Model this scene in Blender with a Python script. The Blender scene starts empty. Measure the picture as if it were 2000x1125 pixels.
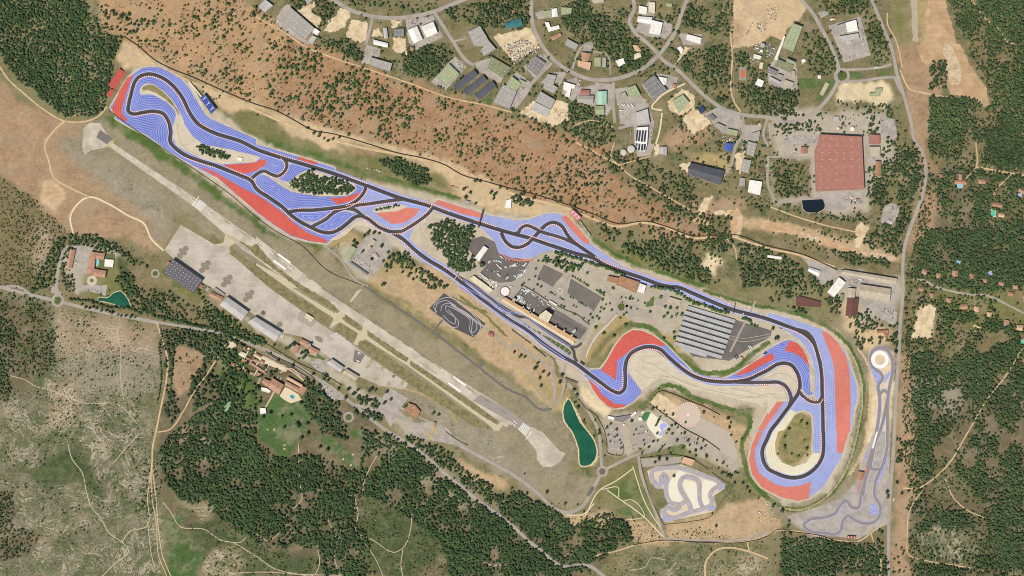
import bpy, bmesh, math, random
import numpy as np
from mathutils import Vector, Matrix
from mathutils.geometry import delaunay_2d_cdt
random.seed(7); rng = np.random.RandomState(11)
R = math.radians
sc = bpy.context.scene
col = sc.collection
# ---------------------------------------------------------------- camera, sky, sun, exposure
S = 1.6                                   # metres per map unit (one map unit = one pixel of the 2000 px wide aerial view)
CAM_H = 6000.0
cam_d = bpy.data.cameras.new('camera'); cam = bpy.data.objects.new('camera', cam_d); col.objects.link(cam)
cam.location = (0, 0, CAM_H); cam_d.sensor_width = 36; cam_d.lens = 18*CAM_H/(1000*S)
cam_d.clip_start = 100; cam_d.clip_end = 60000; sc.camera = cam
SUN_EL, SUN_AZ = 53.0, 218.0              # degrees, azimuth clockwise from north (+y)
w = bpy.data.worlds.new('World'); sc.world = w; w.use_nodes = True
wn = w.node_tree.nodes; wl = w.node_tree.links
sky = wn.new('ShaderNodeTexSky'); sky.sky_type = 'NISHITA'; sky.sun_disc = False
sky.sun_elevation = R(SUN_EL); sky.sun_rotation = R(SUN_AZ)
bg = next(n for n in wn if n.type == 'BACKGROUND'); bg.inputs[1].default_value = 0.075
wl.new(sky.outputs[0], bg.inputs[0])
sd = bpy.data.lights.new('sun', 'SUN'); sd.energy = 4.0; sd.angle = R(0.53); sd.color = (1.0, 0.955, 0.89)
sun = bpy.data.objects.new('sun', sd); col.objects.link(sun)
dvec = Vector((math.sin(R(SUN_AZ))*math.cos(R(SUN_EL)), math.cos(R(SUN_AZ))*math.cos(R(SUN_EL)), math.sin(R(SUN_EL))))
sun.rotation_euler = dvec.to_track_quat('Z', 'Y').to_euler(); sun.location = (0, 0, 3000)
sc.view_settings.view_transform = 'Standard'; sc.view_settings.look = 'None'
sc.view_settings.exposure = 0.47; sc.view_settings.gamma = 1.0
sc.cycles.pixel_filter_type = 'BLACKMAN_HARRIS'; sc.cycles.filter_width = 1.05; sc.cycles.use_denoising = False
KA = 0.70                                 # albedo = linear display value * KA
# ---------------------------------------------------------------- map helpers
ZM = {'H': (200, 120, 9.955), 'A': (900, 480, 7.98), 'B': (1000, 560, 7.98), 'C': (430, 640, 7.98), 'D': (1250, 890, 9.955),
      'E': (1130, 760, 7.98), 'G': (1400, 30, 7.98), 'I': (1440, 640, 7.98), 'K': (1600, 500, 12.5), 'L': (1040, 340, 12.5),
      'M': (310, 490, 12.5), 'N': (1320, 580, 12.5), 'F': (0, 0, 1.0)}
for r_, y_ in enumerate((0, 281, 562, 843)):
    for c_ in range(4): ZM['%d%d' % (r_, c_)] = (500*c_, y_, 3.99)
def P(s):
    """survey list: sheet key followed by x,y pairs measured on that sheet -> map units"""
    k = ZM['F']; out = []
    for t in s.split():
        if ',' in t:
            a, b = t.split(','); out.append((k[0]+float(a)/k[2], k[1]+float(b)/k[2]))
        else: k = ZM[t]
    return out
def W(p, z=0.0): return ((p[0]-1000)*S, (562.5-p[1])*S, z)
def smooth(pts, closed=False, step=2.0):
    n = len(pts); out = []
    if n < 3: closed = False
    segs = n if closed else n-1
    for i in range(segs):
        if closed: p0, p1, p2, p3 = (pts[(i+j) % n] for j in (-1, 0, 1, 2))
        else: p0, p1, p2, p3 = (pts[min(max(i+j, 0), n-1)] for j in (-1, 0, 1, 2))
        L = math.dist(p1, p2); m = max(1, int(L/step))
        # centripetal-ish: limit tangents by segment length
        def tan(a, b, c):
            la, lb = max(math.dist(a, b), 1e-6), max(math.dist(b, c), 1e-6)
            tx = ((b[0]-a[0])/la*lb + (c[0]-b[0])/lb*la)/(la+lb); ty = ((b[1]-a[1])/la*lb + (c[1]-b[1])/lb*la)/(la+lb)
            return tx*L, ty*L
        t1 = tan(p0, p1, p2) if p0 != p1 else (p2[0]-p1[0], p2[1]-p1[1])
        t2 = tan(p1, p2, p3) if p3 != p2 else (p2[0]-p1[0], p2[1]-p1[1])
        for k in range(m):
            t = k/m; a = 2*t**3-3*t*t+1; b = t**3-2*t*t+t; c = -2*t**3+3*t*t; d = t**3-t*t
            out.append((a*p1[0]+b*t1[0]+c*p2[0]+d*t2[0], a*p1[1]+b*t1[1]+c*p2[1]+d*t2[1]))
    if not closed: out.append(pts[-1])
    return out
def normals(pts, closed=False):
    n = len(pts); res = []
    for i in range(n):
        a = pts[(i-1) % n] if (closed or i > 0) else pts[i]; b = pts[(i+1) % n] if (closed or i < n-1) else pts[i]
        dx, dy = b[0]-a[0], b[1]-a[1]; L = math.hypot(dx, dy) or 1
        res.append((-dy/L, dx/L))
    return res
def offset(pts, d, closed=False):
    return [(p[0]+nn[0]*d, p[1]+nn[1]*d) for p, nn in zip(pts, normals(pts, closed))]
# occupancy raster (1 map unit) used to keep plants off roads, roofs and water
OCC = np.zeros((1125, 2000), bool)
def inpoly(poly, X, Y):
    ins = np.zeros(X.shape, bool); n = len(poly)
    for i in range(n):
        x1, y1 = poly[i]; x2, y2 = poly[(i+1) % n]
        if y1 == y2: continue
        c = ((y1 > Y) != (y2 > Y)); ins ^= c & (X < (x2-x1)*(Y-y1)/(y2-y1)+x1)
    return ins
def bbox(poly, pad, w_=2000, h_=1125):
    xs = [p[0] for p in poly]; ys = [p[1] for p in poly]
    return (max(0, int(min(xs)-pad)), min(w_, int(max(xs)+pad)+2), max(0, int(min(ys)-pad)), min(h_, int(max(ys)+pad)+2))
def occ_poly(poly):
    x0, x1, y0, y1 = bbox(poly, 1)
    if x1 <= x0 or y1 <= y0: return
    Y, X = np.mgrid[y0:y1, x0:x1]; OCC[y0:y1, x0:x1] |= inpoly(poly, X+.5, Y+.5)
def segdist(pts, X, Y, closed=False):
    d = np.full(X.shape, 1e9); n = len(pts)
    for i in range(n if closed else n-1):
        ax, ay = pts[i]; bx, by = pts[(i+1) % n]; vx, vy = bx-ax, by-ay; L = vx*vx+vy*vy or 1e-9
        t = np.clip(((X-ax)*vx+(Y-ay)*vy)/L, 0, 1); d = np.minimum(d, (X-ax-t*vx)**2+(Y-ay-t*vy)**2)
    return np.sqrt(d)
def occ_line(pts, w_):
    for i in range(0, len(pts)-1, 12):
        seg = pts[i:i+13]; x0, x1, y0, y1 = bbox(seg, w_+1)
        if x1 <= x0 or y1 <= y0: continue
        Y, X = np.mgrid[y0:y1, x0:x1]; OCC[y0:y1, x0:x1] |= segdist(seg, X+.5, Y+.5) < w_
# ---------------------------------------------------------------- materials
def lin(h):
    h = h.lstrip('#'); v = [int(h[i:i+2], 16)/255 for i in (0, 2, 4)]
    return tuple(((c/12.92) if c <= .04045 else ((c+.055)/1.055)**2.4)*KA for c in v)
MATS = {}
def newmat(name, rough=0.9):
    m = bpy.data.materials.new(name); m.use_nodes = True; nt = m.node_tree
    b = nt.nodes['Principled BSDF']; b.inputs['Roughness'].default_value = rough; b.inputs['Specular IOR Level'].default_value = 0.25
    return m, nt, b
class NT:
    def __init__(s, nt): s.nt = nt
    def n(s, t, **kw):
        x = s.nt.nodes.new(t)
        for k, v in kw.items(): setattr(x, k, v)
        return x
    def l(s, a, b): s.nt.links.new(a, b)
    def pos(s): return s.n('ShaderNodeNewGeometry').outputs['Position']
    def noise(s, vec, scale, detail=4, rough=.55, dist=0):
        x = s.n('ShaderNodeTexNoise'); x.inputs['Scale'].default_value = scale; x.inputs['Detail'].default_value = detail
        x.inputs['Roughness'].default_value = rough; x.inputs['Distortion'].default_value = dist; s.l(vec, x.inputs['Vector']); return x.outputs['Fac']
    def ramp(s, fac, a, b, o0=0.0, o1=1.0, smooth_=True):
        x = s.n('ShaderNodeMapRange'); x.interpolation_type = 'SMOOTHSTEP' if smooth_ else 'LINEAR'
        s.l(fac, x.inputs['Value'])
        for i, v in zip(('From Min', 'From Max', 'To Min', 'To Max'), (a, b, o0, o1)): x.inputs[i].default_value = v
        return x.outputs[0]
    def math(s, op, a, b=None):
        x = s.n('ShaderNodeMath', operation=op)
        for i, v in enumerate((a, b)):
            if v is None: continue
            if isinstance(v, (int, float)): x.inputs[i].default_value = v
            else: s.l(v, x.inputs[i])
        return x.outputs[0]
    def mix(s, fac, a, b, blend='MIX'):
        x = s.n('ShaderNodeMix', data_type='RGBA', blend_type=blend); x.clamp_factor = True
        for i, v in ((0, fac), (6, a), (7, b)):
            if isinstance(v, (int, float)): x.inputs[i].default_value = v
            elif isinstance(v, tuple): x.inputs[i].default_value = (*v[:3], 1)
            else: s.l(v, x.inputs[i])
        return x.outputs[2]
    def scale(s, colr, fac):
        """colour times grey factor"""
        x = s.n('ShaderNodeVectorMath', operation='SCALE')
        if isinstance(colr, tuple): x.inputs[0].default_value = colr
        else: s.l(colr, x.inputs[0])
        s.l(fac, x.inputs['Scale']); return x.outputs[0]
    def mapping(s, vec, rot, scl):
        x = s.n('ShaderNodeMapping'); x.inputs['Rotation'].default_value = (0, 0, R(rot)); x.inputs['Scale'].default_value = scl
        s.l(vec, x.inputs['Vector']); return x.outputs[0]
    def attr(s, name, out='Color'): return s.n('ShaderNodeAttribute', attribute_name=name).outputs[out]
def surf(name, hexc, var=.12, size=20.0, rough=.9, hex2=None, streak=None, fine=.06, spec=None):
    """plain weathered surface: broad and fine noise, optional second tone and directional streaks"""
    if name in MATS: return MATS[name]
    m, nt, b = newmat(name, rough); N = NT(nt); p = N.pos()
    c = lin(hexc); n1 = N.noise(p, 1/size, 5, .6); n2 = N.noise(p, 1/3.0, 3)
    base = c
    if hex2: base = N.mix(N.ramp(N.noise(p, .6/size, 6, .65), .42, .62), c, lin(hex2))
    f = N.math('ADD', N.ramp(n1, .3, .7, 1-var, 1+var, False), N.ramp(n2, .3, .7, -fine, fine, False))
    if streak:
        q = N.mapping(p, streak[0], (1/streak[1], 1/streak[2], 1)); f = N.math('ADD', f, N.ramp(N.noise(q, 1.0, 3), .3, .7, -streak[3], streak[3], False))
    N.l(N.scale(base, f), b.inputs['Base Color'])
    if spec is not None: b.inputs['Specular IOR Level'].default_value = spec
    MATS[name] = m; return m
def striped(name, pale, strong, dark, per=3.3, fd=.5):
    """painted run-off bands that follow the track: 'dist' holds the distance to the nearest track centre line, in map units"""
    m, nt, b = newmat(name, .75); N = NT(nt); p = N.pos()
    d = N.attr('dist', 'Fac'); ph = N.math('FRACT', N.math('DIVIDE', d, per))
    tri = N.math('ABSOLUTE', N.math('SUBTRACT', ph, .5))           # 0 middle of the dark line .. 0.5
    band = N.ramp(ph, .44, .56, 0, 1); line = N.ramp(tri, .05, .14, 1, 0)
    fade = N.ramp(N.noise(p, 1/90, 4, .6), .3, .7, max(0, fd-.3), min(1, fd+.3))
    strong2 = N.mix(N.math('MULTIPLY', fade, .8), lin(strong), lin(pale))
    cc = N.mix(band, lin(pale), strong2); cc = N.mix(N.math('MULTIPLY', line, .55-.3*fd), cc, lin(dark))
    wear = N.math('ADD', N.ramp(N.noise(p, 1/16, 6, .75), .25, .75, .84, 1.12, False), N.ramp(N.noise(p, 1/120, 3), .3, .7, -.07, .07, False))
    N.l(N.scale(cc, wear), b.inputs['Base Color']); MATS[name] = m; return m
def kerbmat():
    m, nt, b = newmat('kerb_red_white', .7); N = NT(nt)
    u = N.attr('along', 'Fac'); ph = N.math('FRACT', N.math('DIVIDE', u, 4.0)); st = N.ramp(ph, .46, .54, 0, 1)
    N.l(N.mix(st, lin('f4ece4'), lin('d8604c')), b.inputs['Base Color']); MATS['kerb'] = m; return m
def leafmat(name, a, b_, c_):
    m, nt, b = newmat(name, .85); N = NT(nt); p = N.pos(); oi = N.n('ShaderNodeObjectInfo')
    base = N.mix(N.ramp(oi.outputs['Random'], .1, .9, 0, 1, False), lin(a), lin(b_)); base = N.mix(N.ramp(N.noise(p, 1/2.2, 3, .7), .52, .68, 0, .7), base, lin(c_))
    big = N.ramp(N.noise(p, 1/160, 4), .3, .7, .82, 1.2, False); N.l(N.scale(base, big), b.inputs['Base Color']); b.inputs['Specular IOR Level'].default_value = .15; MATS[name] = m; return m
# ---------------------------------------------------------------- object helpers
def tag(o, label=None, cat=None, group=None, kind=None):
    for k, v in (('label', label), ('category', cat), ('group', group), ('kind', kind)):
        if v: o[k] = v
    return o
def mesh_obj(name, verts, faces, m=None, parent=None, attrs=None, smooth_=False, mi=None):
    me = bpy.data.meshes.new(name); me.from_pydata(verts, [], faces); me.update()
    for mm in (m if isinstance(m, (list, tuple)) else [m]):
        if mm: me.materials.append(mm)
    if mi is not None: me.polygons.foreach_set('material_index', mi)
    for an, av in (attrs or {}).items():
        a = me.attributes.new(an, 'FLOAT', 'POINT'); a.data.foreach_set('value', np.asarray(av, np.float32))
    if smooth_: me.polygons.foreach_set('use_smooth', [True]*len(faces))
    o = bpy.data.objects.new(name, me); col.objects.link(o)
    if parent: o.parent = parent
    return o
def empty(name, loc=(0, 0, 0), rz=0):
    o = bpy.data.objects.new(name, None); o.location = loc; o.rotation_euler = (0, 0, rz); o.empty_display_size = 3; col.objects.link(o); return o
LAY = {'pave': .05, 'road': .20, 'runoff': .35, 'red': .50, 'edge': .65, 'track': .80, 'paint': .95}
_cnt = {}
def zl(layer):
    i = _cnt.get(layer, 0); _cnt[layer] = i+1
    return LAY[layer] + .0055*(i % 26)
def cdt(poly, holes=(), inner=None):
    vs = [Vector(p) for p in poly]; faces = [list(range(len(poly)))]
    for h in holes:
        b0 = len(vs); vs += [Vector(p) for p in h]; faces.append(list(range(b0, b0+len(h))))
    if inner is not None and len(inner): vs += [Vector(p) for p in inner]
    r = delaunay_2d_cdt(vs, [], faces, 3 if holes else 1, 1e-4)
    return [tuple(v) for v in r[0]], [tuple(f) for f in r[2]]
def ragged(poly, amp):
    out = []
    for i, p in enumerate(poly):
        q = poly[(i+1) % len(poly)]; n = max(1, int(math.dist(p, q)/2.5)); L = math.dist(p, q) or 1; nx_, ny_ = -(q[1]-p[1])/L, (q[0]-p[0])/L
        for k in range(n):
            j = random.gauss(0, amp)+amp*1.5*math.sin(k*.9+p[0])*.5; out.append((p[0]+(q[0]-p[0])*k/n+nx_*j, p[1]+(q[1]-p[1])*k/n+ny_*j))
    return out
def sheet(name, poly, m, layer='pave', occ=True, sm=False, holes=(), z=None, kind='structure'):
    if name in ('sandy_lot', 'yard', 'lawn', 'car_park', 'airfield_grass', 'ploughed_field', 'earth_bank'): poly = ragged(poly, {'sandy_lot': 1.1, 'yard': .45, 'lawn': .6, 'airfield_grass': .5, 'ploughed_field': .7, 'earth_bank': .9}.get(name, .2))
    if sm: poly = smooth(poly, True, 3)
    v, f = cdt(poly, holes); z = zl(layer) if z is None else z
    f = [t if (v[t[1]][0]-v[t[0]][0])*(v[t[2]][1]-v[t[0]][1])-(v[t[1]][1]-v[t[0]][1])*(v[t[2]][0]-v[t[0]][0]) < 0 else t[::-1] for t in f]
    o = mesh_obj(name, [W(p, z) for p in v], f, m)
    if kind: o['kind'] = kind
    if occ: occ_poly(poly)
    return o
def ribbon(name, pts, width, m, layer='road', occ=True, closed=False, sm=True, off=0.0, z=None, kind='structure', step=2.0):
    if sm: pts = smooth(pts, closed, step)
    if off: pts = offset(pts, off, closed)
    nn = normals(pts, closed); z = zl(layer) if z is None else z; V = []; U = []; u = 0
    for i, (p, q) in enumerate(zip(pts, nn)):
        if i: u += math.dist(p, pts[i-1])
        for s in (1, -1): V.append(W((p[0]+q[0]*s*width/2, p[1]+q[1]*s*width/2), z)); U.append(u)
    n = len(pts); Fc = []
    for i in range(n if closed else n-1):
        j = (i+1) % n; Fc.append((2*i, 2*j, 2*j+1, 2*i+1))
    o = mesh_obj(name, V, Fc, m, attrs={'along': U})
    # face up
    if o.data.polygons[0].normal.z < 0: o.data.flip_normals()
    if kind: o['kind'] = kind
    if occ: occ_line(pts+([pts[0]] if closed else []), width/2+.6)
    return o
def disc(cx, cy, r, n=36, ry=None, rot=0):
    ry = ry or r; c, s = math.cos(R(rot)), math.sin(R(rot))
    return [(cx+c*r*math.cos(2*math.pi*i/n)-s*ry*math.sin(2*math.pi*i/n), cy+s*r*math.cos(2*math.pi*i/n)+c*ry*math.sin(2*math.pi*i/n)) for i in range(n)]
def vnoise(shape, cell, seed):
    """smooth value noise on a grid"""
    r = np.random.RandomState(seed); h, w_ = shape; gh, gw = int(h/cell)+3, int(w_/cell)+3; g = r.rand(gh, gw)
    y = np.arange(h)/cell; x = np.arange(w_)/cell; y0 = y.astype(int); x0 = x.astype(int); fy = (y-y0)[:, None]; fx = (x-x0)[None, :]
    fy = fy*fy*(3-2*fy); fx = fx*fx*(3-2*fx)
    a = g[y0][:, x0]; b = g[y0][:, x0+1]; c = g[y0+1][:, x0]; d = g[y0+1][:, x0+1]
    return (a*(1-fx)+b*fx)*(1-fy)+(c*(1-fx)+d*fx)*fy
# ---------------------------------------------------------------- ground: one sheet, land cover blended per vertex, detail from noise in the material
#        base colour, limestone 0-1, low scrub 0-1, soil patchiness 0-1
CLS = {
 'wild':   ('837a55', .2, .5, .6), 'heath': ('b18f68', .22, .12, 1.0), 'rust': ('a5805d', .34, .12, 1.1), 'field': ('a58868', .26, .14, 1.1),
 'dirt':   ('cbb088', .0, .0, .8),  'sand': ('dcc8a0', .0, .0, .7), 'chalk': ('8b8160', .62, .5, .7), 'drygrass': ('90866a', .14, .25, 1.0), 'greyrock': ('938a73', .5, .4, .8),
 'grass':  ('52682f', .0, .0, .9), 'lush': ('4d6636', .0, .3, 1.1), 'olive': ('767345', .0, .15, .9), 'straw': ('ab9566', .0, .08, .9),
 'garrigue': ('79745a', .60, .67, .9), 'pinkrock': ('9f8a6e', .6, .34, .9), 'meadow': ('4a5434', .34, .72, .9), 'woodfloor': ('70654a', .26, .46, .9),
 'thinwood': ('7d704e', .22, .5, .8), 'industry': ('7d7350', .14, .55, .9), 'tarmac': ('b3a691', .0, .0, .5), 'concrete': ('bfb198', .0, .0, .6), 'paddock': ('b4a892', .0, .05, .6), 'bare': ('ba9f78', .03, .1, 1.0), 'pit': ('bb9d77', .0, .0, 1.3), 'deepgreen': ('3f4f2a', .1, .7, .5)}
GL = [
 ('industry', 'F 480,-5 2005,-5 2005,330 1800,330 1760,560 1330,560 1330,420 1200,290 1010,225 850,178 700,120', 6),
 ('heath', 'F 190,-5 470,-5 500,20 660,105 640,252 500,205 380,152 300,118 240,74 205,60 195,30', 4),
 ('rust', 'F 560,60 700,122 850,178 1010,225 1200,290 1330,400 1420,455 1400,490 1330,465 1200,440 1000,372 860,312 640,252 540,215', 10),
 ('thinwood', 'F 1180,300 1300,330 1390,400 1420,450 1400,470 1330,425 1230,370 1170,320', 8),
 ('field', 'F -5,150 40,190 120,238 195,236 150,280 210,330 330,430 335,470 305,500 240,465 145,468 110,440 60,385 -5,340', 6),
 ('greyrock', 'F 130,262 170,300 215,290 260,310 330,400 350,440 318,480 300,440 260,400 210,370 160,330 115,290', 12),
 ('drygrass', 'F 160,240 215,222 420,350 625,470 700,560 800,625 1080,800 1125,870 1100,960 1040,965 880,850 780,770 640,640 480,500 440,470 335,410 240,330 145,290', 6),
 ('greyrock', 'F 800,770 930,830 1040,915 1100,900 1115,950 1060,975 940,900 880,850', 8),
 ('grass', 'F 192,226 240,224 335,292 460,400 560,470 640,478 625,494 520,455 400,372 300,302', 4),
 ('straw', 'F 625,476 700,500 720,560 860,640 960,700 1080,800 1090,740 900,600 850,540 760,500 690,450 640,462', 5),
 ('bare', 'F 720,545 850,520 1000,640 1090,720 1110,790 1080,800 900,660', 6),
 ('dirt', 'F 225,105 245,75 300,118 380,155 500,205 640,252 880,315 1000,372 1110,405 1130,440 1080,425 1010,425 900,390 800,350 640,290 520,250 450,225 380,160 300,125 240,135', 5),
 ('olive', 'F 430,225 500,215 540,225 560,260 660,305 600,300 480,262', 5),
 ('grass', 'F 470,255 560,280 660,312 820,368 898,384 898,396 780,362 600,306 480,270', 3),
 ('olive', 'F 650,284 740,290 850,330 900,380 820,365 680,312', 8),
 ('field', 'F 660,285 730,290 745,315 700,300', 6),
 ('olive', 'F 800,440 845,425 950,440 985,500 940,560 900,545 840,510', 5),
 ('garrigue', 'F -5,570 60,575 112,600 200,625 320,645 318,700 300,850 320,1000 330,1130 -5,1130', 8),
 ('pinkrock', 'F 110,600 200,615 310,645 312,720 250,730 225,690 200,700 130,720 105,660', 16),
 ('pinkrock', 'F 100,760 150,740 160,800 100,840', 14), ('greyrock', 'F 130,690 310,680 305,760 150,780', 20),
 ('woodfloor', 'F -5,565 95,600 105,700 60,770 -5,770', 14),
 ('woodfloor', 'F -5,960 25,960 20,1040 80,1045 60,1075 -5,1110', 8), ('deepgreen', 'F 140,880 165,900 200,960 185,960 150,930 110,960 60,930 100,890', 14),
 ('thinwood', 'F -5,340 40,372 95,415 135,460 142,520 100,560 -5,575', 6),
 ('pinkrock', 'F 60,470 105,440 110,500 70,540', 14),
 ('thinwood', 'F 145,470 240,465 310,505 340,570 450,640 640,740 600,720 470,660 330,625 160,595 100,585 120,540', 6),
 ('woodfloor', 'F 312,640 450,655 560,705 720,800 760,845 950,985 1030,995 1225,1010 1235,1060 1140,1130 400,1130 330,1010 306,960 308,860 322,760', 6),
 ('field', 'F 337,678 352,673 398,692 381,745 352,772 337,750', 3),
 ('pinkrock', 'F 350,860 410,905 440,890 400,850 360,840', 10),
 ('meadow', 'F 690,990 720,965 760,990 800,1020 850,1040 870,1080 800,1130 735,1130 700,1060', 10),
 ('meadow', 'F 370,1040 420,1010 500,1060 620,1095 640,1130 400,1130', 10),
 ('lush', 'F 316,1002 345,1003 372,1050 400,1075 385,1130 330,1130 322,1060', 8), ('chalk', 'F 400,1075 440,1060 480,1100 470,1130 385,1130', 10),
 ('chalk', 'F 330,980 395,1025 410,1010 425,985 405,975 380,990 340,970', 8),
 ('grass', 'F 430,690 470,680 500,760 510,830 470,800 440,770', 8),
 ('lush', 'F 503,800 530,770 560,762 600,775 612,815 590,850 560,895 545,895 530,875 500,866', 4),
 ('lush', 'F 612,850 640,850 668,866 690,888 703,912 690,919 640,876', 3), ('lush', 'F 685,840 710,838 712,852 688,852', 3),
 ('drygrass', 'F 705,840 820,850 900,930 960,985 1030,995 900,1000 800,930 730,870', 8),
 ('bare', 'F 900,900 990,935 985,960 930,945 900,920', 6), ('field', 'F 1008,965 1040,965 1055,985 1020,990', 5),
 ('drygrass', 'F 1040,925 1110,930 1170,935 1150,985 1110,1000 1060,965', 5),
 ('bare', 'F 1060,1000 1130,1005 1180,1000 1225,1015 1290,1010 1300,1060 1230,1060 1225,1010 1180,1030 1100,1025', 6),
 ('olive', 'F 1170,945 1235,895 1250,900 1295,1030 1250,1010 1190,985 1160,985', 4),
 ('grass', 'F 1195,955 1240,930 1265,1005 1215,985', 8), ('lush', 'F 1200,985 1255,1008 1225,1006', 5),
 ('bare', 'F 1300,1020 1440,985 1500,960 1530,985 1520,1040 1440,1058 1310,1052', 5),
 ('wild', 'F 1235,1060 1440,1062 1520,1045 1520,1130 1140,1130', 8), ('chalk', 'F 1390,1075 1500,1090 1510,1130 1390,1130', 14), ('garrigue', 'F 1250,1075 1390,1070 1380,1130 1240,1130', 12),
 ('woodfloor', 'F 1525,1045 1735,1048 1735,1130 1520,1130', 5), ('thinwood', 'F 1690,1050 1735,1040 1738,1130 1700,1130', 5),
 ('woodfloor', 'F 1808,330 2005,330 2005,560 1770,560 1790,450', 6), ('woodfloor', 'F 1770,560 2005,560 2005,1130 1775,1130 1755,800 1760,640', 6),
 ('thinwood', 'F 1765,540 2005,560 2005,720 1930,700 1840,690 1765,690', 14),
 ('garrigue', 'F 1780,1010 1870,1030 1925,1070 1900,1105 1790,1090', 16), ('greyrock', 'F 1775,720 1900,760 1880,800 1790,800', 20),
 ('field', 'F 1752,690 1788,700 1785,860 1800,930 1790,960 1776,1000 1776,1100 1790,1130 1742,1130 1750,900', 6),
 ('thinwood', 'F 1850,-5 2005,-5 2005,330 1812,300 1815,180 1870,180 1935,205 1910,140 1880,60', 6),
 ('field', 'F 1740,-5 1790,-5 1790,90 1830,130 1845,180 1812,200 1812,300 1820,330 1795,330 1770,200 1750,100', 6),
 ('straw', 'F 1780,-5 1815,-5 1822,88 1795,95', 6), ('olive', 'F 1740,-5 1780,-5 1785,90 1750,90', 8),
 ('pit', 'F 1812,-5 1846,-5 1856,45 1866,90 1877,90 1895,125 1923,170 1932,205 1925,210 1895,190 1850,172 1848,120 1810,125 1792,100 1805,82', 2),
 ('chalk', 'F 1843,85 1858,95 1880,140 1870,165 1852,160 1850,110', 8),
 ('field', 'F 1800,365 1836,370 1838,410 1815,450 1790,490 1778,480 1790,420', 8),
 ('dirt', 'F 1432,-5 1560,-5 1575,15 1560,40 1535,55 1530,80 1505,70 1480,90 1432,95', 2), ('pit', 'F 1432,40 1455,45 1450,90 1435,85', 4),
 ('sand', 'F 1640,160 1730,160 1745,185 1730,210 1690,200 1630,205', 4), ('field', 'F 1425,390 1450,385 1440,420 1360,420 1345,400', 6),
 ('field', 'F 1330,250 1380,235 1400,260 1340,290 1290,280', 6), ('straw', 'F 1345,305 1430,300 1430,330 1350,325', 6),
 ('bare', 'F 1430,418 1560,440 1680,465 1762,500 1760,515 1660,492 1540,458 1440,440', 4), ('dirt', 'F 1674,438 1698,440 1685,490 1668,485', 3), ('thinwood', 'F 1440,395 1680,440 1670,470 1550,440', 6), ('thinwood', 'F 1440,445 1760,520 1750,545 1560,520 1450,470', 6),
 ('olive', 'F 1160,460 1250,490 1330,520 1470,560 1460,570 1330,548 1220,520 1160,480', 4),
 ('sand', 'F 1375,500 1410,510 1400,540 1370,525', 6), ('drygrass', 'F 1560,690 1660,600 1740,570 1745,690 1690,760 1660,1000 1600,1060 1500,1000', 4),
 ('sand', 'F 1790,600 1805,595 1825,600 1815,665 1780,660', 3), ('olive', 'F 1820,560 2005,575 2005,640 1900,640 1830,600', 20),
 ('concrete', 'F 225,205 260,130 320,125 400,200 500,272 660,340 900,395 1010,425 1080,425 1130,435 1160,480 1240,520 1400,575 1540,610 1640,650 1678,760 1665,870 1620,960 1540,985 1470,940 1455,860 1475,800 1400,785 1290,755 1230,790 1180,800 1130,760 1100,725 900,560 800,500 690,440 640,475 560,465 440,380 320,290', 4),
 ('olive', 'F 1130,690 1220,640 1270,640 1330,690 1390,735 1480,700 1500,690 1420,740 1330,720 1240,680 1160,730', 4),
 ('straw', 'F 1125,650 1200,590 1240,580 1330,630 1330,690 1230,640 1150,710 1120,700', 4),
 ('paddock', 'F 905,545 960,480 1050,470 1090,500 1320,560 1340,590 1320,660 1240,640 1220,610 1160,640 1130,700 1100,690 960,590', 4),
 ('paddock', 'F 660,490 740,455 770,480 720,550 700,545', 5), ('straw', 'F 1010,720 1105,760 1110,800 1080,800', 6),
 ('bare', 'F 1270,790 1300,765 1420,810 1470,840 1450,915 1380,850 1290,820', 4), ('sand', 'F 1135,745 1200,800 1185,815 1130,780', 4),
 ('paddock', 'F 1170,810 1330,800 1450,900 1440,930 1330,870 1190,890', 5), ('olive', 'F 1460,880 1480,860 1510,960 1480,950', 5),
 ('grass', 'F 1304,870 1340,870 1338,890 1305,890', 2), ('paddock', 'F 110,485 235,480 220,570 150,575', 4), ('olive', 'F 180,490 240,500 250,590 170,590', 10),
 ('deepgreen', 'F 225,495 250,510 262,560 255,600 245,570 235,540', 4), ('olive', 'F 330,530 400,580 520,680 500,660 340,570', 4),
 ('paddock', 'F 400,570 620,690 760,790 860,860 800,850 640,730', 6),
 ('sand', 'F 1695,680 1745,690 1742,830 1720,940 1680,930 1700,800', 3), ('concrete', 'F 1540,1010 1640,980 1680,930 1735,930 1735,1015 1680,1050 1560,1030', 3),
 ('paddock', 'F 1600,520 1755,545 1752,600 1700,640 1640,600', 8), ('paddock', 'F 1500,215 1740,215 1750,300 1690,420 1510,390', 10), ('thinwood', 'F 1510,310 1582,310 1585,385 1510,385', 4),
 ('dirt', 'F 1620,590 1660,600 1700,650 1740,640 1740,680 1690,690 1650,630', 8), ('straw', 'F 1490,800 1530,790 1590,810 1590,880 1540,920 1505,880', 3),
]
GL += [('dirt', 'F 78,360 105,352 125,376 122,398 98,409 80,396', 4), ('pit', 'F 85,365 105,358 118,378 105,400 88,392', 3)]
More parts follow.
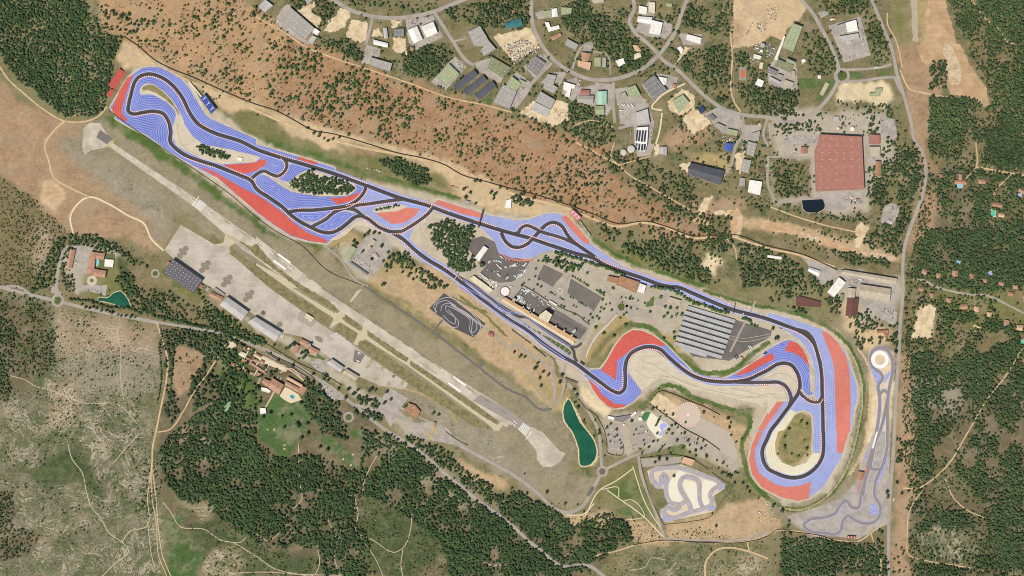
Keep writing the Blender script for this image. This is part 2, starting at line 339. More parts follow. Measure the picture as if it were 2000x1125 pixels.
GLINES = [  # land cover along a line: class, width, line, blur
 ('grass', 7, '12 640,740 850,880 1100,980 1480,1105', 2), ('grass', 7, '22 1500,25 1900,135 | 23 0,150 200,200 400,270 600,420 690,560 735,700 735,900 715,1120', 2), ('grass', 8, '33 700,0 650,200 560,400 420,530 250,605 60,560 0,520', 2),
 ('grass', 9, '32 1995,520 1860,380 1800,200 1800,60 | 22 1850,1110 1850,1010 1700,940 1450,870 1190,755 1060,880 1000,920', 2), ('grass', 9, '22 910,290 1080,310 1200,430 1350,590 1520,665 1700,645 1900,500 2000,430', 2),
 ('olive', 10, '22 600,600 740,400 900,300', 3), ('olive', 4, '21 900,20 1200,140 1500,400 1990,700', 4), ('olive', 6, '21 1540,80 1790,190', 2), ('olive', 5, 'A 0,790 330,1040 700,1400', 1), ('olive', 5, '22 170,460 330,570 360,680', 2),
 ('dirt', 2.2, '23 300,250 500,360 640,500 720,700 735,900 700,1120', .5), ('dirt', 2.2, '33 700,0 630,250 520,440 400,550 250,610 90,590', .5), ('dirt', 4, '23 700,480 760,560 790,750 790,900 | 33 760,60 720,200 640,330', 2),
 ('grass', 7, '10 560,770 440,900 380,1050', 5), ('grass', 5, '11 1000,250 1300,350 1590,420', 2), ('olive', 6, '03 950,500 880,260 800,60', 2), ('rust', 7, '13 1190,40 1300,200', 6), ('rust', 8, '13 1260,380 1230,560 1150,700', 6), ('field', 8, '33 1000,560 1060,700 1010,900 960,1100', 4),
 ('field', 4, '11 390,800 560,880 640,960', 3), ('straw', 4, '21 960,760 1200,800 1500,950 1560,1050', 2), ('dirt', 5, '22 430,860 520,1000 560,1120 | 32 530,180 640,250 670,200', 2),
]
GST = 2
gny, gnx = 1126//GST+1, 2000//GST+1
gy, gx = np.mgrid[0:gny, 0:gnx]*float(GST)
wx = (vnoise((gny, gnx), 14, 1)-.5)*9+(vnoise((gny, gnx), 5, 2)-.5)*7+(vnoise((gny, gnx), 1.6, 5)-.5)*7; wy = (vnoise((gny, gnx), 14, 3)-.5)*9+(vnoise((gny, gnx), 5, 4)-.5)*7+(vnoise((gny, gnx), 1.6, 6)-.5)*7
def cv(c): return np.array([*lin(CLS[c][0]), *CLS[c][1:]], np.float32)
COV = np.zeros((gny, gnx, 6), np.float32)+cv('wild')
def blur(a, r):
    r = int(round(r/GST))
    if r < 1: return a
    for _ in range(2):
        for ax in (0, 1):
            c = np.cumsum(np.concatenate([np.repeat(np.take(a, [0], ax), r+1, ax), a, np.repeat(np.take(a, [-1], ax), r, ax)], ax), ax)
            a = (np.take(c, range(2*r+1, c.shape[ax]), ax)-np.take(c, range(0, c.shape[ax]-2*r-1), ax))/(2*r+1)
    return a
def cover(c, test, poly, b, warp):
    x0, x1, y0, y1 = bbox(poly, b*3+12); x0 //= GST; y0 //= GST; x1 = min(gnx, x1//GST+2); y1 = min(gny, y1//GST+2)
    sl = (slice(y0, y1), slice(x0, x1)); m_ = test(gx[sl]+wx[sl]*warp, gy[sl]+wy[sl]*warp).astype(np.float32)
    m_ = blur(m_, b)[..., None]; COV[sl] = COV[sl]*(1-m_)+cv(c)*m_
for c_, s_, b_ in GL:
    pl = P(s_); cover(c_, lambda X, Y: inpoly(pl, X, Y), pl, b_*.45, min(2.2, b_/4))
for c_, w_, s_, b_ in GLINES:
    pl = smooth(P(s_.replace('|', '')), False, 6); cover(c_, lambda X, Y: segdist(pl, X, Y) < w_/2, pl, b_*.5, min(.6, b_/6))
def axis(n, lo, hi):
    fine = list(np.arange(lo, hi+.1, GST)); a = []; st = GST*2; v = lo-st
    while v > -9000: a.append(v); st *= 1.35; v -= st
    b2 = []; st = GST*2; v = hi+st
    while v < n+9000: b2.append(v); st *= 1.35; v += st
    return np.array(a[::-1]+fine+b2)
def refl(v, n):
    v = np.abs(v); k = np.mod(v, 2*n); return np.where(k > n, 2*n-k, k)
ax_, ay_ = axis(2000, -100, 2100), axis(1125, -100, 1226)
ix = np.clip(np.rint(refl(ax_, 2000)/GST).astype(int), 0, gnx-1); iy = np.clip(np.rint(refl(ay_, 1125)/GST).astype(int), 0, gny-1)
cc = COV[iy][:, ix].reshape(-1, 6); GX, GY = np.meshgrid(ax_, ay_); nxv, nyv = len(ax_), len(ay_)
out_ = np.clip((np.maximum(np.maximum(-GX, GX-2000), np.maximum(-GY, GY-1125))-60)/160, 0, 1).reshape(-1, 1)   # plain heath and scrub run on past the surveyed part
cc = cc*(1-out_)+cv('thinwood')*out_
co = np.stack([(GX-1000)*S, (562.5-GY)*S, np.zeros_like(GX)], -1).reshape(-1, 3).astype(np.float32)
q = np.arange(nxv*nyv).reshape(nyv, nxv); quads = np.stack([q[:-1, :-1], q[1:, :-1], q[1:, 1:], q[:-1, 1:]], -1).reshape(-1, 4)
me = bpy.data.meshes.new('ground'); me.vertices.add(len(co)); me.vertices.foreach_set('co', co.ravel())
me.loops.add(quads.size); me.loops.foreach_set('vertex_index', quads.ravel().astype(np.int32)); me.polygons.add(len(quads))
me.polygons.foreach_set('loop_start', np.arange(0, quads.size, 4, dtype=np.int32)); me.update(calc_edges=True)
for nm, ch in (('soil', (0, 1, 2)), ('blend', (3, 4, 5))):
    a = me.attributes.new(nm, 'FLOAT_COLOR', 'POINT'); d4 = np.ones((len(co), 4), np.float32); d4[:, :3] = cc[:, ch]; a.data.foreach_set('color', d4.ravel())
m, nt, b = newmat('ground_soil', .95); N = NT(nt); p = N.pos()
soil = N.attr('soil'); bl = N.attr('blend'); sp = N.n('ShaderNodeSeparateColor'); N.l(bl, sp.inputs[0]); rock, scrub, patch = sp.outputs[0], sp.outputs[1], sp.outputs[2]
warp = N.n('ShaderNodeVectorMath', operation='MULTIPLY_ADD'); nz = N.n('ShaderNodeTexNoise'); nz.inputs['Scale'].default_value = 1/260; nz.inputs['Detail'].default_value = 2; N.l(p, nz.inputs['Vector'])
N.l(nz.outputs['Color'], warp.inputs[0]); warp.inputs[1].default_value = (620, 620, 0); N.l(p, warp.inputs[2]); pw = warp.outputs[0]
f1 = N.ramp(N.noise(p, 1/70, 6, .65), .3, .7, -.17, .17, False); f2 = N.ramp(N.noise(p, 1/15, 6, .7, .6), .3, .7, -.18, .18, False); f3 = N.ramp(N.noise(p, 1/5.5, 3, .7), .3, .7, -.13, .13, False)
tr = N.mapping(pw, 30, (1/70, 1/6, 1)); f4 = N.ramp(N.noise(tr, 1.0, 4, .6), .3, .7, -.12, .12, False)
fac = N.math('ADD', N.math('MULTIPLY', N.math('ADD', N.math('ADD', f1, f2), N.math('ADD', f3, f4)), patch), 1.0); c0 = N.scale(soil, fac)
# warm and grey drift of the soil
c0 = N.mix(N.math('MULTIPLY', N.ramp(N.noise(p, 1/80, 6, .75), .47, .62), N.math('MULTIPLY', patch, .42)), c0, lin('a7957a'))
# low scrub: clumps of two sizes
sn = N.math('ADD', N.math('MULTIPLY', N.noise(p, 1/55, 4, .65), .58), N.math('MULTIPLY', N.noise(p, 1/8, 5, .75), .6))
sm_ = N.math('SUBTRACT', sn, N.math('SUBTRACT', .80, N.math('MULTIPLY', scrub, .36))); smk = N.ramp(sm_, 0, .06)
c1 = N.mix(N.math('MULTIPLY', smk, .82), c0, N.mix(N.ramp(N.noise(p, 1/20, 4, .7), .4, .6), lin('4a5735'), lin('62693f')))
# limestone: broken ledges that follow warped strata
q1 = N.mapping(pw, 33, (1/46, 1/7.5, 1)); rn = N.math('ADD', N.math('ADD', N.math('MULTIPLY', N.noise(q1, 1.0, 6, .7, .8), .42), N.math('MULTIPLY', N.noise(p, 1/90, 4, .6), .34)), N.math('MULTIPLY', N.noise(p, 1/6.5, 4, .8), .30))
rm = N.math('SUBTRACT', rn, N.math('SUBTRACT', .745, N.math('MULTIPLY', rock, .36))); rmk = N.ramp(rm, 0, .07)
c2 = N.mix(N.math('MULTIPLY', rmk, .68), c1, N.mix(N.ramp(N.noise(p, 1/30, 3), .4, .6), lin('bfae93'), lin('cdbda4')))
N.l(c2, b.inputs['Base Color'])
bp = N.n('ShaderNodeBump'); bp.inputs['Strength'].default_value = .5; bp.inputs['Distance'].default_value = 1.5; N.l(rn, bp.inputs['Height']); N.l(bp.outputs[0], b.inputs['Normal'])
me.materials.append(m); ground = bpy.data.objects.new('ground', me); col.objects.link(ground); ground['kind'] = 'structure'
# ---------------------------------------------------------------- race circuit
M_track = surf('track_asphalt', '4e4945', .14, 40, .85, fine=.05)
M_blue = striped('runoff_blue', '969fd4', '5a68bc', '505a94', fd=.25); M_blue2 = striped('runoff_blue_faded', 'a5abd2', '848fc6', '7a82ae', fd=.75); M_red = striped('runoff_red', 'd56a59', 'cc463c', '9a463d', fd=.3); M_red2 = striped('runoff_red_faded', 'd6806c', 'd0675a', 'a8594e', fd=.8); M_cream = striped('runoff_cream', 'e6ddbf', 'ded3b0', '8f876a', 3.6)
M_lilac = surf('painted_edge', 'b6b9e2', .06, 15); M_kerb = kerbmat(); M_white = surf('white_paint', 'efe9dc', .05, 8)
M_gravel = surf('infield_gravel', 'cdbfa5', .08, 22, streak=(15, 60, 5, .07)); M_conc = surf('pale_concrete', 'c9bda6', .08, 18, hex2='b9ab92')
TRK = {}
TRK['main'] = (True, 7.6, P('00 1895,1110 1640,1022 1540,962 1480,882 1420,762 1340,662 1250,600 1150,578 1080,603 1042,660 1020,740 1002,820 1002,868 1040,888 1100,880 1200,868 1270,885 1310,940 1330,1020 1330,1110 10 1365,30 1450,90 1560,132 1680,170 1790,213 1870,245 1960,290 11 0,345 100,418 200,488 280,562 350,610 430,652 520,688 590,690 650,665 720,612 770,572 812,562 860,578 960,650 1060,692 1140,740 1240,830 1350,910 1460,975 1540,1030 1640,1110 21 2000,265 22 100,320 250,440 400,540 480,582 600,670 700,745 790,806 840,818 872,790 882,720 880,640 892,570 930,510 1000,472 1080,460 1150,478 1220,540 1300,610 1400,680 1500,717 1620,732 1750,730 1850,710 1920,677 23 0,640 60,602 120,588 180,602 220,650 245,720 248,770 230,830 190,890 130,970 70,1050 20,1115 32 1990,50 1950,150 1960,230 1995,288 33 60,322 130,350 200,360 280,345 340,310 390,258 425,185 432,100 430,0 23 425,900 422,800 420,700 408,600 388,520 360,440 310,380 240,335 150,300 60,266 0,245 22 1700,165 1400,40 1300,-2 12 1200,1108 1000,1040 850,990 700,930 640,893 500,855 300,790 130,732 0,698 11 1740,620 1500,540 1340,480 1140,427 860,325 600,230 400,168 150,92 0,40'))
TRK['link_west'] = (False, 6.8, P('11 205,105 238,150 236,190 210,228 170,252 120,238 60,212 0,240 10 1965,268 1945,292'))
TRK['link_mid'] = (False, 7.2, P('11 240,535 330,518 450,515 600,500 720,478 800,428 845,370 862,325'))
TRK['link_low'] = (False, 7.2, P('11 430,650 480,622 540,590 600,540 680,503 780,480 900,465 1000,450 1150,430'))
TRK['link_cut'] = (False, 7.2, P('11 700,500 770,515 830,560 900,612'))
TRK['link_short'] = (False, 7.2, P('11 1385,490 1345,540 1280,592 1200,645 1130,682 1040,685'))
TRK['chicane_a'] = (False, 6.8, P('12 20,700 50,690 68,660 110,637 170,655 230,685 330,715 420,745 500,782'))
TRK['chicane_b'] = (False, 7.2, P('11 1910,690 1945,760 2000,802 12 60,805 110,785 160,740 210,685 260,635 310,612 360,622 400,655 430,705 475,757 540,808 620,862 700,925'))
TRK['hairpin_alt'] = (False, 7.2, P('22 1700,731 1850,738 2000,738 23 80,738 130,762 165,812 180,870 165,920'))
TRK['hairpin_link'] = (False, 6.8, P('23 230,790 280,850 340,888 400,885 420,850'))
TRK['turn_alt'] = (False, 8, P('23 230,328 300,350 340,392 372,470'))
TRK['pit_lane'] = (False, 5.5, P('A -60,480 100,560 240,650 420,790 600,920 760,1020 940,1110 B 200,470 400,590 600,720 800,850 905,925 960,1000 975,1100 1010,1170'))
TRK['pit_exit'] = (False, 5, P('B 930,940 1010,935 1060,900 1085,880'))
SM = {k: smooth(v[2], v[0], 2.0) for k, v in TRK.items()}
REF = []
for k in SM:
    if not k.startswith('pit'):
        s = SM[k]+([SM[k][0]] if TRK[k][0] else []); REF += [(*s[i], *s[i+1]) for i in range(len(s)-1)]
REF = np.array(REF)
def dist_track(pts):
    pts = np.asarray(pts); out = np.full(len(pts), 1e9)
    a = REF[:, :2]; v = REF[:, 2:]-a; L = (v**2).sum(1)+1e-9
    for i in range(0, len(pts), 400):
        p = pts[i:i+400, None, :]; t = np.clip(((p-a)*v).sum(2)/L, 0, 1); d = p-a-t[..., None]*v; out[i:i+400] = np.sqrt((d**2).sum(2).min(1))
    return out
def runoff(name, s, m, layer='runoff', rim=True, fine=2.5):
    poly = P(s) if isinstance(s, str) else s
    poly = [p for i, p in enumerate(poly) if math.dist(p, poly[i-1]) > .6]
    dense = []
    for i, p in enumerate(poly):
        q = poly[(i+1) % len(poly)]; n = max(1, int(math.dist(p, q)/3)); dense += [(p[0]+(q[0]-p[0])*k/n, p[1]+(q[1]-p[1])*k/n) for k in range(n)]
    x0, x1, y0, y1 = bbox(poly, 2); X, Y = np.meshgrid(np.arange(x0, x1, fine), np.arange(y0, y1, fine)); X[::2] += fine/2
    ok = inpoly(poly, X, Y) & (segdist(dense, X, Y, True) > .7); inner = list(zip(X[ok].tolist(), Y[ok].tolist()))
    v, f = cdt(dense, inner=inner); z = zl(layer)
    f = [t if (v[t[1]][0]-v[t[0]][0])*(v[t[2]][1]-v[t[0]][1])-(v[t[1]][1]-v[t[0]][1])*(v[t[2]][0]-v[t[0]][0]) < 0 else t[::-1] for t in f]
    o = mesh_obj(name, [W(p, z) for p in v], f, m, attrs={'dist': dist_track(v)}); o['kind'] = 'structure'; occ_poly(poly)
    if rim: ribbon('service_strip', dense, 6.5, M_conc, 'pave', closed=True, sm=False)
    return o
RUN = [
 'H 165,880 270,710 375,530 520,310 640,210 780,130 960,105 1120,120 1350,230 1540,350 1700,540 1850,800 1990,1030 00 1640,925 1800,1000 1995,1085 11 0,5 330,100 610,185 605,228 400,172 11 230,140 215,215 180,240 100,225 50,205 0,225 10 1960,260 1900,243 1840,215 1735,165 1680,170 1560,130 1450,90 1360,30 1330,0 1240,0 00 1140,1050 1000,980 900,920 H 300,1050 190,960',
 '10 1240,0 1300,48 1400,108 1540,188 1700,268 1800,358 1995,520 11 0,530 150,640 280,720 420,760 555,775 600,735 680,690 600,690 430,650 350,610 280,565 200,490 100,420 0,345 10 1960,290 1790,215 1560,130 1360,30 1330,0',
 '11 245,180 290,150 410,185 400,205 340,232 240,308 190,292 180,262 230,230',
 '11 0,250 70,240 200,330 280,375 500,412 620,410 740,395 790,350 760,310 850,330 840,370 800,430 720,480 600,500 450,515 330,515 250,500 100,410 0,325',
 '11 790,458 880,340 1110,418 1138,430 950,450', '11 795,495 850,478 1100,455 1250,470 1335,515 1280,580 1130,655 1040,660 950,610 860,545',
 '11 250,510 330,525 610,520 540,580 440,610 350,590', '11 450,640 540,590 640,535 690,530 790,545 700,625 620,680 550,690', '11 1120,722 1228,648 1330,585 1225,660 1190,745 1300,850 1450,960 1440,985 1250,850',
 '11 1385,462 1420,437 1770,550 1995,590 12 0,600 130,590 250,550 330,540 400,557 480,630 600,770 720,860 870,955 1000,1010 1200,1085 1380,1125 1300,1125 1000,1045 850,990 640,900 335,822 240,845 150,890 0,890 11 1890,850 1860,760 1790,690 1740,640 1600,590 1500,545',
 '22 560,685 610,640 690,635 740,570 800,460 870,370 940,330 1020,338 1100,375 1190,438 1290,540 1390,640 1350,650 1220,540 1150,480 1080,460 1000,475 930,510 895,570 895,650 1005,800 1000,830 940,890 870,930 800,942 740,915 680,862 630,790 590,710',
 '22 1610,720 1700,692 1880,592 1995,500 I 420,390 560,295 690,225 800,190 920,230 1010,320 1080,450 1120,580 1130,940 1180,1035 1110,1060 1060,1020 970,880 950,780 890,640 740,560 620,580 400,690 200,780 0,820 22 1900,690 1750,735 1620,735',
 'I 660,-5 800,70 940,160 1060,290 1150,450 1215,700 1215,1000 1190,1035 1240,1110 1290,1060 1300,700 1260,480 1150,250 1000,100 830,0',
 '23 0,195 150,235 320,290 430,330 520,400 600,500 650,640 690,750 697,850 670,960 640,1120 33 620,20 600,100 570,200 500,320 430,430 320,520 230,540 100,510 0,460 32 1940,430 1870,330 1845,220 1870,100 1915,10 22 1920,1110 1995,960 23 60,890 145,885 190,890 130,970 70,1050 20,1115 32 1990,50 1950,150 1960,230 1995,288 33 60,322 130,350 200,360 280,345 340,310 390,258 425,185 432,100 430,0 23 425,900 422,800 420,700 408,600 388,520 360,440 310,380 240,335 150,300 0,245',
 '23 250,822 280,858 330,893 405,905 418,950 418,1120 33 418,0 412,100 400,165 350,160 355,0 23 352,1000 320,965 270,950 215,972 175,950 190,900']
for i, s in enumerate(RUN): runoff('runoff_area', s, M_blue2 if i in (4, 5, 8, 9, 12, 13, 14) else M_blue)
REDS = [
 '00 1050,572 1030,600 985,720 955,830 952,890 1000,940 960,945 900,900 870,850 935,700 990,610', '10 1535,170 1670,215 1770,275 1900,350 1995,395 11 60,430 200,530 300,620 400,690 550,750 555,775 420,757 280,715 150,635 0,525 10 1800,355 1700,265',
 '10 1735,165 1960,150 1995,135 11 75,118 82,160 20,195 0,212 10 1900,235 1840,222', '11 330,100 475,142 480,160 420,160 320,115', '11 575,425 700,415 760,393 812,378 780,430 640,475', '11 930,540 1160,495 1280,508 1240,560 1160,615 1060,625',
 '11 1385,462 1420,437 1770,545 1770,582 1600,545', '12 385,573 420,558 500,640 600,758 605,785 560,772 480,690', 'A 580,100 740,190 900,218 1115,213 1110,240 900,243 730,212 600,125',
 '22 690,640 740,570 800,460 870,370 940,330 1020,338 1100,375 1190,438 1185,458 1080,440 1000,450 930,490 885,518 820,570 812,720', '22 595,712 660,770 700,830 800,905 900,912 870,930 800,942 740,915 680,862 630,790',
 'I 0,755 0,712 200,575 400,455 545,390 582,490 400,580 200,690', 'I 735,358 810,205 930,240 1020,330 1090,470 1122,590 1105,605 1020,480 900,400',
 '23 415,335 460,347 540,420 610,540 638,680 645,900 640,1000 638,1120 33 630,0 600,100 580,172 535,160 535,0 23 532,1120 525,900 515,620 490,530', '33 -3,372 70,415 150,432 250,422 335,388 318,522 230,540 100,510 0,460 32 1940,430 1870,330 1845,220 1870,100 1912,0 1955,0 1895,140 1890,205 1925,320',
 '22 1915,1110 1995,965 23 65,888 125,885 30,1025 0,1060 22 1960,1120']
for i, s in enumerate(REDS): runoff('runoff_area', s, M_red2 if i in (5, 6, 7, 8, 13, 14, 15) else M_red, 'red', False)
runoff('runoff_area', '23 175,950 220,970 130,1105 33 80,0 55,90 60,170 110,240 200,275 300,240 348,165 405,165 385,240 330,300 250,335 170,338 80,315 20,285 32 1988,230 1975,150 1992,80 33 20,15 23 90,1060', M_cream, 'red', False)
GRV = [ # pale gravel and concrete laid over the painted areas
 'H 720,600 740,520 800,450 890,420 1020,455 1200,580 1350,740 1480,930 1560,1080 00 1440,970 1500,1060 1580,1125 10 1650,15 1800,45 1995,92 11 35,105 0,140 10 1960,145 1735,160 1600,125 1450,60 1372,10 00 1350,1080 1345,1000 1372,900 H 1410,970 1380,910 1250,790 1080,700 1000,650 900,640 760,650',
 '11 30,235 75,225 240,310 260,330 330,370 520,403 700,408 750,385 785,350 770,310 700,285 480,220 410,198 340,230 250,300 180,275', '11 905,525 935,490 1120,468 1185,490 1100,525 940,538',
 '22 905,650 908,590 950,525 1000,495 1050,482 1120,490 1190,545 1290,640 1410,715 1520,752 1620,765 1760,762 1995,762 23 80,755 122,790 145,850 150,885 70,887 0,990 22 1990,870 1950,910 1800,880 1600,830 1400,790 1250,720 1150,700 1080,750 1010,800',
 'I 340,800 620,635 690,605 750,600 830,625 905,740 925,900 880,1060 850,960 720,840 640,808', 'I 930,225 1020,310 1110,460 1155,600 1215,760 1205,1030 1135,990 1128,640 1120,580 1080,450 1010,320',
 '11 570,752 660,690 740,640 800,590 840,592 1000,690 985,700 880,650 780,632 700,710 640,745', '11 1230,650 1380,528 1500,560 1700,640 1700,660 1500,590 1380,570 1280,640 1215,745 1205,715', 'H 1660,420 1710,395 1990,900 1970,960 1840,720']
for i, s in enumerate(GRV): sheet('gravel_bed', P(s), M_gravel if i not in (5, 7) else M_conc, 'edge', occ=True)
sheet('infield_grass', P('H 770,530 800,485 900,445 1020,470 1180,590 1340,760 1470,950 1500,1060 1400,900 1230,740 1060,620 900,560 780,560'), surf('dry_grass', '93865a', .2, 14, hex2='7d7a48'), 'track', z=.790)
sheet('infield_grass', P('23 200,1010 250,975 300,1000 330,1020 338,1120 33 335,60 310,150 230,235 150,255 90,190 80,110 110,20 23 150,1100'), surf('dry_grass', '93865a'), 'track', z=.794, occ=False)
for k in TRK:
    cl, w_, _ = TRK[k]
    if not k.startswith('pit'):
        for sd_ in (1, -1): ribbon('track_edge_line', SM[k], 1.7, M_lilac, 'edge', closed=cl, sm=False, off=sd_*(w_/2+.8))
M_verge = surf('painted_verge', '98a0d6', .08, 10, hex2='a9aedb'); M_vpink = surf('pink_verge', 'c9a596', .06, 12)
def verge(a, b, side, d, w_, m):
    s = SM['main']; i, j = sorted((min(range(len(s)), key=lambda t: math.dist(s[t], P(a)[0])), min(range(len(s)), key=lambda t: math.dist(s[t], P(b)[0])))); ribbon('painted_verge', s[i:j+1], w_, m, 'runoff', sm=False, off=side*d)
for t_ in (('12 1000,1040', '22 1700,165', 1, 7, 4, M_verge), ('12 1000,1040', '22 1700,165', -1, 6.6, 3.4, M_verge), ('12 700,930', '22 1700,165', 1, 9.5, 2, M_vpink), ('11 860,325', '11 1340,480', -1, 6.4, 3, M_verge), ('11 600,230', '11 1340,480', 1, 6.2, 2.6, M_verge), ('11 1140,740', '11 1640,1110', -1, 6.4, 3, M_verge), ('11 1140,740', '11 1640,1110', 1, 6, 2.4, M_verge), ('22 700,745', '11 1640,1110', 1, 9.4, 1.6, M_vpink), ('22 1300,610', '22 1750,730', -1, 6.2, 2.6, M_verge), ('22 1220,540', '22 1750,730', 1, 6.0, 2.4, M_verge), ('11 1400,510', '11 1740,620', 1, 6, 2.4, M_verge)): verge(*t_)
for k in TRK: ribbon('pit_lane' if k.startswith('pit') else 'race_track', SM[k], TRK[k][1], M_track, 'track', closed=TRK[k][0], sm=False)
M_line = surf('rubbered_line', '3c3733', .08, 30, .8)
for k in ('main', 'link_mid', 'chicane_b'):
    s = SM[k]; ph = [math.sin(i*.035)*1.7+math.sin(i*.011)*.8 for i in range(len(s))]; nn_ = normals(s, TRK[k][0])
    ribbon('racing_line', [(p[0]+q[0]*d, p[1]+q[1]*d) for p, q, d in zip(s, nn_, ph)], 2.0, M_line, 'track', closed=False, sm=False, occ=False)
M_trace = surf('tyre_trace', 'aa9c84', .1, 10)
for s in ('22 960,640 1050,700 1200,690 1400,760 1700,830 1960,860', '22 1000,560 1100,600 1250,690 1450,770', '22 1700,780 1800,800 1990,850', 'I 420,800 620,720 800,740 900,860', '22 1090,685 1140,680 1230,700', '00 1380,960 1400,1080 10 1440,30 1560,90', 'I 0,1100 300,1080 560,1040 620,1120'): ribbon('tyre_trace', P(s), .7, M_trace, 'track', occ=False)
def nearest(pts, q): return min(range(len(pts)), key=lambda i: math.dist(pts[i], q))
def kerb(trk, a, b, side):
    s = SM[trk]; i, j = nearest(s, P(a)[0]), nearest(s, P(b)[0]); seg = s[i:j+1] if i <= j else s[i:]+s[:j+1]
    if len(seg) > 2: ribbon('kerb', seg, 1.5, M_kerb, 'paint', sm=False, off=side*(TRK[trk][1]/2+.3))
for t in [('main', '00 1640,1022', '00 1540,962', 1), ('main', '00 1480,882', '00 1042,660', -1), ('main', '00 1042,660', '00 1002,820', 1), ('main', '00 1002,868', '00 1090,880', -1), ('main', '00 1040,888', '00 1310,980', 1), ('main', '10 1450,90', '10 1680,170', 1), ('main', '10 1790,213', '11 60,400', -1),
          ('main', '11 200,488', '11 320,600', 1), ('main', '11 380,640', '11 520,688', 1), ('main', '11 560,690', '11 640,668', -1), ('main', '11 780,572', '11 1000,670', 1), ('main', '11 850,575', '11 1040,685', -1), ('main', '11 1140,740', '11 1260,850', 1), ('main', '11 1460,975', '11 1600,1080', -1),
          ('main', '22 650,710', '22 800,806', 1), ('main', '22 800,810', '22 880,640', -1), ('main', '22 892,570', '22 1220,540', 1), ('main', '22 1300,610', '22 1750,730', -1), ('main', '22 1750,730', '23 60,602', -1), ('main', '23 60,602', '23 230,830', 1), ('main', '33 0,290', '33 60,322', -1), ('main', '33 390,258', '33 430,0', -1),
          ('main', '33 430,0', '23 408,600', 1), ('main', '23 388,520', '23 150,300', -1), ('main', '23 400,560', '23 370,460', 1), ('main', '12 850,990', '12 640,893', 1), ('main', '12 300,790', '12 130,732', 1), ('main', '11 1500,540', '11 1260,465', 1), ('main', '11 860,325', '11 720,270', 1), ('main', '11 300,135', '11 100,78', 1), ('main', '11 1870,650', '11 1700,605', 1),
          ('link_west', '11 205,105', '11 170,252', 1), ('link_west', '11 236,190', '11 60,212', -1), ('link_mid', '11 330,518', '11 450,515', -1), ('link_mid', '11 600,500', '11 860,330', 1), ('link_mid', '11 720,478', '11 850,365', -1), ('link_low', '11 480,622', '11 600,540', -1), ('link_low', '11 700,495', '11 900,465', -1), ('link_low', '11 800,475', '11 1100,440', 1),
          ('link_short', '11 1385,490', '11 1130,682', 1), ('link_short', '11 1370,510', '11 1040,685', -1), ('chicane_a', '12 68,660', '12 230,685', -1), ('chicane_a', '12 60,670', '12 160,655', 1), ('chicane_a', '12 300,705', '12 420,745', 1), ('chicane_b', '12 260,635', '12 400,655', 1), ('chicane_b', '12 400,655', '12 540,808', -1), ('chicane_b', '12 60,805', '12 160,740', -1), ('chicane_b', '11 1930,740', '12 110,785', 1),
          ('hairpin_alt', '22 1900,738', '23 165,812', 1), ('hairpin_link', '23 240,800', '23 400,885', -1), ('hairpin_link', '23 280,850', '23 420,860', 1)]: kerb(*t)
for a, b_ in (('A 40,520 470,800 800,1030 B 100,400 500,665 915,930', 1.0), ('A -20,640 300,850 620,1080 B 200,690 500,900 830,1125', 1.4), ('A -20,590 330,800 640,1000 B 130,530 500,790 900,1080', 1.2), ('A 60,540 420,810 760,1040 B 110,425 500,690 900,945', .8)): ribbon('painted_line', P(a), b_, surf('lilac_line', '9a9fe0', .05, 10), 'paint', occ=False)
for i in range(22):  # start grid boxes
    q = P('B %f,%f' % (-700+i*52, -30+i*35.5+(0 if i % 2 else 9)))[0]; ribbon('grid_mark', [q, (q[0]+.1, q[1]-1.6)], .5, M_white, 'paint', occ=False, sm=False)
GR_ = surf('mown_grass', '55652f', .15, 12)
for a in ('A 640,1020 700,1062 690,1070', 'B 160,555 220,590 215,605', 'B 230,600 290,640 270,650', 'B 300,640 375,690 355,700', 'B 385,690 450,715 430,750', 'B 470,745 545,785 525,800', 'B 550,780 620,820 590,850 530,805', 'B 625,825 690,865 660,900 600,855', 'B 700,865 765,900 730,945 670,905', 'B 770,905 835,940 800,990 740,950', 'B 840,950 895,985 860,1030 810,1000', 'B 900,985 925,1050 890,1060 865,1040'): sheet('grass_panel', P(a), GR_, 'paint', occ=False)
# ---------------------------------------------------------------- airfield
M_rwy = surf('runway_concrete', 'c9bda8', .08, 30, hex2='b4a894', streak=(-35, 120, 4, .05)); M_apron = surf('apron_concrete', 'c2b6a4', .07, 30, hex2='afa491', streak=(-35, 150, 5, .06)); M_rwyd = surf('runway_new_asphalt', '9c9286', .06, 30, streak=(-35, 120, 5, .05)); M_oil = surf('pad_dark', '756b5c', .08, 5)
M_taxi = surf('taxiway_concrete', 'c6b798', .06, 20)
sheet('runway', P('10 660,90 640,20 00 650,1000 700,955 780,960 10 880,-5 1700,540 1995,745 11 0,720 520,1125 21 500,0 1000,330 1500,660 2000,975 22 0,985 100,1060 240,1125 32 370,150 415,170 380,230 310,275 240,275 195,220 190,150 120,60 22 0,1050 21 1950,1085 1690,890 1000,430 340,0 11 150,1000 0,890 10 1900,830 1500,480 850,20 800,35 710,50'), M_rwy, 'pave')
sheet('runway_resurfaced', P('21 1750,830 2000,970 22 100,1050 150,1085 130,1120 22 80,1125 0,1050 21 1690,880'), M_rwyd, 'road')
sheet('runway_pad', P('00 780,1012 875,1080 835,1125 750,1070'), surf('pad_asphalt', '77706a', .06, 10), 'road')
sheet('taxiway_strip', P('11 0,930 380,1125 21 280,0 640,215 700,270 860,370 1180,580 1850,1040 1890,1060 1860,1120 1830,1080 1170,600 850,400 780,345 690,290 600,235 250,0 11 250,1125 0,945'), M_taxi, 'pave')
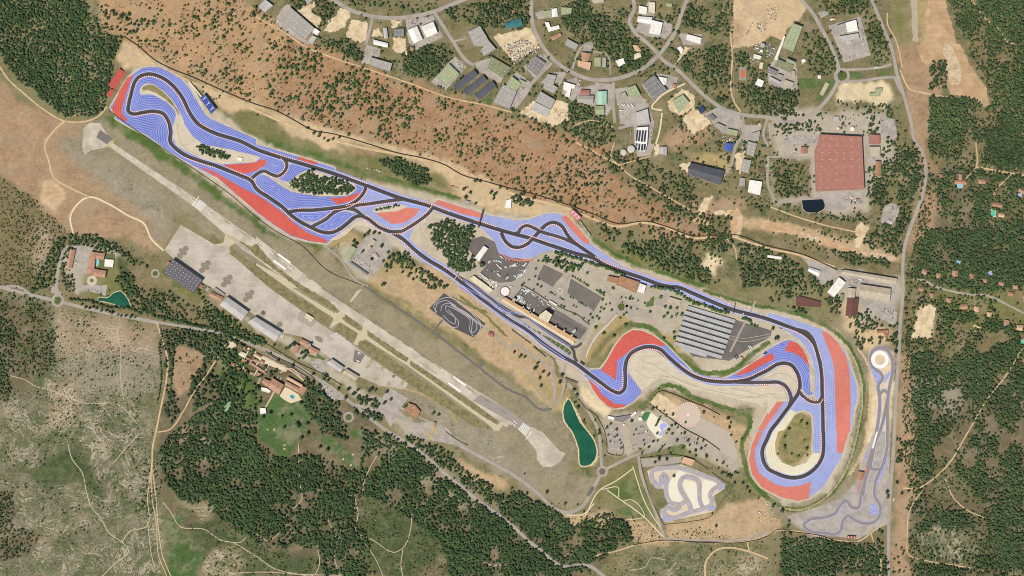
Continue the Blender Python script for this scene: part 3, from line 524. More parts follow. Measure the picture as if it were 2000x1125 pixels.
for s in ('21 620,190 700,200 650,270 575,320 600,230', '21 850,310 900,330 870,380 800,450 760,440 800,350', '21 1190,545 1215,550 1190,600 1170,590', '10 1760,690 1870,750 1790,800 1770,850 1650,790 1740,770', '21 1900,1050 1930,1060 1890,1120 1840,1100', '21 790,20 830,10 745,110 730,105'): sheet('taxiway_link', P(s), M_taxi, 'pave')
sheet('parking_apron', P('10 1410,630 1700,800 1780,790 1800,860 1995,1020 11 0,1030 110,1125 21 370,190 600,345 760,450 850,520 1185,745 1160,795 960,760 800,690 700,640 590,560 350,380 200,350 150,330 20 1780,70 1650,0 10 1530,1050 1280,830'), M_apron, 'pave')
sheet('apron_panel', P('21 640,340 750,440 735,490 570,370'), surf('apron_pale', 'c3b9ab', .05, 20), 'road'); sheet('apron_panel', P('21 330,200 360,180 480,260 430,310 320,250'), surf('apron_grey', 'a69b8c', .05, 12), 'road')
sheet('apron_panel', P('21 770,480 850,520 810,590 755,575'), surf('pad_asphalt2', '7f756b', .05, 10), 'road')
M_stain = surf('pad_weathered', '8c8170', .12, 4)
for cx_, cy_ in ((357, 492), (400, 520.5), (443, 548.5), (485.5, 578)):
    for dx, dy, rx, ry, ro in ((5.8, -6.6, 5.6, 4.9, 30), (0, 0, 9, 4.7, 38), (-5.8, 7.6, 5.6, 5.2, 10)): sheet('aircraft_pad', disc(cx_+dx, cy_+dy, rx, 28, ry, ro), M_stain, 'paint', occ=False)
for s, ry in (('21 55,197', 5), ('21 185,286', 5)): sheet('aircraft_pad', disc(*P(s)[0], 5.4, 28, ry), M_stain, 'paint', occ=False)
sheet('aircraft_pad', disc(*P('21 490,402')[0], 8.5, 28, 4.5, 35), M_stain, 'paint', occ=False)
M_yel = surf('yellow_ring', 'a6925e', .1, 5)
for s in ('900,570', '872,612', '986,630', '933,710', '1033,750', '1073,690', '1141,740'):
    c = P('21 '+s)[0]; ribbon('tie_down_ring', disc(*c, 2.5, 20), 1.3, M_yel, 'paint', closed=True, sm=False, occ=False)
M_afg = surf('airfield_grass', '8a7f59', .2, 10, hex2='736d45', fine=.1)
for s in ('10 1862,755 1960,800 11 0,775 160,960 370,1110 21 560,95 655,180 635,200 560,150 330,5 11 150,985 0,875', '10 1785,850 1815,828 1995,955 11 0,955 220,1105 21 250,25 600,240 595,265 560,300 350,155 140,0 11 0,1035 10 1900,945', '21 690,205 832,300 820,325 780,320 690,250', '21 670,275 782,352 780,385 742,430 610,330 640,282', '21 868,332 1192,552 1172,580 1100,540 866,372', '21 850,402 1200,662 1848,1108 1700,1080 1300,820 1192,748 860,512 790,452 802,422', '21 1210,567 1898,1043 1880,1068 1790,1018 1198,602'): sheet('airfield_grass', P(s), M_afg, 'road', occ=False)
ud = (math.cos(R(35.6)), math.sin(R(35.6))); vd = (-ud[1], ud[0])       # runway direction on the map, and across
def rq(c, u0, u1, v0, v1): return [(c[0]+ud[0]*a+vd[0]*b_, c[1]+ud[1]*a+vd[1]*b_) for a, b_ in ((u0, v0), (u1, v0), (u1, v1), (u0, v1))]
def bars(c, n, L, wd, gap):
    for i in range(n):
        v = (i-(n-1)/2)*gap; sheet('threshold_bar', rq(c, -L/2, L/2, v-wd/2, v+wd/2), M_white, 'paint', occ=False)
bars(P('10 1563,478')[0], 8, 17, 1.4, 2.1); sheet('threshold_line', rq(P('10 1525,447')[0], -.8, .8, -11, 11), M_white, 'paint', occ=False)
bars(P('22 97,1097')[0], 8, 18, 1.4, 2.1); sheet('threshold_line', rq(P('32 130,30')[0], -.6, .6, -10, 10), M_white, 'paint', occ=False)
for s in ('11 220,893', '11 185,943', '21 1585,727', '21 1548,775'): sheet('aiming_mark', rq(P(s)[0], -15, 15, -2.1, 2.1), M_white, 'paint', occ=False)
M_rub = surf('touchdown_rubber', 'a2967f', .2, 12)
for s in ('11 230,880', '11 195,935', '21 1600,735', '21 1560,780', '10 1900,720', '21 1300,560'):
    for k in range(3): q = P(s)[0]; sheet('rubber_mark', rq((q[0]+random.uniform(-20, 20), q[1]+random.uniform(-14, 14)), -random.uniform(12, 30), random.uniform(12, 30), -.4, .4), M_rub, 'edge', occ=False)
cl0, cl1 = P('10 950,50')[0], P('21 1990,1010')[0]; nL = 24
for i in range(nL):
    t = (i+.5)/nL; c = (cl0[0]+(cl1[0]-cl0[0])*t, cl0[1]+(cl1[1]-cl0[1])*t); sheet('centre_line_dash', rq(c, -6, 6, -.35, .35), M_white if i < 3 else surf('worn_line', '8a8072', .05, 5), 'paint', occ=False)
sheet('runway_line', P('00 895,1082 10 880,0 845,35 862,0'), surf('yellow_line', 'cdbb6a', .1, 5), 'paint', occ=False)
def text_sheet(body, c, size, ang):
    cu = bpy.data.curves.new('txt', 'FONT'); cu.body = body; cu.size = size*S; cu.align_x = 'CENTER'; cu.align_y = 'CENTER'
    t_ = bpy.data.objects.new('txt', cu); col.objects.link(t_); dg = bpy.context.evaluated_depsgraph_get(); me_ = bpy.data.meshes.new_from_object(t_.evaluated_get(dg)); bpy.data.objects.remove(t_)
    me_.materials.clear(); me_.materials.append(M_white); o = bpy.data.objects.new('runway_number', me_); o.location = W(c, zl('paint')); o.rotation_euler = (0, 0, ang); o['kind'] = 'structure'; col.objects.link(o)
a31 = math.atan2(ud[1], -ud[0]) - math.pi/2
text_sheet('31', P('22 20,1060')[0], 13, a31); text_sheet('13', P('10 1640,533')[0], 13, a31+math.pi)
# ---------------------------------------------------------------- roads, yards, paths, water
M_road = surf('road_asphalt', 'aba091', .06, 25, hex2='a0968a'); M_roadd = surf('road_dark', '6f6a63', .08, 20); M_dirt = surf('dirt_track', 'd2b68c', .10, 12, hex2='c4a67c'); M_pdirt = surf('pale_track', 'dfcda8', .08, 12)
M_path = surf('limestone_path', 'cbb595', .12, 10); M_yard = surf('yard_asphalt', 'b1a799', .10, 18, hex2='a0978b', fine=.08); M_lot = surf('car_park_asphalt', 'a89d8d', .07, 18); M_dark = surf('fresh_asphalt', '6a645d', .08, 25, hex2='746d65'); M_sandl = surf('sandy_ground', 'dcc8a2', .14, 14, hex2='c8ae86', fine=.1); M_cream = surf('cream_ground', 'e6dcc2', .05, 15)
def roads(name, m, layer, rows):
    for w_, s in rows: ribbon(name, P(s), w_, m, layer)
roads('road', M_road, 'road', [
 (7.5, '01 560,-20 640,20 700,60 900,125 1100,140 1250,122 1400,85 1500,45 1640,-10'), (6.5, '01 1385,90 1450,190 1540,330 1650,480 1700,510'), (4, '01 1540,325 1640,295'), (5.5, '01 910,130 885,240 855,350'), (3.5, '01 1130,150 1125,200'),
 (7.5, '02 150,-20 160,180 220,330 330,470 450,555 600,615 750,622 900,590 1000,545 1100,470 1180,385 1270,250 1330,80 1370,-20'), (7, '02 940,-20 955,60 915,170 955,250 1060,340 1120,400 1180,470 1290,545 1400,650 1500,745 1650,850 1800,895 1995,915 03 150,955 300,910 400,840 500,720 545,630'),
 (7, '03 240,-20 340,90 420,230 500,380 548,530 545,640'), (5, '03 560,545 700,540 900,520 965,500'), (5, '03 560,640 700,632 900,605 985,600'), (6, '03 985,600 1040,720'),
 (6.5, '03 800,-20 900,220 970,400 1000,550 1060,750 1110,930 1160,1125 13 1180,30 1230,200 1215,350 1160,520 1100,680 1065,800 1050,950 1052,1125 23 1030,300 1020,500 1000,800 985,1125 33 980,100 958,400 942,700 938,1140'), (3, '03 905,220 975,390 1000,540'),
 (6, '02 310,490 200,600 140,660 20,700'), (5.5, '02 790,640 790,800 800,960'), (4, '02 470,540 510,420 560,350 620,340 630,380'), (3, '02 610,400 740,430 770,580'), (5, '02 830,1000 950,970'), (5, '02 1800,910 1800,1050 1750,1125 12 1700,180 1650,250'), (5, '12 1995,20 1960,-60 02 1990,920'),
 (6.5, 'F -10,558 55,575 112,588 160,600 215,612 320,632 380,642 450,655 500,676 560,703 600,728 640,752 690,790 758,843 801,868 876,931 938,981 983,1013 1000,1026 1032,1056 1063,1081 1095,1105 1150,1105 1185,1130'),
 (6.5, 'F 690,790 730,800 780,815 830,838 870,850 891,865 931,888 1000,926 1050,963 1083,993 1108,1001 1135,991 1155,961 1172,928'), (5.5, 'F 1175,912 1172,868 1168,840 1150,805 1135,780 1108,748'), (5.5, 'F 1182,917 1238,890 1298,873 1330,860'), (5.5, '32 985,190 1000,300 1100,580 1195,850'),
 (4.5, '32 1195,835 1500,850 1700,850 1850,830 1995,785'), (5, '13 0,100 10,350 60,440 260,430 430,420'), (4.5, '03 10,960 20,1125'), (3.5, '13 0,100 330,110'), (3, '13 340,110 345,410'), (3, '13 770,0 765,290 750,420'),
 (7, '10 530,790 480,870 460,950 440,1100 20 440,70'), (5, '20 -10,-5 150,-5 250,60'), (4, '13 1130,1060 1200,1060 1300,1110 23 1400,20 1550,50 1700,60 1900,150 1995,200'), (4.5, 'C 590,880 640,740'), (4, 'F 770,790 790,800 840,825'),
 (6.5, 'B 1080,1140 1180,950 1300,760 1500,560 1650,400'), (5, 'B 1460,-10 1530,140 1640,240'), (5, 'B 1770,300 1990,300'), (4, 'B 1080,870 1200,640 1300,480 1260,400 700,180 550,60'), (5, 'A 560,640 800,580 960,480 1060,310 1130,200 1300,110 1440,85'), (4, 'B 840,130 760,140 700,60'), (5, 'A 1100,500 1400,660 1500,700'), (5, 'A 1700,440 1600,600 1450,660'),
 (4, '22 1900,100 1700,500'), (3.5, '11 520,780 640,880 800,1080 870,1110'), (4, '22 410,600 400,800 330,950'), (4.5, '21 1520,130 1700,250 1990,480'), (5, '22 0,430 150,520 310,650 330,900'), (3, '22 90,600 310,940')])
roads('road', M_roadd, 'road', [(4.2, '21 840,-15 1060,130 1400,360 1700,590 1980,800 22 100,850 230,950 310,945'), (4, '21 1370,360 1460,240'), (7, '32 590,500 635,430'), (5, '21 1735,615 1780,590')])
roads('dirt_track', M_dirt, 'road', [
 (4.5, 'F 242,84 300,125 380,163 500,216 600,258 700,287 800,306 900,334 1000,378 1110,408 1160,428 1200,442 1260,435 1310,447 1350,464 1390,463'), (4, '12 1700,715 1995,812 13 250,868 520,960'), (2.6, '01 0,130 200,240 400,370 600,450 850,532 1200,650 1500,760 1800,822 1995,875'), (3, '00 0,522 50,600 200,740 350,860 500,942 780,895 835,830'), (3.5, '00 500,945 420,1020 350,1125 10 380,130 420,260 560,350 690,410'),
 (3.2, '20 1220,270 1270,420 1305,560 1290,760 1250,950 1215,1125 30 1190,120 1185,240 1165,400'), (1.6, '30 1185,260 1180,480 1220,720 1235,960 1300,1125'), (1.8, '30 1190,300 1215,520 1240,800 1265,960 1330,1125'), (2.6, '20 1700,540 1600,690 1500,830 1430,960 1310,1110 1230,1125'), (3, '02 1700,250 1715,400 1735,800 1780,870'), (2.6, '12 500,-10 640,60 730,115 830,165 900,230 1100,350 1400,520'), (2.2, '12 800,-10 770,90 820,160'), (2, '12 830,165 960,130 1080,95'), (2.6, '13 -10,480 200,560 430,630 700,690'), (2.4, '13 1620,-10 1620,180 1540,270'), (3, '13 1620,180 1900,230 1995,245'), (2.4, '13 1900,240 1800,330 1750,400'),
 (2.6, '33 1560,0 1400,260 1260,390 1170,440 1050,440'), (2.2, '23 1995,450 1850,690 1700,880 1560,1125'), (2, '33 1380,370 1450,520 1550,610 1680,670'), (2, '33 1210,450 1110,600 1085,800 1100,960 1250,1010 1450,1040 1680,1085'), (3.2, '32 1505,1125 1510,1020 1600,920 1700,905 1830,930 1995,990'), (2.6, '32 1850,940 1840,850 1870,810'), (2.4, '32 590,1010 640,975 800,935 980,880 1150,855 1500,860 1850,850 1995,800 33 70,770 200,775 560,850 700,855 830,770 940,705'), (2.4, '33 800,790 850,930 880,1010 870,1125'), (2, '03 1580,-10 1700,150 1800,230 1860,320 1995,362'), (3, '03 1030,540 1060,620 1100,690 1200,720 1400,760'), (2.4, '03 930,100 930,180 990,300 1030,430 1045,530'), (2, '12 1640,710 1740,820 1750,900'), (2, '02 790,990 600,940 480,980')])
roads('dirt_track', M_pdirt, 'road', [(3.4, '10 575,720 550,560 690,415 850,470 1000,560 1120,620 1180,740 1275,832'), (2, '32 570,660 690,450 800,390 940,290'), (2, '32 740,455 830,520 1000,640 1180,820'), (1.6, '32 700,450 830,440 830,510'), (1.8, '32 940,270 1050,580 1150,740'), (2, '32 420,650 560,640 640,560'), (1.4, '32 870,540 920,530 1030,660 880,690'), (2.4, '22 1960,930 1900,880'), (3, '02 1170,860 1090,840 1150,760 1350,650'), (3, '02 1170,880 1150,1020 1120,1125')])
roads('footpath', M_path, 'road', [
 (1.2, '20 60,680 200,720 280,770 400,800 550,860 670,900 920,910 1070,1060'), (1.5, '30 530,100 560,210 640,320 670,450 700,560 800,700 850,790 950,860 1000,920 880,1040 800,1125'), (1.5, '30 950,860 1010,780 1140,740 1150,500 1160,420'), (1.5, '30 1270,550 1340,640 1390,730 1600,765 1720,845 1810,865 1990,970'), (1.3, '30 1810,865 1880,860 1920,820'), (1.5, '31 330,100 340,400 355,530 280,610'), (1.4, '31 770,515 795,640 780,780 900,840 1100,935 1150,900 1200,780 1215,640'), (1.4, '31 1145,915 1130,1050 1145,1125'), (1.2, '31 810,820 930,990 990,1125'), (1.4, '31 0,970 150,1070 300,1105 460,1110 490,1050 475,880'), (1.4, '31 -200,1105 100,1095 300,1110 670,1120'), (1.3, '31 0,800 100,850 180,790'), (1.6, '31 1720,970 1800,1030 1995,1030'), (1.2, '31 560,680 620,830 615,1000 650,1110'), (1.3, '31 700,510 830,460 840,400 900,260 940,190'), (1.2, '32 920,1080 1040,1050 1080,990 1200,1000'), (1.2, '30 870,260 980,130 1090,10'), (1.2, '20 910,300 940,500 945,750 965,870'), (1.2, '30 1150,700 1190,1000 1215,1080'), (1.2, '00 520,920 620,890 770,880')])
for c, r_, w_ in (('03 575,590', 13, 5), ('20 450,100', 10.5, 4.5), ('B 1703,315', 10.5, 5.5), ('21 722,1008', 8.5, 4), ('32 703,310', 8.5, 5), ('10 1210,1010', 7, 3.5)): ribbon('roundabout', disc(*P(c)[0], r_), w_, M_road, 'road', closed=True, sm=False)
M_isl = surf('roundabout_green', '556132', .15, 6); M_lawn = surf('lawn', '55693a', .18, 12, hex2='6b7243'); M_isl2 = surf('roundabout_stone', '6c6350', .2, 3)
for c, r_ in (('03 575,590', 8.5), ('20 450,100', 6.5), ('B 1703,315', 7), ('21 722,1008', 5.5), ('10 1210,1010', 4.5)): sheet('lawn', disc(*P(c)[0], r_), M_isl, 'runoff', occ=False)
sheet('lawn', disc(*P('32 703,310')[0], 6.2), M_isl2, 'runoff', occ=False)
def sheets(name, m, rows, layer='pave', occ=True, sm=False):
    for s in rows: sheet(name, P(s), m, layer, occ, sm)
sheets('yard', M_yard, ['01 190,80 240,30 270,40 250,120 300,250 430,340 400,350 190,220 160,140', '01 860,350 970,380 960,440 890,500 820,500', '01 1165,150 1380,120 1460,290 1250,390 1190,330', '01 1550,440 1640,520 1500,680 1480,700 1360,640', '01 1700,490 1830,450 1990,530 1900,650 1740,560', '01 1990,590 2030,560 2150,650 2140,700 2020,860 1850,790', '02 90,520 190,430 260,420 290,480 180,610', '02 180,100 360,50 370,130 200,150', '02 560,350 630,345 620,400 540,420', '02 220,640 330,560 410,560 420,580 340,720', '02 400,640 500,600 540,680 480,790 390,740', '02 510,690 650,660 650,830 510,800', '02 650,640 790,660 790,830 740,900 650,890', '02 975,200 1060,10 1100,10 1110,140 1250,190 1240,250 1200,300 1080,290 960,240', '02 1300,260 1480,270 1480,350 1340,350', '02 800,690 900,680 1050,780 1040,800 820,820', '02 830,810 1060,800 1110,960 1080,1125 950,1125 950,990 840,960', '12 950,0 1110,0 1080,90 980,100', '02 1010,660 1130,570 1290,600 1290,660 1100,790', '02 1490,890 1620,830 1770,900 1800,950 1750,1060 1640,1040', '02 1780,970 1800,1100 1900,1100 1950,980', '03 470,200 720,130 800,430 590,490 540,360', '03 390,100 460,80 480,110 410,140', '03 0,520 60,450 220,470 230,700 100,700 0,650', '03 400,1050 160,1060 80,1125 13 200,10 380,0 380,60', '13 370,375 600,365 620,440 610,510 450,520 430,440', '13 610,365 745,360 760,470 620,475', '13 740,-30 870,-30 880,160 770,150', '03 870,900 980,930 1010,1060 970,1100 880,1030', '10 555,785 740,810 700,840 680,1010 590,1020 610,900', 'C 1370,520 1640,500 1720,620 1560,720', 'C 1540,870 1640,860 1950,1125 1700,1125', '13 900,500 940,460 1035,480 1010,570 960,640 880,610', 'K 470,470 540,330 1890,540 1860,1100 960,1125 880,760 520,830', '13 230,850 400,920 520,980 560,1040 420,1100 300,930', '23 700,100 950,90 1010,200 990,300 860,230 760,160', '20 550,-20 840,-20 820,60 700,30', '11 690,920 860,720 1000,700 1060,830 1000,920 920,1040 860,1010 730,960', '33 150,660 560,530 700,380 740,200 790,80 830,0 950,0 940,700 700,840 400,800 270,740', '31 1150,0 1280,-60 1480,10 1640,90 1560,110 1380,70', '21 1160,1060 1400,1040 1500,1100 1560,1200 1400,1190 1200,1150', '21 1040,780 1190,860 1090,980 1050,1090 950,900'])
sheets('car_park', M_lot, ['A 640,600 760,580 960,480 1050,330 1130,260 1220,280 1240,340 1190,450 1500,660 1640,620 1680,700 2000,980 2100,1100 2000,1300 1500,1000 960,620 880,720 800,830 560,790 560,680', 'B 1810,360 1995,330 2100,380 2200,480 1990,470 1810,480', 'B 550,60 870,60 860,160 1260,400 1310,480 1200,600 700,300', 'E 400,560 600,540 700,740 690,1000 480,1010', 'E 820,560 1020,480 1190,760 1180,820 840,930 800,780', 'E 1280,850 1600,700 1760,720 1990,900 1990,1010 1900,900 1700,860', '22 1110,80 1210,40 1200,150 1120,140', '20 390,-20 440,0 500,60 400,40', '32 1005,210 1320,195 1320,240 1100,270 1010,275'])
sheets('car_park', M_dark, ['A 110,40 150,-100 330,-150 540,-60 600,120 1080,240 1050,330 980,470 860,550 620,580 350,480 300,420 400,300 220,190', 'A 1290,290 1600,440 1430,640 1190,500', 'A 1710,510 2200,800 2070,1030 1660,740', 'B 150,10 1225,585 1060,830 0,240 0,190', 'N 30,940 290,210 1470,560 2350,820 2300,980 1900,1200 1300,1560 400,1450'])
sheets('practice_pad', surf('practice_asphalt', '55524f', .08, 20), ['21 1350,160 1465,40 1790,280 1700,390 1550,320'])
sheets('painted_lane', M_white, [] )
ribbon('lane_line', P('N 1310,940 1600,1005 2000,960 2300,900'), .8, surf('worn_white', 'c5b9a8', .05, 6), 'paint', occ=False); ribbon('lane_line', P('N 1310,1010 1600,1085 2000,1040 2300,960'), .8, MATS['worn_white'], 'paint', occ=False)
M_bay = surf('bay_line', 'a79d90', .05, 6)
def bays(a, b_, n, L, row_gap=None):
    """rows of parking bay lines"""
    a, b_ = P(a)[0], P(b_)[0]; dx, dy = b_[0]-a[0], b_[1]-a[1]; l = math.hypot(dx, dy); nx, ny = -dy/l, dx/l; V = []; Fc = []; z = zl('paint')
    for i in range(n+1):
        x, y = a[0]+dx*i/n, a[1]+dy*i/n; hx, hy = dx/l*.18, dy/l*.18; k = len(V)
        V += [W(q_, z) for q_ in ((x-hx, y-hy), (x+hx, y+hy), (x+hx+nx*L, y+hy+ny*L), (x-hx+nx*L, y-hy+ny*L))]; Fc.append((k+3, k+2, k+1, k))
    o = mesh_obj('parking_bay_lines', V, Fc, M_bay); o['kind'] = 'structure'
for t_ in range(9): bays('A %f,%f' % (1290-t_*11.5, 300+t_*24), 'A %f,%f' % (1590-t_*20, 440+t_*24), 26, 1.6)
for t_ in range(10): bays('A %f,%f' % (1720-t_*4, 520+t_*24), 'A %f,%f' % (2190-t_*13, 800+t_*24), 38, 1.6)
for s0, s1, n_ in (('B 620,470', 'B 1050,720', 30), ('B 580,540', 'B 960,760', 28), ('B 690,330', 'B 1200,610', 34), ('B 660,370', 'B 1180,660', 34), ('B 420,200', 'B 560,290', 10)): bays(s0, s1, n_, 4.5)
sheets('sandy_lot', M_sandl, ['01 555,200 660,60 740,90 700,200 620,250 530,245', '01 740,145 870,175 865,310 800,330 700,290', '01 910,235 960,210 985,280 940,295 905,280', '01 1050,155 1130,170 1100,220 1060,215', '01 1065,290 1165,300 1180,430 1070,400', '01 1845,280 2140,215 2210,370 2000,480 1920,380', '01 310,80 400,40 470,10 430,90 510,150 480,220', '02 60,880 160,790 330,780 430,800 440,930 320,990 180,930', '02 1215,790 1330,690 1420,740 1420,830 1330,900 1230,870', '02 1330,920 1420,840 1560,960 1400,1050', '12 1310,160 1390,145 1370,230 1310,200', '12 1460,500 1500,420 1565,410 1500,550 1450,550', '12 1575,515 1715,520 1710,560 1575,550', '12 1740,80 1810,60 1800,200 1780,240 1740,180', '02 1800,1020 1870,980 1940,970 1920,1090 1840,1100', '02 1260,520 1390,370 1340,370 1310,440 1280,500', '13 690,640 730,610 790,660 750,700 710,830 680,810', '13 290,690 400,740 395,765 280,720', '23 1180,150 1290,130 1310,180 1260,400 1120,390', '23 1590,290 1650,300 1610,345', '12 1110,20 1150,0 1140,80 1110,110', 'E 1110,200 1250,50 1540,260 1520,450 1420,440 1230,320 1130,270'], 'pave', True)
sheets('tennis_court', surf('court_green', '8fae84', .05, 8), ['20 1740,930 1770,880 1810,900 1790,950 1755,972'], 'road'); sheets('sports_court', surf('court_surround', '8f9a80', .06, 6), ['G 350,805 460,810 455,1015 345,1010'], 'road'); sheets('sports_court', surf('court_red', 'cf6650', .06, 6), ['G 375,845 440,850 435,975 378,972'], 'runoff')
sheets('lawn', M_lawn, ['10 1250,930 1285,1000 1330,1060 1280,1040', '10 1345,1060 1440,1125 1340,1120', '10 760,900 815,905 810,960 760,970', '10 820,850 890,860 900,900 830,900', '10 425,990 450,985 460,1050 420,1060', 'B 1830,530 1995,570 1995,650 1820,610', 'C 1380,400 1500,450 1490,490 1370,450', 'C 1510,400 1640,480 1620,505 1490,480', 'G 1270,980 1640,980 1640,1060 1500,1150 1260,1150', '03 420,630 510,600 520,660 400,800 370,760', '03 610,560 740,560 740,610 610,610', '03 850,550 960,540 980,580 850,590', '22 390,830 430,730 440,740 400,840', 'C 960,980 1080,960 1040,1060 920,1080', '22 1050,110 1110,60 1105,140 1040,150', '01 1760,790 1850,700 1830,830', '02 0,830 30,830 10,880', '02 245,720 360,640 350,720'], 'pave', False)
sheets('grass_oval', surf('putting_green', '3f7a44', .05, 8), ['E 990,440 1010,390 1060,355 1110,360 1100,410 1030,500'], 'road', sm=True); sheets('cream_plaza', M_cream, ['E 1110,390 1150,370 1230,440 1310,500 1410,580 1330,640 1290,760 1230,770 1060,570 1060,520', 'E 1360,840 1640,800'] [:1], 'pave')
sheets('skidpad', surf('skidpad_concrete', 'cbb9a4', .05, 15), ['E 1530,300 1600,235 1700,205 1800,230 1880,320 1890,430 1990,540 1990,700 1830,580 1700,590 1590,540 1530,460'], 'road', sm=True); sheets('skidpad', surf('skidpad_lane', 'b9ab98', .05, 15), ['22 1470,1010 1700,1125 32 1760,180 1740,230 1570,110 22 1420,1080'], 'road')
ribbon('kerb', disc(*P('22 1372,988')[0], 23.5), 1.6, M_kerb, 'paint', closed=True, sm=False, occ=False); sheet('skidpad_mark', disc(*P('22 1372,990')[0], 3), surf('pale_pink', 'ecd6cc', .05, 5), 'paint', occ=False)
ribbon('plaza_ring', disc(*P('A 690,712')[0], 9.6), 1.2, surf('plaza_dark', '6a5f56', .1, 4), 'paint', closed=True, sm=False, occ=False); sheet('plaza_disc', disc(*P('A 690,712')[0], 8.4), surf('plaza_white', 'efe2d8', .04, 4), 'paint', occ=False); ribbon('plaza_ring', disc(*P('22 375,25')[0], 5), 1, M_cream, 'paint', closed=True, sm=False, occ=False); sheet('plaza_disc', disc(*P('E 725,650')[0], 9.5), surf('plaza_pave', 'b9a493', .06, 5), 'paint', occ=False)
ribbon('plaza_ring', disc(*P('10 715,1065')[0], 7), 6, M_conc, 'road', closed=True, sm=False)
ribbon('road_median', P('B 1150,1100 1200,970 1310,780 1500,590 1640,430'), 1.6, M_cream, 'paint', occ=False)
sheets('hotel_terrace', surf('terrace_paving', 'dbc9a8', .06, 6), ['C 1010,925 1090,960 1220,1040 1270,1125 1100,1180 1000,1125 925,1065', 'C 640,925 780,990 760,1020 640,985', 'C 50,280 170,190 260,280 150,330', 'C 440,300 640,430 800,520 1060,640 1020,690 700,560 500,420'], 'pave', False)
roads('footpath', M_path, 'road', [(3, '21 140,810 110,870 70,935'), (2, 'C 930,700 1100,640 1300,820'), (2.5, 'C 560,400 900,560 1150,700 1300,830')])
for s in ('21 90,1105', '21 140,1105', '31 222,105', '31 222,135', '31 740,262', '31 885,42', '31 930,78', '31 970,85', '31 680,215', '31 755,180'): sheet('sand_bunker', disc(*P(s)[0], random.uniform(1.6, 2.6), 14, random.uniform(1.4, 2.2)), M_sandl, 'road')
M_earth = surf('turned_earth', 'bf9a72', .14, 12, hex2='c9aa84', streak=(-14, 40, 4, .1)); M_earthp = surf('pale_earth', 'd0b898', .14, 8, hex2='bfa07c')
sheets('earth_bank', M_earth, ['13 -60,585 100,625 280,685 450,735 600,795 700,830 700,862 600,838 440,792 260,725 -60,660', '12 1700,520 1760,500 1800,560 1780,640 1770,740 1710,720 1700,600', '12 1380,600 1480,560 1560,620 1540,640 1440,620'], 'pave', False)
sheets('earth_bank', M_earthp, ['13 240,692 330,700 405,732 395,765 300,735', '13 720,842 860,850 1010,885 990,915 900,905 740,868', '12 1760,560 1790,545 1800,640 1770,740 1745,735'], 'road', False)
sheets('ploughed_field', surf('ploughed_soil', 'b7966f', .16, 30, hex2='c0a27c', streak=(74, 90, 6, .09)), ['03 1262,-15 1385,-15 1400,100 1440,200 1465,335 1500,350 1560,480 1620,580 1700,680 1725,822 1680,826 1600,770 1540,750 1425,742 1400,640 1390,560 1380,480 1300,460 1240,512 1190,470 1165,370 1220,330 1240,250 1258,100'], 'pave', True)
sheets('ploughed_field', surf('chalky_soil', 'cbb795', .16, 12, hex2='bca27c', streak=(70, 60, 6, .12)), ['03 1380,330 1440,370 1500,520 1515,600 1480,665 1420,655 1395,560 1400,480 1360,420'], 'road', False); sheets('ploughed_field', surf('grey_track_soil', 'b3a58a', .1, 12), ['03 1112,-15 1160,-15 1172,325 1128,322'], 'pave', False)
M_ybay = surf('yellow_bay', 'd2b76a', .06, 4)
for i in range(9):
    for x0_, y0_ in ((1330, 35), (1370, -5)): q = P('31 %f,%f %f,%f' % (x0_+i*6-20, y0_+i*6-25, x0_+i*6+8, y0_+i*6-38)); ribbon('bay_stripe', q, 1.0, M_ybay, 'paint', occ=False, sm=False)
# kart circuits
M_kart = surf('kart_asphalt', 'b3a898', .05, 12, hex2='a89d8e'); M_kart2 = surf('kart_asphalt_dark', '8f857a', .06, 12); M_kblue = surf('kart_blue', '989cc9', .10, 6, hex2='aaabcb')
sheets('kart_ground', surf('kart_sand', 'd3c3a2', .08, 12), ['D 140,300 300,210 800,170 1100,280 1400,400 1650,560 1640,640 1440,780 1480,1000 1400,1090 32 1500,640 1400,660 1200,705 1160,670 1155,610 1220,565 1270,560 D 500,830 460,640 330,640 200,520'], 'pave')
sheets('gravel_bed', M_cream, ['D 560,560 640,400 740,280 890,330 800,430 745,560 760,680 860,850 840,900 620,890 560,760', 'D 830,560 880,470 1090,520 1115,700 1130,900 1180,1030 1040,1060 1010,950', 'D 1205,560 1250,460 1510,540 1340,780 1330,870 1360,960 1240,1000 1200,860'], 'road')
KT = {'kart_a': 'D 340,600 380,600 410,540 410,420 450,365 510,410 500,650 520,790 600,920 720,955 765,1000 700,1050 520,1020 470,1060 32 1185,620 1195,650 1230,670 1370,635 1490,600 1545,575 1565,540 1540,500 1560,460 1620,400 D 1500,490 1200,380 950,285 750,235 400,255 240,300 225,400 280,540', 'kart_b': '32 1390,630 1385,580 D 900,850 800,690 770,560 830,430 950,415 1090,455 1150,540 1155,700 1165,880 1230,1030', 'kart_c': '32 1330,550 D 900,880 980,980 985,1090', 'kart_d': 'D 720,960 830,920 900,880'}
for i, (k, s) in enumerate(KT.items()):
    pts = smooth(P(s), k == 'kart_a'); cl = k == 'kart_a'
    for sd_ in (1, -1): ribbon('kart_edge', pts, 2.0, M_kblue, 'edge', closed=cl, sm=False, off=sd_*3.2)
    ribbon('kart_track', pts, 5.6, M_kart, 'track', closed=cl, sm=False)
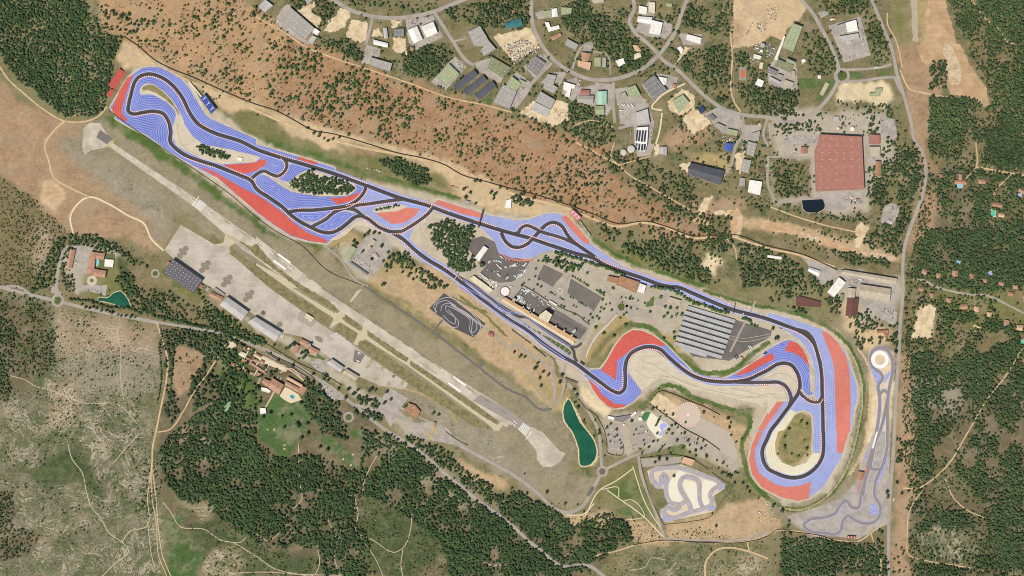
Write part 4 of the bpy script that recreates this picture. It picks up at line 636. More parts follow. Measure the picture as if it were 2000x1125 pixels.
sheets('kart_runoff', M_kblue, ['D 280,470 320,490 370,560 340,590', 'D 440,420 490,430 480,560 440,580', 'D 1590,540 1640,580 1600,660 1510,690', 'D 290,220 420,215 280,250', 'D 400,1080 440,1030 460,1125 420,1125', 'D 1440,960 1470,1000 1400,1070 1290,1085', '32 1165,640 1200,660 1280,690 1180,700', '23 790,610 880,680 870,760 840,740', '23 905,690 960,640 950,680 900,760', '33 790,560 850,580 855,640 800,660', '33 545,650 590,580 580,630', '33 800,220 825,230 820,285 800,270', '33 860,380 930,180 935,230 850,440', '33 740,240 790,90 760,220', '23 845,1000 870,850 880,900 860,1010'], 'red')
for nm, s in {'kart_e': '23 930,1125 935,850 950,750 970,650 960,540 930,490 872,470 815,495 795,560 820,620 880,670 895,700 860,760 870,850 870,950 845,1125 33 800,250 765,360 730,470 690,600 650,590 610,540 570,570 520,640 440,670 320,690 280,730 320,770 450,790 520,800 565,770 580,700 620,655 680,690 750,715 820,705 870,650 875,590 830,500 835,400 900,240 925,130', 'kart_f': '33 800,250 810,290 870,290', 'kart_g': '23 870,830 900,800 935,820', 'kart_h': '23 935,850 880,1100 33 810,150 770,300 740,500'}.items():
    pts = smooth(P(s), nm == 'kart_e')
    for sd_ in (1, -1): ribbon('kart_edge', pts, 1.6, M_kblue if sd_ > 0 else M_lilac, 'edge', closed=nm == 'kart_e', sm=False, off=sd_*3)
    ribbon('kart_track', pts, 5.4, M_kart2, 'track', closed=nm == 'kart_e', sm=False)
ribbon('kart_circle', disc(*P('23 872,560')[0], 13.6), 7.6, M_white, 'paint', closed=True, sm=False); ribbon('kart_start_line', P('33 815,130 850,0'), 3.2, M_white, 'paint', occ=False); ribbon('kart_line', P('33 700,480 720,380 780,270'), 2.5, M_red if False else surf('kart_red', 'cf7468', .08, 5), 'paint', occ=False)
M_kl = surf('kart_line_white', 'c9c6d6', .05, 4)
for s in ('21 1410,190 1385,150 1420,100 1500,75 1600,120 1700,220 1750,280 1740,340 1700,378 1670,340 1665,250 1590,190 1510,150 1480,140 1480,170 1550,230 1580,270 1560,310 1530,305 1440,230', '21 1440,180 1450,140 1500,120 1560,150 1690,240 1720,290 1715,330 1690,350 1690,240', '21 1400,200 1410,130 1470,100 1560,140', '21 1500,170 1555,250 1550,280 1520,270 1460,215'): ribbon('practice_line', P(s), .9, M_kl, 'paint', occ=False)
# water
mw, nt_, b_w = newmat('pond_water', .12); N = NT(nt_); N.l(N.mix(N.ramp(N.noise(N.pos(), 1/45, 4, .6), .35, .65), lin('1f5640'), lin('2a614b')), b_w.inputs['Base Color']); b_w.inputs['Specular IOR Level'].default_value = .15
mp, nt_, b_p = newmat('pool_water', .1); b_p.inputs['Base Color'].default_value = (*lin('7fc6d6'), 1)
mk, nt_, b_k = newmat('dark_water', .15); b_k.inputs['Base Color'].default_value = (*lin('1d2730'), 1)
bank = surf('pond_bank', 'd6c39a', .06, 8)
for s, m_, bk in (('20 765,85 840,80 890,40 940,28 980,70 1015,150 880,125 800,105 765,100', mw, 3), ('22 440,870 480,940 530,1050 590,1125 32 640,80 655,190 600,260 545,265 520,130 470,0 22 410,1030 405,930', mw, 5), ('13 265,440 430,440 440,500 420,518 280,515', mk, 1.5)):
    pl = ragged(smooth(P(s), True, 3), .25); ribbon('bank', ragged(pl, .3), bk, bank, 'pave', closed=True, sm=False); sheet('pond', pl, m_, 'road')
# ---------------------------------------------------------------- labels: what it looks like + the nearest thing one can find
LM = [('the red main grandstand', 228, 162), ('the blue grandstand', 405, 203), ('the pink grandstand', 1122, 418), ('the three dark solar sheds', 925, 165), ('the twin white warehouses', 822, 67), ('the packed sandy storage yard', 1008, 90), ('the terracotta and pink workshop', 1140, 115),
 ('the mint green roofed hall', 1174, 190), ('the road junction in the woods', 1290, 112), ('the quarry works', 1490, 80), ('the red sports court', 1451, 144), ('the long olive roofed hall', 1546, 75), ('the tree lined boulevard roundabout', 1644, 148), ('the white and grey depot', 1655, 62), ('the huge red brown factory', 1640, 320), ('the dark rectangular pond', 1588, 401),
 ('the long dark warehouse', 1378, 340), ('the blue roofed shed', 1423, 288), ('the white striped roof hall', 1473, 367), ('the solar roofed white hall', 1252, 270), ('the twin round tanks', 1225, 297), ('the gravel substation yard', 1742, 415), ('the bare ploughed strip', 1880, 150), ('the villa with the round pool', 1875, 360), ('the sandy clearing by the road', 1803, 630),
 ('the brown roofed barracks', 1662, 600), ('the white ring of the kart circuit', 1718, 702), ('the striped carports', 1378, 650), ('the orange roofed clubhouse', 1222, 552), ('the crowded paddock', 1000, 525), ('the orange pit building', 1060, 640), ('the round white plaza', 987, 570), ('the white paddock tent', 940, 493),
 ('the striped kart practice pad', 893, 615), ('the tree covered track island', 630, 355), ('the dark roofed hangar', 360, 538), ('the pale twin hangars', 490, 615), ('the terracotta airport terminal', 600, 672), ('the terracotta hotel blocks', 545, 745), ('the green golf lawns', 555, 830), ('the walled holiday bungalows', 500, 705), ('the terracotta manor hotel', 188, 515),
 ('the small green pond', 230, 583), ('the long green lake', 1135, 848), ('the round skid pad', 1343, 808), ('the cream plaza playground', 1280, 830), ('the lakeside roundabout', 1176, 920), ('the sandy kart circuit', 1335, 965), ('the hairpin island', 1548, 850), ('the western roundabout', 113, 587), ('the orange triangular field', 368, 722), ('the ochre scree mound', 105, 382), ('the runway number 13', 410, 415), ('the tan airport restaurant', 806, 800), ('the track footbridge', 938, 428), ('the dirt quarry pads', 1400, 405)]
ORD = ['', 'second ', 'third ', 'fourth ', 'fifth ', 'sixth ', 'seventh ', 'eighth ', 'ninth ', 'tenth ', 'eleventh ', 'twelfth ', 'thirteenth ', 'fourteenth ', 'fifteenth ', 'sixteenth ', 'seventeenth ', 'eighteenth ', 'nineteenth ', 'twentieth ', 'twenty-first ', 'twenty-second ', 'twenty-third ', 'twenty-fourth ', 'twenty-fifth ', 'twenty-sixth ', 'twenty-seventh ', 'twenty-eighth ', 'twenty-ninth ', 'thirtieth ']
DIRS = ['right of', 'lower right of', 'below', 'lower left of', 'left of', 'upper left of', 'above', 'upper right of']
PEND = []
def later(o, desc, p): PEND.append((o, desc, p))
def settle_labels():
    b_ = {}
    for o, d, p in PEND:
        lm = sorted(LM, key=lambda l: math.dist(p, l[1:]))[0]; r = math.dist(p, lm[1:])
        di = 'beside' if r < 9 else DIRS[int(round(math.atan2(p[1]-lm[2], p[0]-lm[1])/(math.pi/4))) % 8]
        b_.setdefault((d, di, lm[0]), []).append((r, o))
    for (d, di, l), v in b_.items():
        v.sort(key=lambda t: t[0])
        for i, (r, o) in enumerate(v):
            o['label'] = ('%s%s %s %s' % (ORD[min(i, 29)]+('nearest ' if len(v) > 1 else ''), d, di, l)).strip()
# ---------------------------------------------------------------- buildings
RC = {'grey': ('a8a298', 'a09a90'), 'dgrey': ('85827d', '7c7a76'), 'dark': ('5a5a5e', '525358'), 'white': ('efe9dd', 'e3ddd0'), 'green': ('a3a981', '9aa07a'), 'olive': ('8a8b66', '82845f'), 'terra': ('ba9074', 'ad8268'), 'rust': ('ac7767', 'a47060'), 'mint': ('a5cdb0', '9cc4a8'), 'blue': ('4a63b0', '425aa6'), 'navy': ('3d4763', '374060'), 'bgrey': ('bdb8b0', 'b1aca5'), 'teal': ('3d7878', '377070'), 'cream': ('e0d2b4', 'd6c7a8'), 'beige': ('c0b199', 'b5a68d'), 'brown': ('6e4a40', '674439'), 'orange': ('cfa678', 'c59a6c'), 'pink': ('d9b08f', 'cda583'), 'clay': ('ab8060', 'a07656'), 'mauve': ('6a6468', '635e62'), 'solar': ('5c5d63', '54565c')}
def roofm(k): return surf('roof_'+k, RC[k][0], .06, 9, .8, hex2=RC[k][1], fine=.05)
M_wall = surf('rendered_wall', 'd8cbb4', .06, 6); M_wallg = surf('metal_cladding', 'a8a49c', .06, 6); M_sky = surf('skylight_dome', 'f4f0e6', .02, 3, .4); M_unit = surf('roof_unit', 'c9c6be', .05, 3); M_chim = surf('chimney_render', 'cbb9a0', .05, 3)
def solid(name, poly, z0, z1, m, parent, c, inset=0.0):
    """prism over a plan polygon; plan in map units, local to c"""
    pts = [((p[0]-c[0])*S, (c[1]-p[1])*S) for p in poly]
    if sum(pts[i-1][0]*pts[i][1]-pts[i][0]*pts[i-1][1] for i in range(len(pts))) < 0: pts = pts[::-1]
    if inset:
        cx_ = sum(p[0] for p in pts)/len(pts); cy_ = sum(p[1] for p in pts)/len(pts)
        pts = [(p[0]-(p[0]-cx_)*inset/max(1, math.hypot(p[0]-cx_, p[1]-cy_)), p[1]-(p[1]-cy_)*inset/max(1, math.hypot(p[0]-cx_, p[1]-cy_))) for p in pts]
    n = len(pts); V = [(x, y, z0) for x, y in pts]+[(x, y, z1) for x, y in pts]
    Fc = [(i, (i+1) % n, n+(i+1) % n, n+i) for i in range(n)]+[tuple(range(n, 2*n)), tuple(range(n-1, -1, -1))]
    return mesh_obj(name, V, Fc, m, parent)
def gable(name, q, h, rise, m, parent, c, over=.5, hip=0.0):
    pts = [((p[0]-c[0])*S, (c[1]-p[1])*S) for p in q]
    if sum(pts[i-1][0]*pts[i][1]-pts[i][0]*pts[i-1][1] for i in range(4)) < 0: pts = pts[::-1]
    if math.dist(pts[0], pts[1]) < math.dist(pts[1], pts[2]): pts = pts[1:]+pts[:1]
    cx_ = sum(p[0] for p in pts)/4; cy_ = sum(p[1] for p in pts)/4
    pts = [(cx_+(p[0]-cx_)*(1+over/max(1, math.hypot(p[0]-cx_, p[1]-cy_))), cy_+(p[1]-cy_)*(1+over/max(1, math.hypot(p[0]-cx_, p[1]-cy_)))) for p in pts]
    a, b_, c_, d = pts; r0 = ((a[0]+d[0])/2, (a[1]+d[1])/2); r1 = ((b_[0]+c_[0])/2, (b_[1]+c_[1])/2)
    if hip: r0, r1 = (r0[0]+(r1[0]-r0[0])*hip, r0[1]+(r1[1]-r0[1])*hip), (r1[0]+(r0[0]-r1[0])*hip, r1[1]+(r0[1]-r1[1])*hip)
    V = [(*a, h), (*b_, h), (*c_, h), (*d, h), (*r0, h+rise), (*r1, h+rise)]+[(*a, h-.3), (*b_, h-.3), (*c_, h-.3), (*d, h-.3)]
    return mesh_obj(name, V, [(0, 1, 5, 4), (2, 3, 4, 5), (1, 2, 5), (3, 0, 4), (0, 6, 7, 1), (1, 7, 8, 2), (2, 8, 9, 3), (3, 9, 6, 0), (9, 8, 7, 6)], m, parent)
SKY_ME = {}
def boxat(name, x, y, z, sx, sy, sz, m, parent, rz=0, dome=False):
    k = (name, round(sx, 1), round(sy, 1), round(sz, 1), m.name)
    if k not in SKY_ME:
        t = .65 if dome else .96; V = [(a*sx/2, b_*sy/2, 0) for a, b_ in ((-1, -1), (1, -1), (1, 1), (-1, 1))]+[(a*sx/2*t, b_*sy/2*t, sz) for a, b_ in ((-1, -1), (1, -1), (1, 1), (-1, 1))]
        me_ = bpy.data.meshes.new(name); me_.from_pydata(V, [], [(0, 1, 5, 4), (1, 2, 6, 5), (2, 3, 7, 6), (3, 0, 4, 7), (4, 5, 6, 7), (3, 2, 1, 0)]); me_.materials.append(m); SKY_ME[k] = me_
    o = bpy.data.objects.new(name, SKY_ME[k]); col.objects.link(o); o.location = (x, y, z); o.rotation_euler = (0, 0, rz); o.parent = parent; return o
def building(desc, poly, h, roof='grey', kind='flat', cat='building', sky=None, name='building', units=0, parapet=True, rise=None, wall=None, extra=None, group=None):
    poly = P(poly) if isinstance(poly, str) else poly; c = (sum(p[0] for p in poly)/len(poly), sum(p[1] for p in poly)/len(poly))
    e = empty(name, W(c)); e['category'] = cat; occ_poly(poly); occ_line(poly+[poly[0]], 1.2)
    if group: e['group'] = group
    if desc.startswith('!'): e['label'] = desc[1:]
    else: later(e, desc, c)
    solid('wall', poly, 0, h, wall or (M_wallg if kind == 'flat' else M_wall), e, c)
    m = roofm(roof)
    big = max(math.dist(a, c) for a in poly)
    if kind == 'flat':
        rf = solid('roof', poly, h+.02, h+.35, m, e, c, -.35)
        if parapet and big > 6:   # parapet kerb round the edge
            pts = [((p[0]-c[0])*S, (c[1]-p[1])*S) for p in poly]
            if sum(pts[i-1][0]*pts[i][1]-pts[i][0]*pts[i-1][1] for i in range(len(pts))) < 0: pts = pts[::-1]
            nn = normals(pts, True); n = len(pts); V = []
            for (x, y), (nx_, ny_) in zip(pts, nn): V += [(x-nx_*.5, y-ny_*.5, h+.36), (x-nx_*.5, y-ny_*.5, h+.9), (x+nx_*.25, y+ny_*.25, h+.9), (x+nx_*.25, y+ny_*.25, h+.36)]
            Fc = []
            for i in range(n):
                j = (i+1) % n
                for k in range(3): Fc.append((4*i+k, 4*i+k+1, 4*j+k+1, 4*j+k))
            mesh_obj('parapet', V, Fc, surf('parapet_'+roof, RC[roof][0], .04, 5), e)
    else:
        w_ = min(math.dist(poly[0], poly[1]), math.dist(poly[1], poly[2]))*S
        rf = gable('roof', poly, h, rise if rise is not None else w_*(.12 if kind == 'low' else .22), m, e, c, .5, .25 if kind == 'hip' else 0)
        if kind in ('gable', 'hip') and roof in ('terra', 'clay', 'pink', 'rust'):
            q_ = poly[0]; boxat('chimney', (q_[0]*.3+c[0]*.7-c[0])*S, (c[1]-q_[1]*.3-c[1]*.7)*S, h+.5, .8, .8, w_*.22+.6, M_chim, rf)
    if len(poly) >= 4:
        q4 = poly if len(poly) == 4 else [min(poly, key=lambda p: p[0]+p[1]), max(poly, key=lambda p: p[0]-p[1]), max(poly, key=lambda p: p[0]+p[1]), min(poly, key=lambda p: p[0]-p[1])]
        rz = -math.atan2(q4[1][1]-q4[0][1], q4[1][0]-q4[0][0])
        def at(u, v):
            x = (q4[0][0]*(1-u)+q4[1][0]*u)*(1-v)+(q4[3][0]*(1-u)+q4[2][0]*u)*v; y = (q4[0][1]*(1-u)+q4[1][1]*u)*(1-v)+(q4[3][1]*(1-u)+q4[2][1]*u)*v; return x, y
        Xp, Yp = np.array([0.]), np.array([0.])
        if sky:
            for i in range(sky[0]):
                for j in range(sky[1]):
                    x, y = at((i+.5)/sky[0], (j+.5)/sky[1])
                    if inpoly(poly, Xp+x, Yp+y)[0]: boxat('skylight', (x-c[0])*S, (c[1]-y)*S, h+.35 if kind == 'flat' else h+.6, 2.0, 2.0, .8, M_sky, rf, rz, True)
        for i in range(units):
            x, y = at(random.uniform(.15, .85), random.uniform(.15, .85))
            if inpoly(poly, Xp+x, Yp+y)[0]: boxat('vent_unit', (x-c[0])*S, (c[1]-y)*S, h+.35 if kind == 'flat' else h+.8, random.uniform(1.6, 3), 1.8, 1.3, M_unit, rf, rz)
    return e
B = building
WH = 'warehouse'
for r_ in [
 ('grey and pale blue warehouse', '01 20,55 75,0 135,45 70,100', 8, 'bgrey', 'flat', WH, (3, 2), 1), ('long grey stepped warehouse with white skylights', '01 270,60 460,225 385,312 248,205 265,160 232,130 250,85', 9, 'grey', 'flat', WH, (7, 3), 2), ('small white flat roofed annex', '01 462,222 499,250 475,278 440,255', 7, 'white', 'flat', 'annex', None, 0), ('small pale grey annex', '01 440,278 475,294 440,348 405,328', 6, 'bgrey', 'flat', 'annex', None, 0), ('grey warehouse cut by the top edge', '01 355,-40 470,-60 440,5 405,45', 8, 'grey', 'flat', WH, (3, 2), 0),
 ('white oblong shed', '01 915,310 1030,340 1025,372 918,348', 7, 'white', 'low', 'shed', None, 0), ('narrow pale blue shed', '01 990,220 1020,218 1030,300 1000,302', 6, 'bgrey', 'low', 'shed', None, 0), ('square grey shed with skylights', '01 1075,228 1155,225 1155,287 1075,287', 7, 'dgrey', 'flat', 'shed', (3, 2), 0), ('white warehouse, left one of a pair', '01 1185,240 1255,207 1300,310 1230,342', 10, 'white', 'low', WH, None, 3), ('white warehouse, right one of a pair', '01 1290,210 1382,172 1415,258 1330,297', 10, 'white', 'low', WH, None, 3),
 ('large grey stepped warehouse with skylights', '01 1650,250 1745,205 1790,280 1812,320 1870,385 1775,440 1748,395 1778,365 1700,360', 10, 'grey', 'flat', WH, (6, 6), 3), ('olive roofed workshop with skylights', '01 1830,440 1982,528 1928,612 1810,535', 8, 'olive', 'flat', 'workshop', (4, 3), 0), ('pale green roofed workshop', '01 1505,500 1582,575 1480,672 1410,605', 8, 'green', 'flat', 'workshop', (4, 3), 0),
 ('!dark solar shed, leftmost and longest of three in a row', '01 1535,672 1698,545 1730,585 1573,712', 9, 'solar', 'low', 'shed', None, 0), ('!dark solar shed, middle one of three in a row', '01 1613,712 1768,585 1800,627 1645,748', 9, 'solar', 'low', 'shed', None, 0), ('!dark solar shed, rightmost and shortest of three in a row', '01 1703,742 1843,633 1870,675 1745,782', 9, 'solar', 'low', 'shed', None, 0),
 ('grey warehouse with two rows of skylights', '01 895,450 1062,497 1045,560 890,508', 9, 'grey', 'flat', WH, (5, 2), 1), ('grey warehouse beside sloping pale annex', '01 1925,660 2030,715 1975,850 1850,800', 9, 'grey', 'flat', WH, (4, 4), 0), ('pale green stepped hall', '02 0,598 72,655 30,715 -45,670', 9, 'green', 'flat', 'workshop', (3, 3), 0), ('small green shed', '02 60,618 110,642 82,670 45,645', 6, 'green', 'flat', 'shed', None, 0), ('teal roofed shed', '01 1940,180 2065,142 2078,205 1945,225', 6, 'teal', 'low', 'shed', None, 0), ('small tan pyramid roofed kiosk', '01 1200,362 1232,388 1215,400 1195,385', 4, 'terra', 'flat', 'kiosk', None, 0),
 ('pale green workshop', '02 240,92 303,80 306,135 250,140', 7, 'green', 'flat', 'workshop', (2, 2), 0), ('white narrow hall beside green workshop', '02 308,75 350,66 356,130 310,134', 7, 'white', 'low', 'shed', None, 0), ('grey green flat roofed workshop', '02 380,60 465,66 460,110 385,120', 7, 'green', 'flat', 'workshop', None, 2), ('white L shaped office block', '02 255,175 285,175 300,215 365,200 370,225 285,250', 6, 'white', 'flat', 'office', None, 1), ('small terracotta house', '02 295,290 375,255 385,280 320,315', 5, 'terra', 'gable', 'house', None, 0),
 ('grey roofed office among trees', '02 430,305 515,350 495,395 410,350', 8, 'grey', 'flat', 'office', None, 3), ('terracotta roofed workshop block', '02 540,410 615,420 590,480 545,480', 8, 'terra', 'low', 'workshop', None, 0), ('pink roofed workshop block', '02 512,470 545,482 615,490 605,550 510,515', 7, 'pink', 'flat', 'workshop', None, 0), ('grey green house with lawn', '02 640,450 690,450 690,520 640,520', 5, 'green', 'flat', 'house', None, 1), ('narrow grey house', '02 702,450 730,450 730,525 702,525', 5, 'grey', 'flat', 'house', None, 1), ('white flat roofed villa', '02 805,475 865,455 880,500 830,522', 6, 'white', 'flat', 'villa', None, 0), ('long tan roofed house', '02 940,355 980,355 1008,400 960,402', 5, 'pink', 'low', 'house', None, 0), ('small cream house', '02 950,420 995,412 1010,440 955,467', 5, 'cream', 'low', 'house', None, 0),
 ('small white building with roof vents', '02 990,48 1050,60 1045,115 985,105', 6, 'white', 'flat', 'office', None, 2), ('cream narrow hall', '02 1065,22 1112,22 1112,105 1065,100', 7, 'cream', 'flat', 'shed', None, 0), ('white long hall', '02 980,130 1090,137 1085,192 975,170', 8, 'white', 'low', WH, None, 0), ('large white warehouse with segmented roof', '02 1092,160 1172,182 1150,277 1065,262', 9, 'white', 'flat', WH, None, 4), ('white oblong office', '02 1365,270 1475,300 1465,347 1355,312', 7, 'white', 'flat', 'office', None, 2), ('small white house at end of lane', '02 1288,375 1315,360 1335,390 1315,417', 5, 'white', 'low', 'house', None, 0), ('green roofed hut', '02 1205,20 1250,25 1240,58 1202,45', 4, 'green', 'low', 'house', None, 0), ('pale villa cut by the top edge', '02 600,-20 700,-40 720,20 640,30', 6, 'beige', 'flat', 'villa', None, 0),
 ('grey skylit warehouse', '02 185,440 262,492 190,592 110,520', 8, 'dgrey', 'flat', WH, (4, 4), 0), ('grey L shaped workshop', '02 275,580 345,590 320,662 357,685 325,732 240,690', 8, 'grey', 'flat', 'workshop', (4, 4), 0), ('white stepped office', '02 405,640 495,667 485,690 460,692 445,762 415,750 420,710 400,700', 7, 'white', 'flat', 'office', None, 4), ('red brown hall', '02 535,700 607,705 600,743 530,740', 7, 'rust', 'low', 'shed', None, 0), ('grey gabled hall', '02 520,745 635,748 630,810 515,800', 8, 'grey', 'low', 'shed', None, 0), ('mint green hall', '02 665,715 737,712 735,817 665,815', 8, 'mint', 'low', 'shed', None, 2), ('smaller mint hall', '02 650,828 717,828 717,890 650,890', 7, 'green', 'low', 'shed', None, 0), ('green stepped office', '02 900,685 960,665 1000,740 950,777 905,740', 8, 'green', 'flat', 'office', (3, 3), 1), ('small green workshop', '02 838,735 880,718 897,757 850,772', 6, 'green', 'flat', 'workshop', None, 0),
 ('!big dark grey warehouse with central seam below the road junction', '02 1015,652 1105,588 1207,705 1100,777', 10, 'dgrey', 'flat', WH, (5, 4), 0), ('white tent roofed canopy', '02 1140,600 1205,612 1200,662 1172,665', 6, 'white', 'low', 'canopy', None, 0), ('large grey warehouse', '02 222,715 336,782 302,852 180,790', 9, 'grey', 'flat', WH, (5, 4), 0), ('pale blue grey lean-to', '02 178,797 300,856 265,912 155,856', 7, 'bgrey', 'flat', 'shed', None, 0), ('green roofed hall on sandy pad', '02 1250,785 1330,740 1380,800 1300,882', 9, 'green', 'flat', WH, (4, 3), 0), ('small navy roofed workshop', '02 1445,850 1480,825 1507,862 1470,892', 6, 'navy', 'low', 'workshop', None, 0), ('grey shed', '02 1515,915 1555,887 1592,922 1550,950', 6, 'dgrey', 'low', 'shed', None, 0), ('grey flat roofed depot', '02 1570,982 1600,960 1660,987 1640,1030', 7, 'grey', 'flat', 'depot', None, 2), ('grey green flat roofed depot', '02 1680,1005 1760,1022 1750,1062 1670,1037', 7, 'green', 'flat', 'depot', None, 2),
 ('blue grey flat office with skylights', '02 960,882 1055,850 1072,960 980,977', 9, 'bgrey', 'flat', 'office', (4, 4), 1), ('!white hall with rows of dark solar panels on its roof', '02 970,997 1060,990 1050,1125 12 1035,60 985,60 960,0', 9, 'white', 'flat', WH, None, 0), ('grey house', '02 1870,1042 1932,1020 1920,1097 1865,1087', 6, 'grey', 'flat', 'house', None, 1), ('tiny terracotta house', '02 1245,660 1282,655 1277,692 1245,687', 4, 'terra', 'gable', 'house', None, 0),
 ('white and blue shed', '12 1150,25 1205,25 1205,87 1147,80', 6, 'bgrey', 'low', 'shed', None, 0), ('!bright blue roofed shed', '12 1662,-5 1722,0 1702,62 1650,45', 7, 'blue', 'low', 'shed', None, 0), ('grey oblong shed', '12 1800,120 1862,130 1840,232 1783,215', 7, 'grey', 'flat', 'shed', (2, 4), 0), ('grey shed beside sorting yard', '12 1835,-20 1905,0 1880,102 1825,80', 7, 'grey', 'flat', 'shed', (2, 4), 0), ('small grey shed', '12 1775,265 1817,270 1812,332 1770,327', 6, 'grey', 'low', 'shed', None, 0), ('!long dark charcoal warehouse with one pale roof vent line', '12 1390,150 1652,210 1617,325 1370,240', 11, 'dark', 'low', WH, None, 2), ('!white hall with four roof stripes', '12 1850,282 1945,297 1930,402 1835,377', 8, 'white', 'flat', WH, None, 0),
 ('grey half of depot with skylights', '03 535,202 598,182 612,258 550,277', 9, 'grey', 'flat', 'depot', (3, 3), 0), ('white half of depot', '03 600,181 682,158 696,242 614,257', 9, 'white', 'flat', 'depot', None, 0), ('pale front wing of depot', '03 555,287 700,262 706,302 570,332', 7, 'bgrey', 'flat', 'depot', None, 0), ('green roofed house on sandy lot', '03 790,728 835,722 835,692 887,690 885,720 868,728 868,752 790,750', 5, 'green', 'flat', 'house', None, 0), ('pale long white shed', '03 480,150 520,140 522,152 484,162', 4, 'white', 'low', 'shed', None, 0), ('dark small shelter in lawn', '03 400,735 450,640 475,655 425,748', 3, 'beige', 'flat', 'shelter', None, 0),
 ('!long olive hall with a shaded upper end beside the quarry works', 'G 1180,130 1327,185 1182,572 1000,500', 13, 'green', 'flat', WH, (3, 9), 0), ('olive flat roofed plant', 'G 950,692 1187,782 1140,892 900,790', 10, 'olive', 'flat', 'plant', None, 4), ('green tower block', 'G 1085,680 1217,740 1205,777 1070,732', 14, 'green', 'flat', 'plant', None, 2), ('dark grey office', 'G 815,820 945,882 920,937 775,890', 9, 'dgrey', 'flat', 'office', None, 2), ('white flat roofed hall', 'G 640,990 732,1030 690,1122 590,1082', 7, 'white', 'flat', 'hall', None, 0), ('pale grey office', 'G 830,962 990,1042 970,1082 815,1002', 7, 'bgrey', 'flat', 'office', None, 2), ('brown grey office', 'G 1060,1010 1192,1055 1170,1117 1030,1082', 7, 'beige', 'flat', 'office', None, 2), ('white workshop', 'G 580,610 690,642 670,692 565,660', 6, 'white', 'flat', 'workshop', None, 2), ('cream narrow block', 'G 670,738 722,740 700,842 655,830', 6, 'cream', 'flat', 'office', None, 0), ('pale grey block', 'G 950,915 1030,942 1010,992 940,960', 7, 'grey', 'flat', 'office', None, 1), ('curved grey office', 'G 1170,860 1210,880 1205,960 1170,1015 1140,1010 1165,940', 7, 'beige', 'flat', 'office', None, 0), ('small white hut', 'G 1315,700 1360,680 1385,710 1335,755', 4, 'white', 'low', 'hut', None, 0), ('small white hut', 'G 1570,935 1620,940 1615,990 1570,985', 4, 'white', 'flat', 'hut', None, 0), ('long white enclosed conveyor', 'G 1040,320 1060,330 930,702 890,690', 8, 'white', 'flat', 'conveyor', None, 0), ('white square hut', 'G 670,540 712,540 710,580 672,578', 6, 'white', 'flat', 'hut', None, 0),
 ('!huge red brown factory with a grid of skylights', '03 400,1050 725,1068 13 745,355 370,372 360,60 385,0', 12, 'rust', 'flat', 'factory', (6, 8), 3), ('red brown factory wing', '03 785,1050 865,1055 13 865,5 785,0', 9, 'rust', 'flat', 'factory', None, 0), ('courtyard office', '13 785,25 867,25 865,102 790,102', 8, 'beige', 'flat', 'office', None, 2), ('narrow brown annex', '13 835,135 877,140 875,252 835,250', 7, 'clay', 'low', 'annex', None, 0), ('small brown gabled shed', '13 255,25 300,25 300,77 255,75', 6, 'rust', 'low', 'shed', None, 0), ('long white strip shed', '03 460,1065 720,1060 722,1070 460,1080', 5, 'beige', 'flat', 'shed', None, 0), ('substation control house', '13 932,588 970,600 965,627 928,618', 4, 'bgrey', 'low', 'hut', None, 0), ('white tank house', '03 510,910 550,910 550,945 510,945', 5, 'bgrey', 'flat', 'hut', None, 0),
 ('!long beige barracks with dark eaves at the top of its yard', 'K 592,335 1890,548 1860,700 520,432', 8, 'beige', 'low', 'barracks', None, 2), ('!slanting white hall left of the barracks yard', 'K 470,522 636,652 350,1007 188,880', 8, 'white', 'low', 'hall', None, 4), ('!wide beige double barracks', 'K 1000,690 1730,800 1700,1112 960,962', 9, 'beige', 'low', 'barracks', None, 0), ('beige square barracks', 'K 700,782 880,800 860,1012 680,1012', 8, 'beige', 'low', 'barracks', None, 0), ('dark brown roofed barracks', '23 615,80 702,85 686,222 600,217', 8, 'brown', 'low', 'barracks', None, 0), ('small olive hut', 'K 515,922 602,940 582,1090 500,1072', 5, 'olive', 'low', 'hut', None, 0), ('brown ruin', '23 215,80 240,65 410,110 405,150 220,140', 4, 'brown', 'flat', 'ruin', None, 0), ('white and terracotta house', '13 320,960 407,990 390,1032 310,990', 5, 'white', 'gable', 'house', None, 0), ('terracotta villa wing', '23 845,330 930,325 932,352 847,357', 5, 'clay', 'gable', 'villa', None, 0), ('terracotta villa block', '23 900,358 935,354 930,395 905,385', 5, 'clay', 'gable', 'villa', None, 0), ('long pale shed', '13 -5,865 105,880 100,900 -5,885', 5, 'white', 'low', 'shed', None, 0),
 ('terracotta lodge', '10 545,825 592,825 560,970 525,962', 6, 'terra', 'gable', 'lodge', None, 0), ('terracotta hotel long wing', '10 713,840 750,846 735,1018 670,1010', 8, 'terra', 'low', 'hotel', None, 2), ('terracotta hotel upper wing', '10 753,846 822,855 810,902 750,896', 8, 'terra', 'low', 'hotel', None, 0), ('terracotta hotel lower wing with solar panels', '10 740,975 832,990 820,1042 730,1030', 8, 'terra', 'low', 'hotel', None, 2), ('white pool pavilion', '10 820,900 890,905 880,962 815,955', 4, 'white', 'flat', 'pavilion', None, 0),
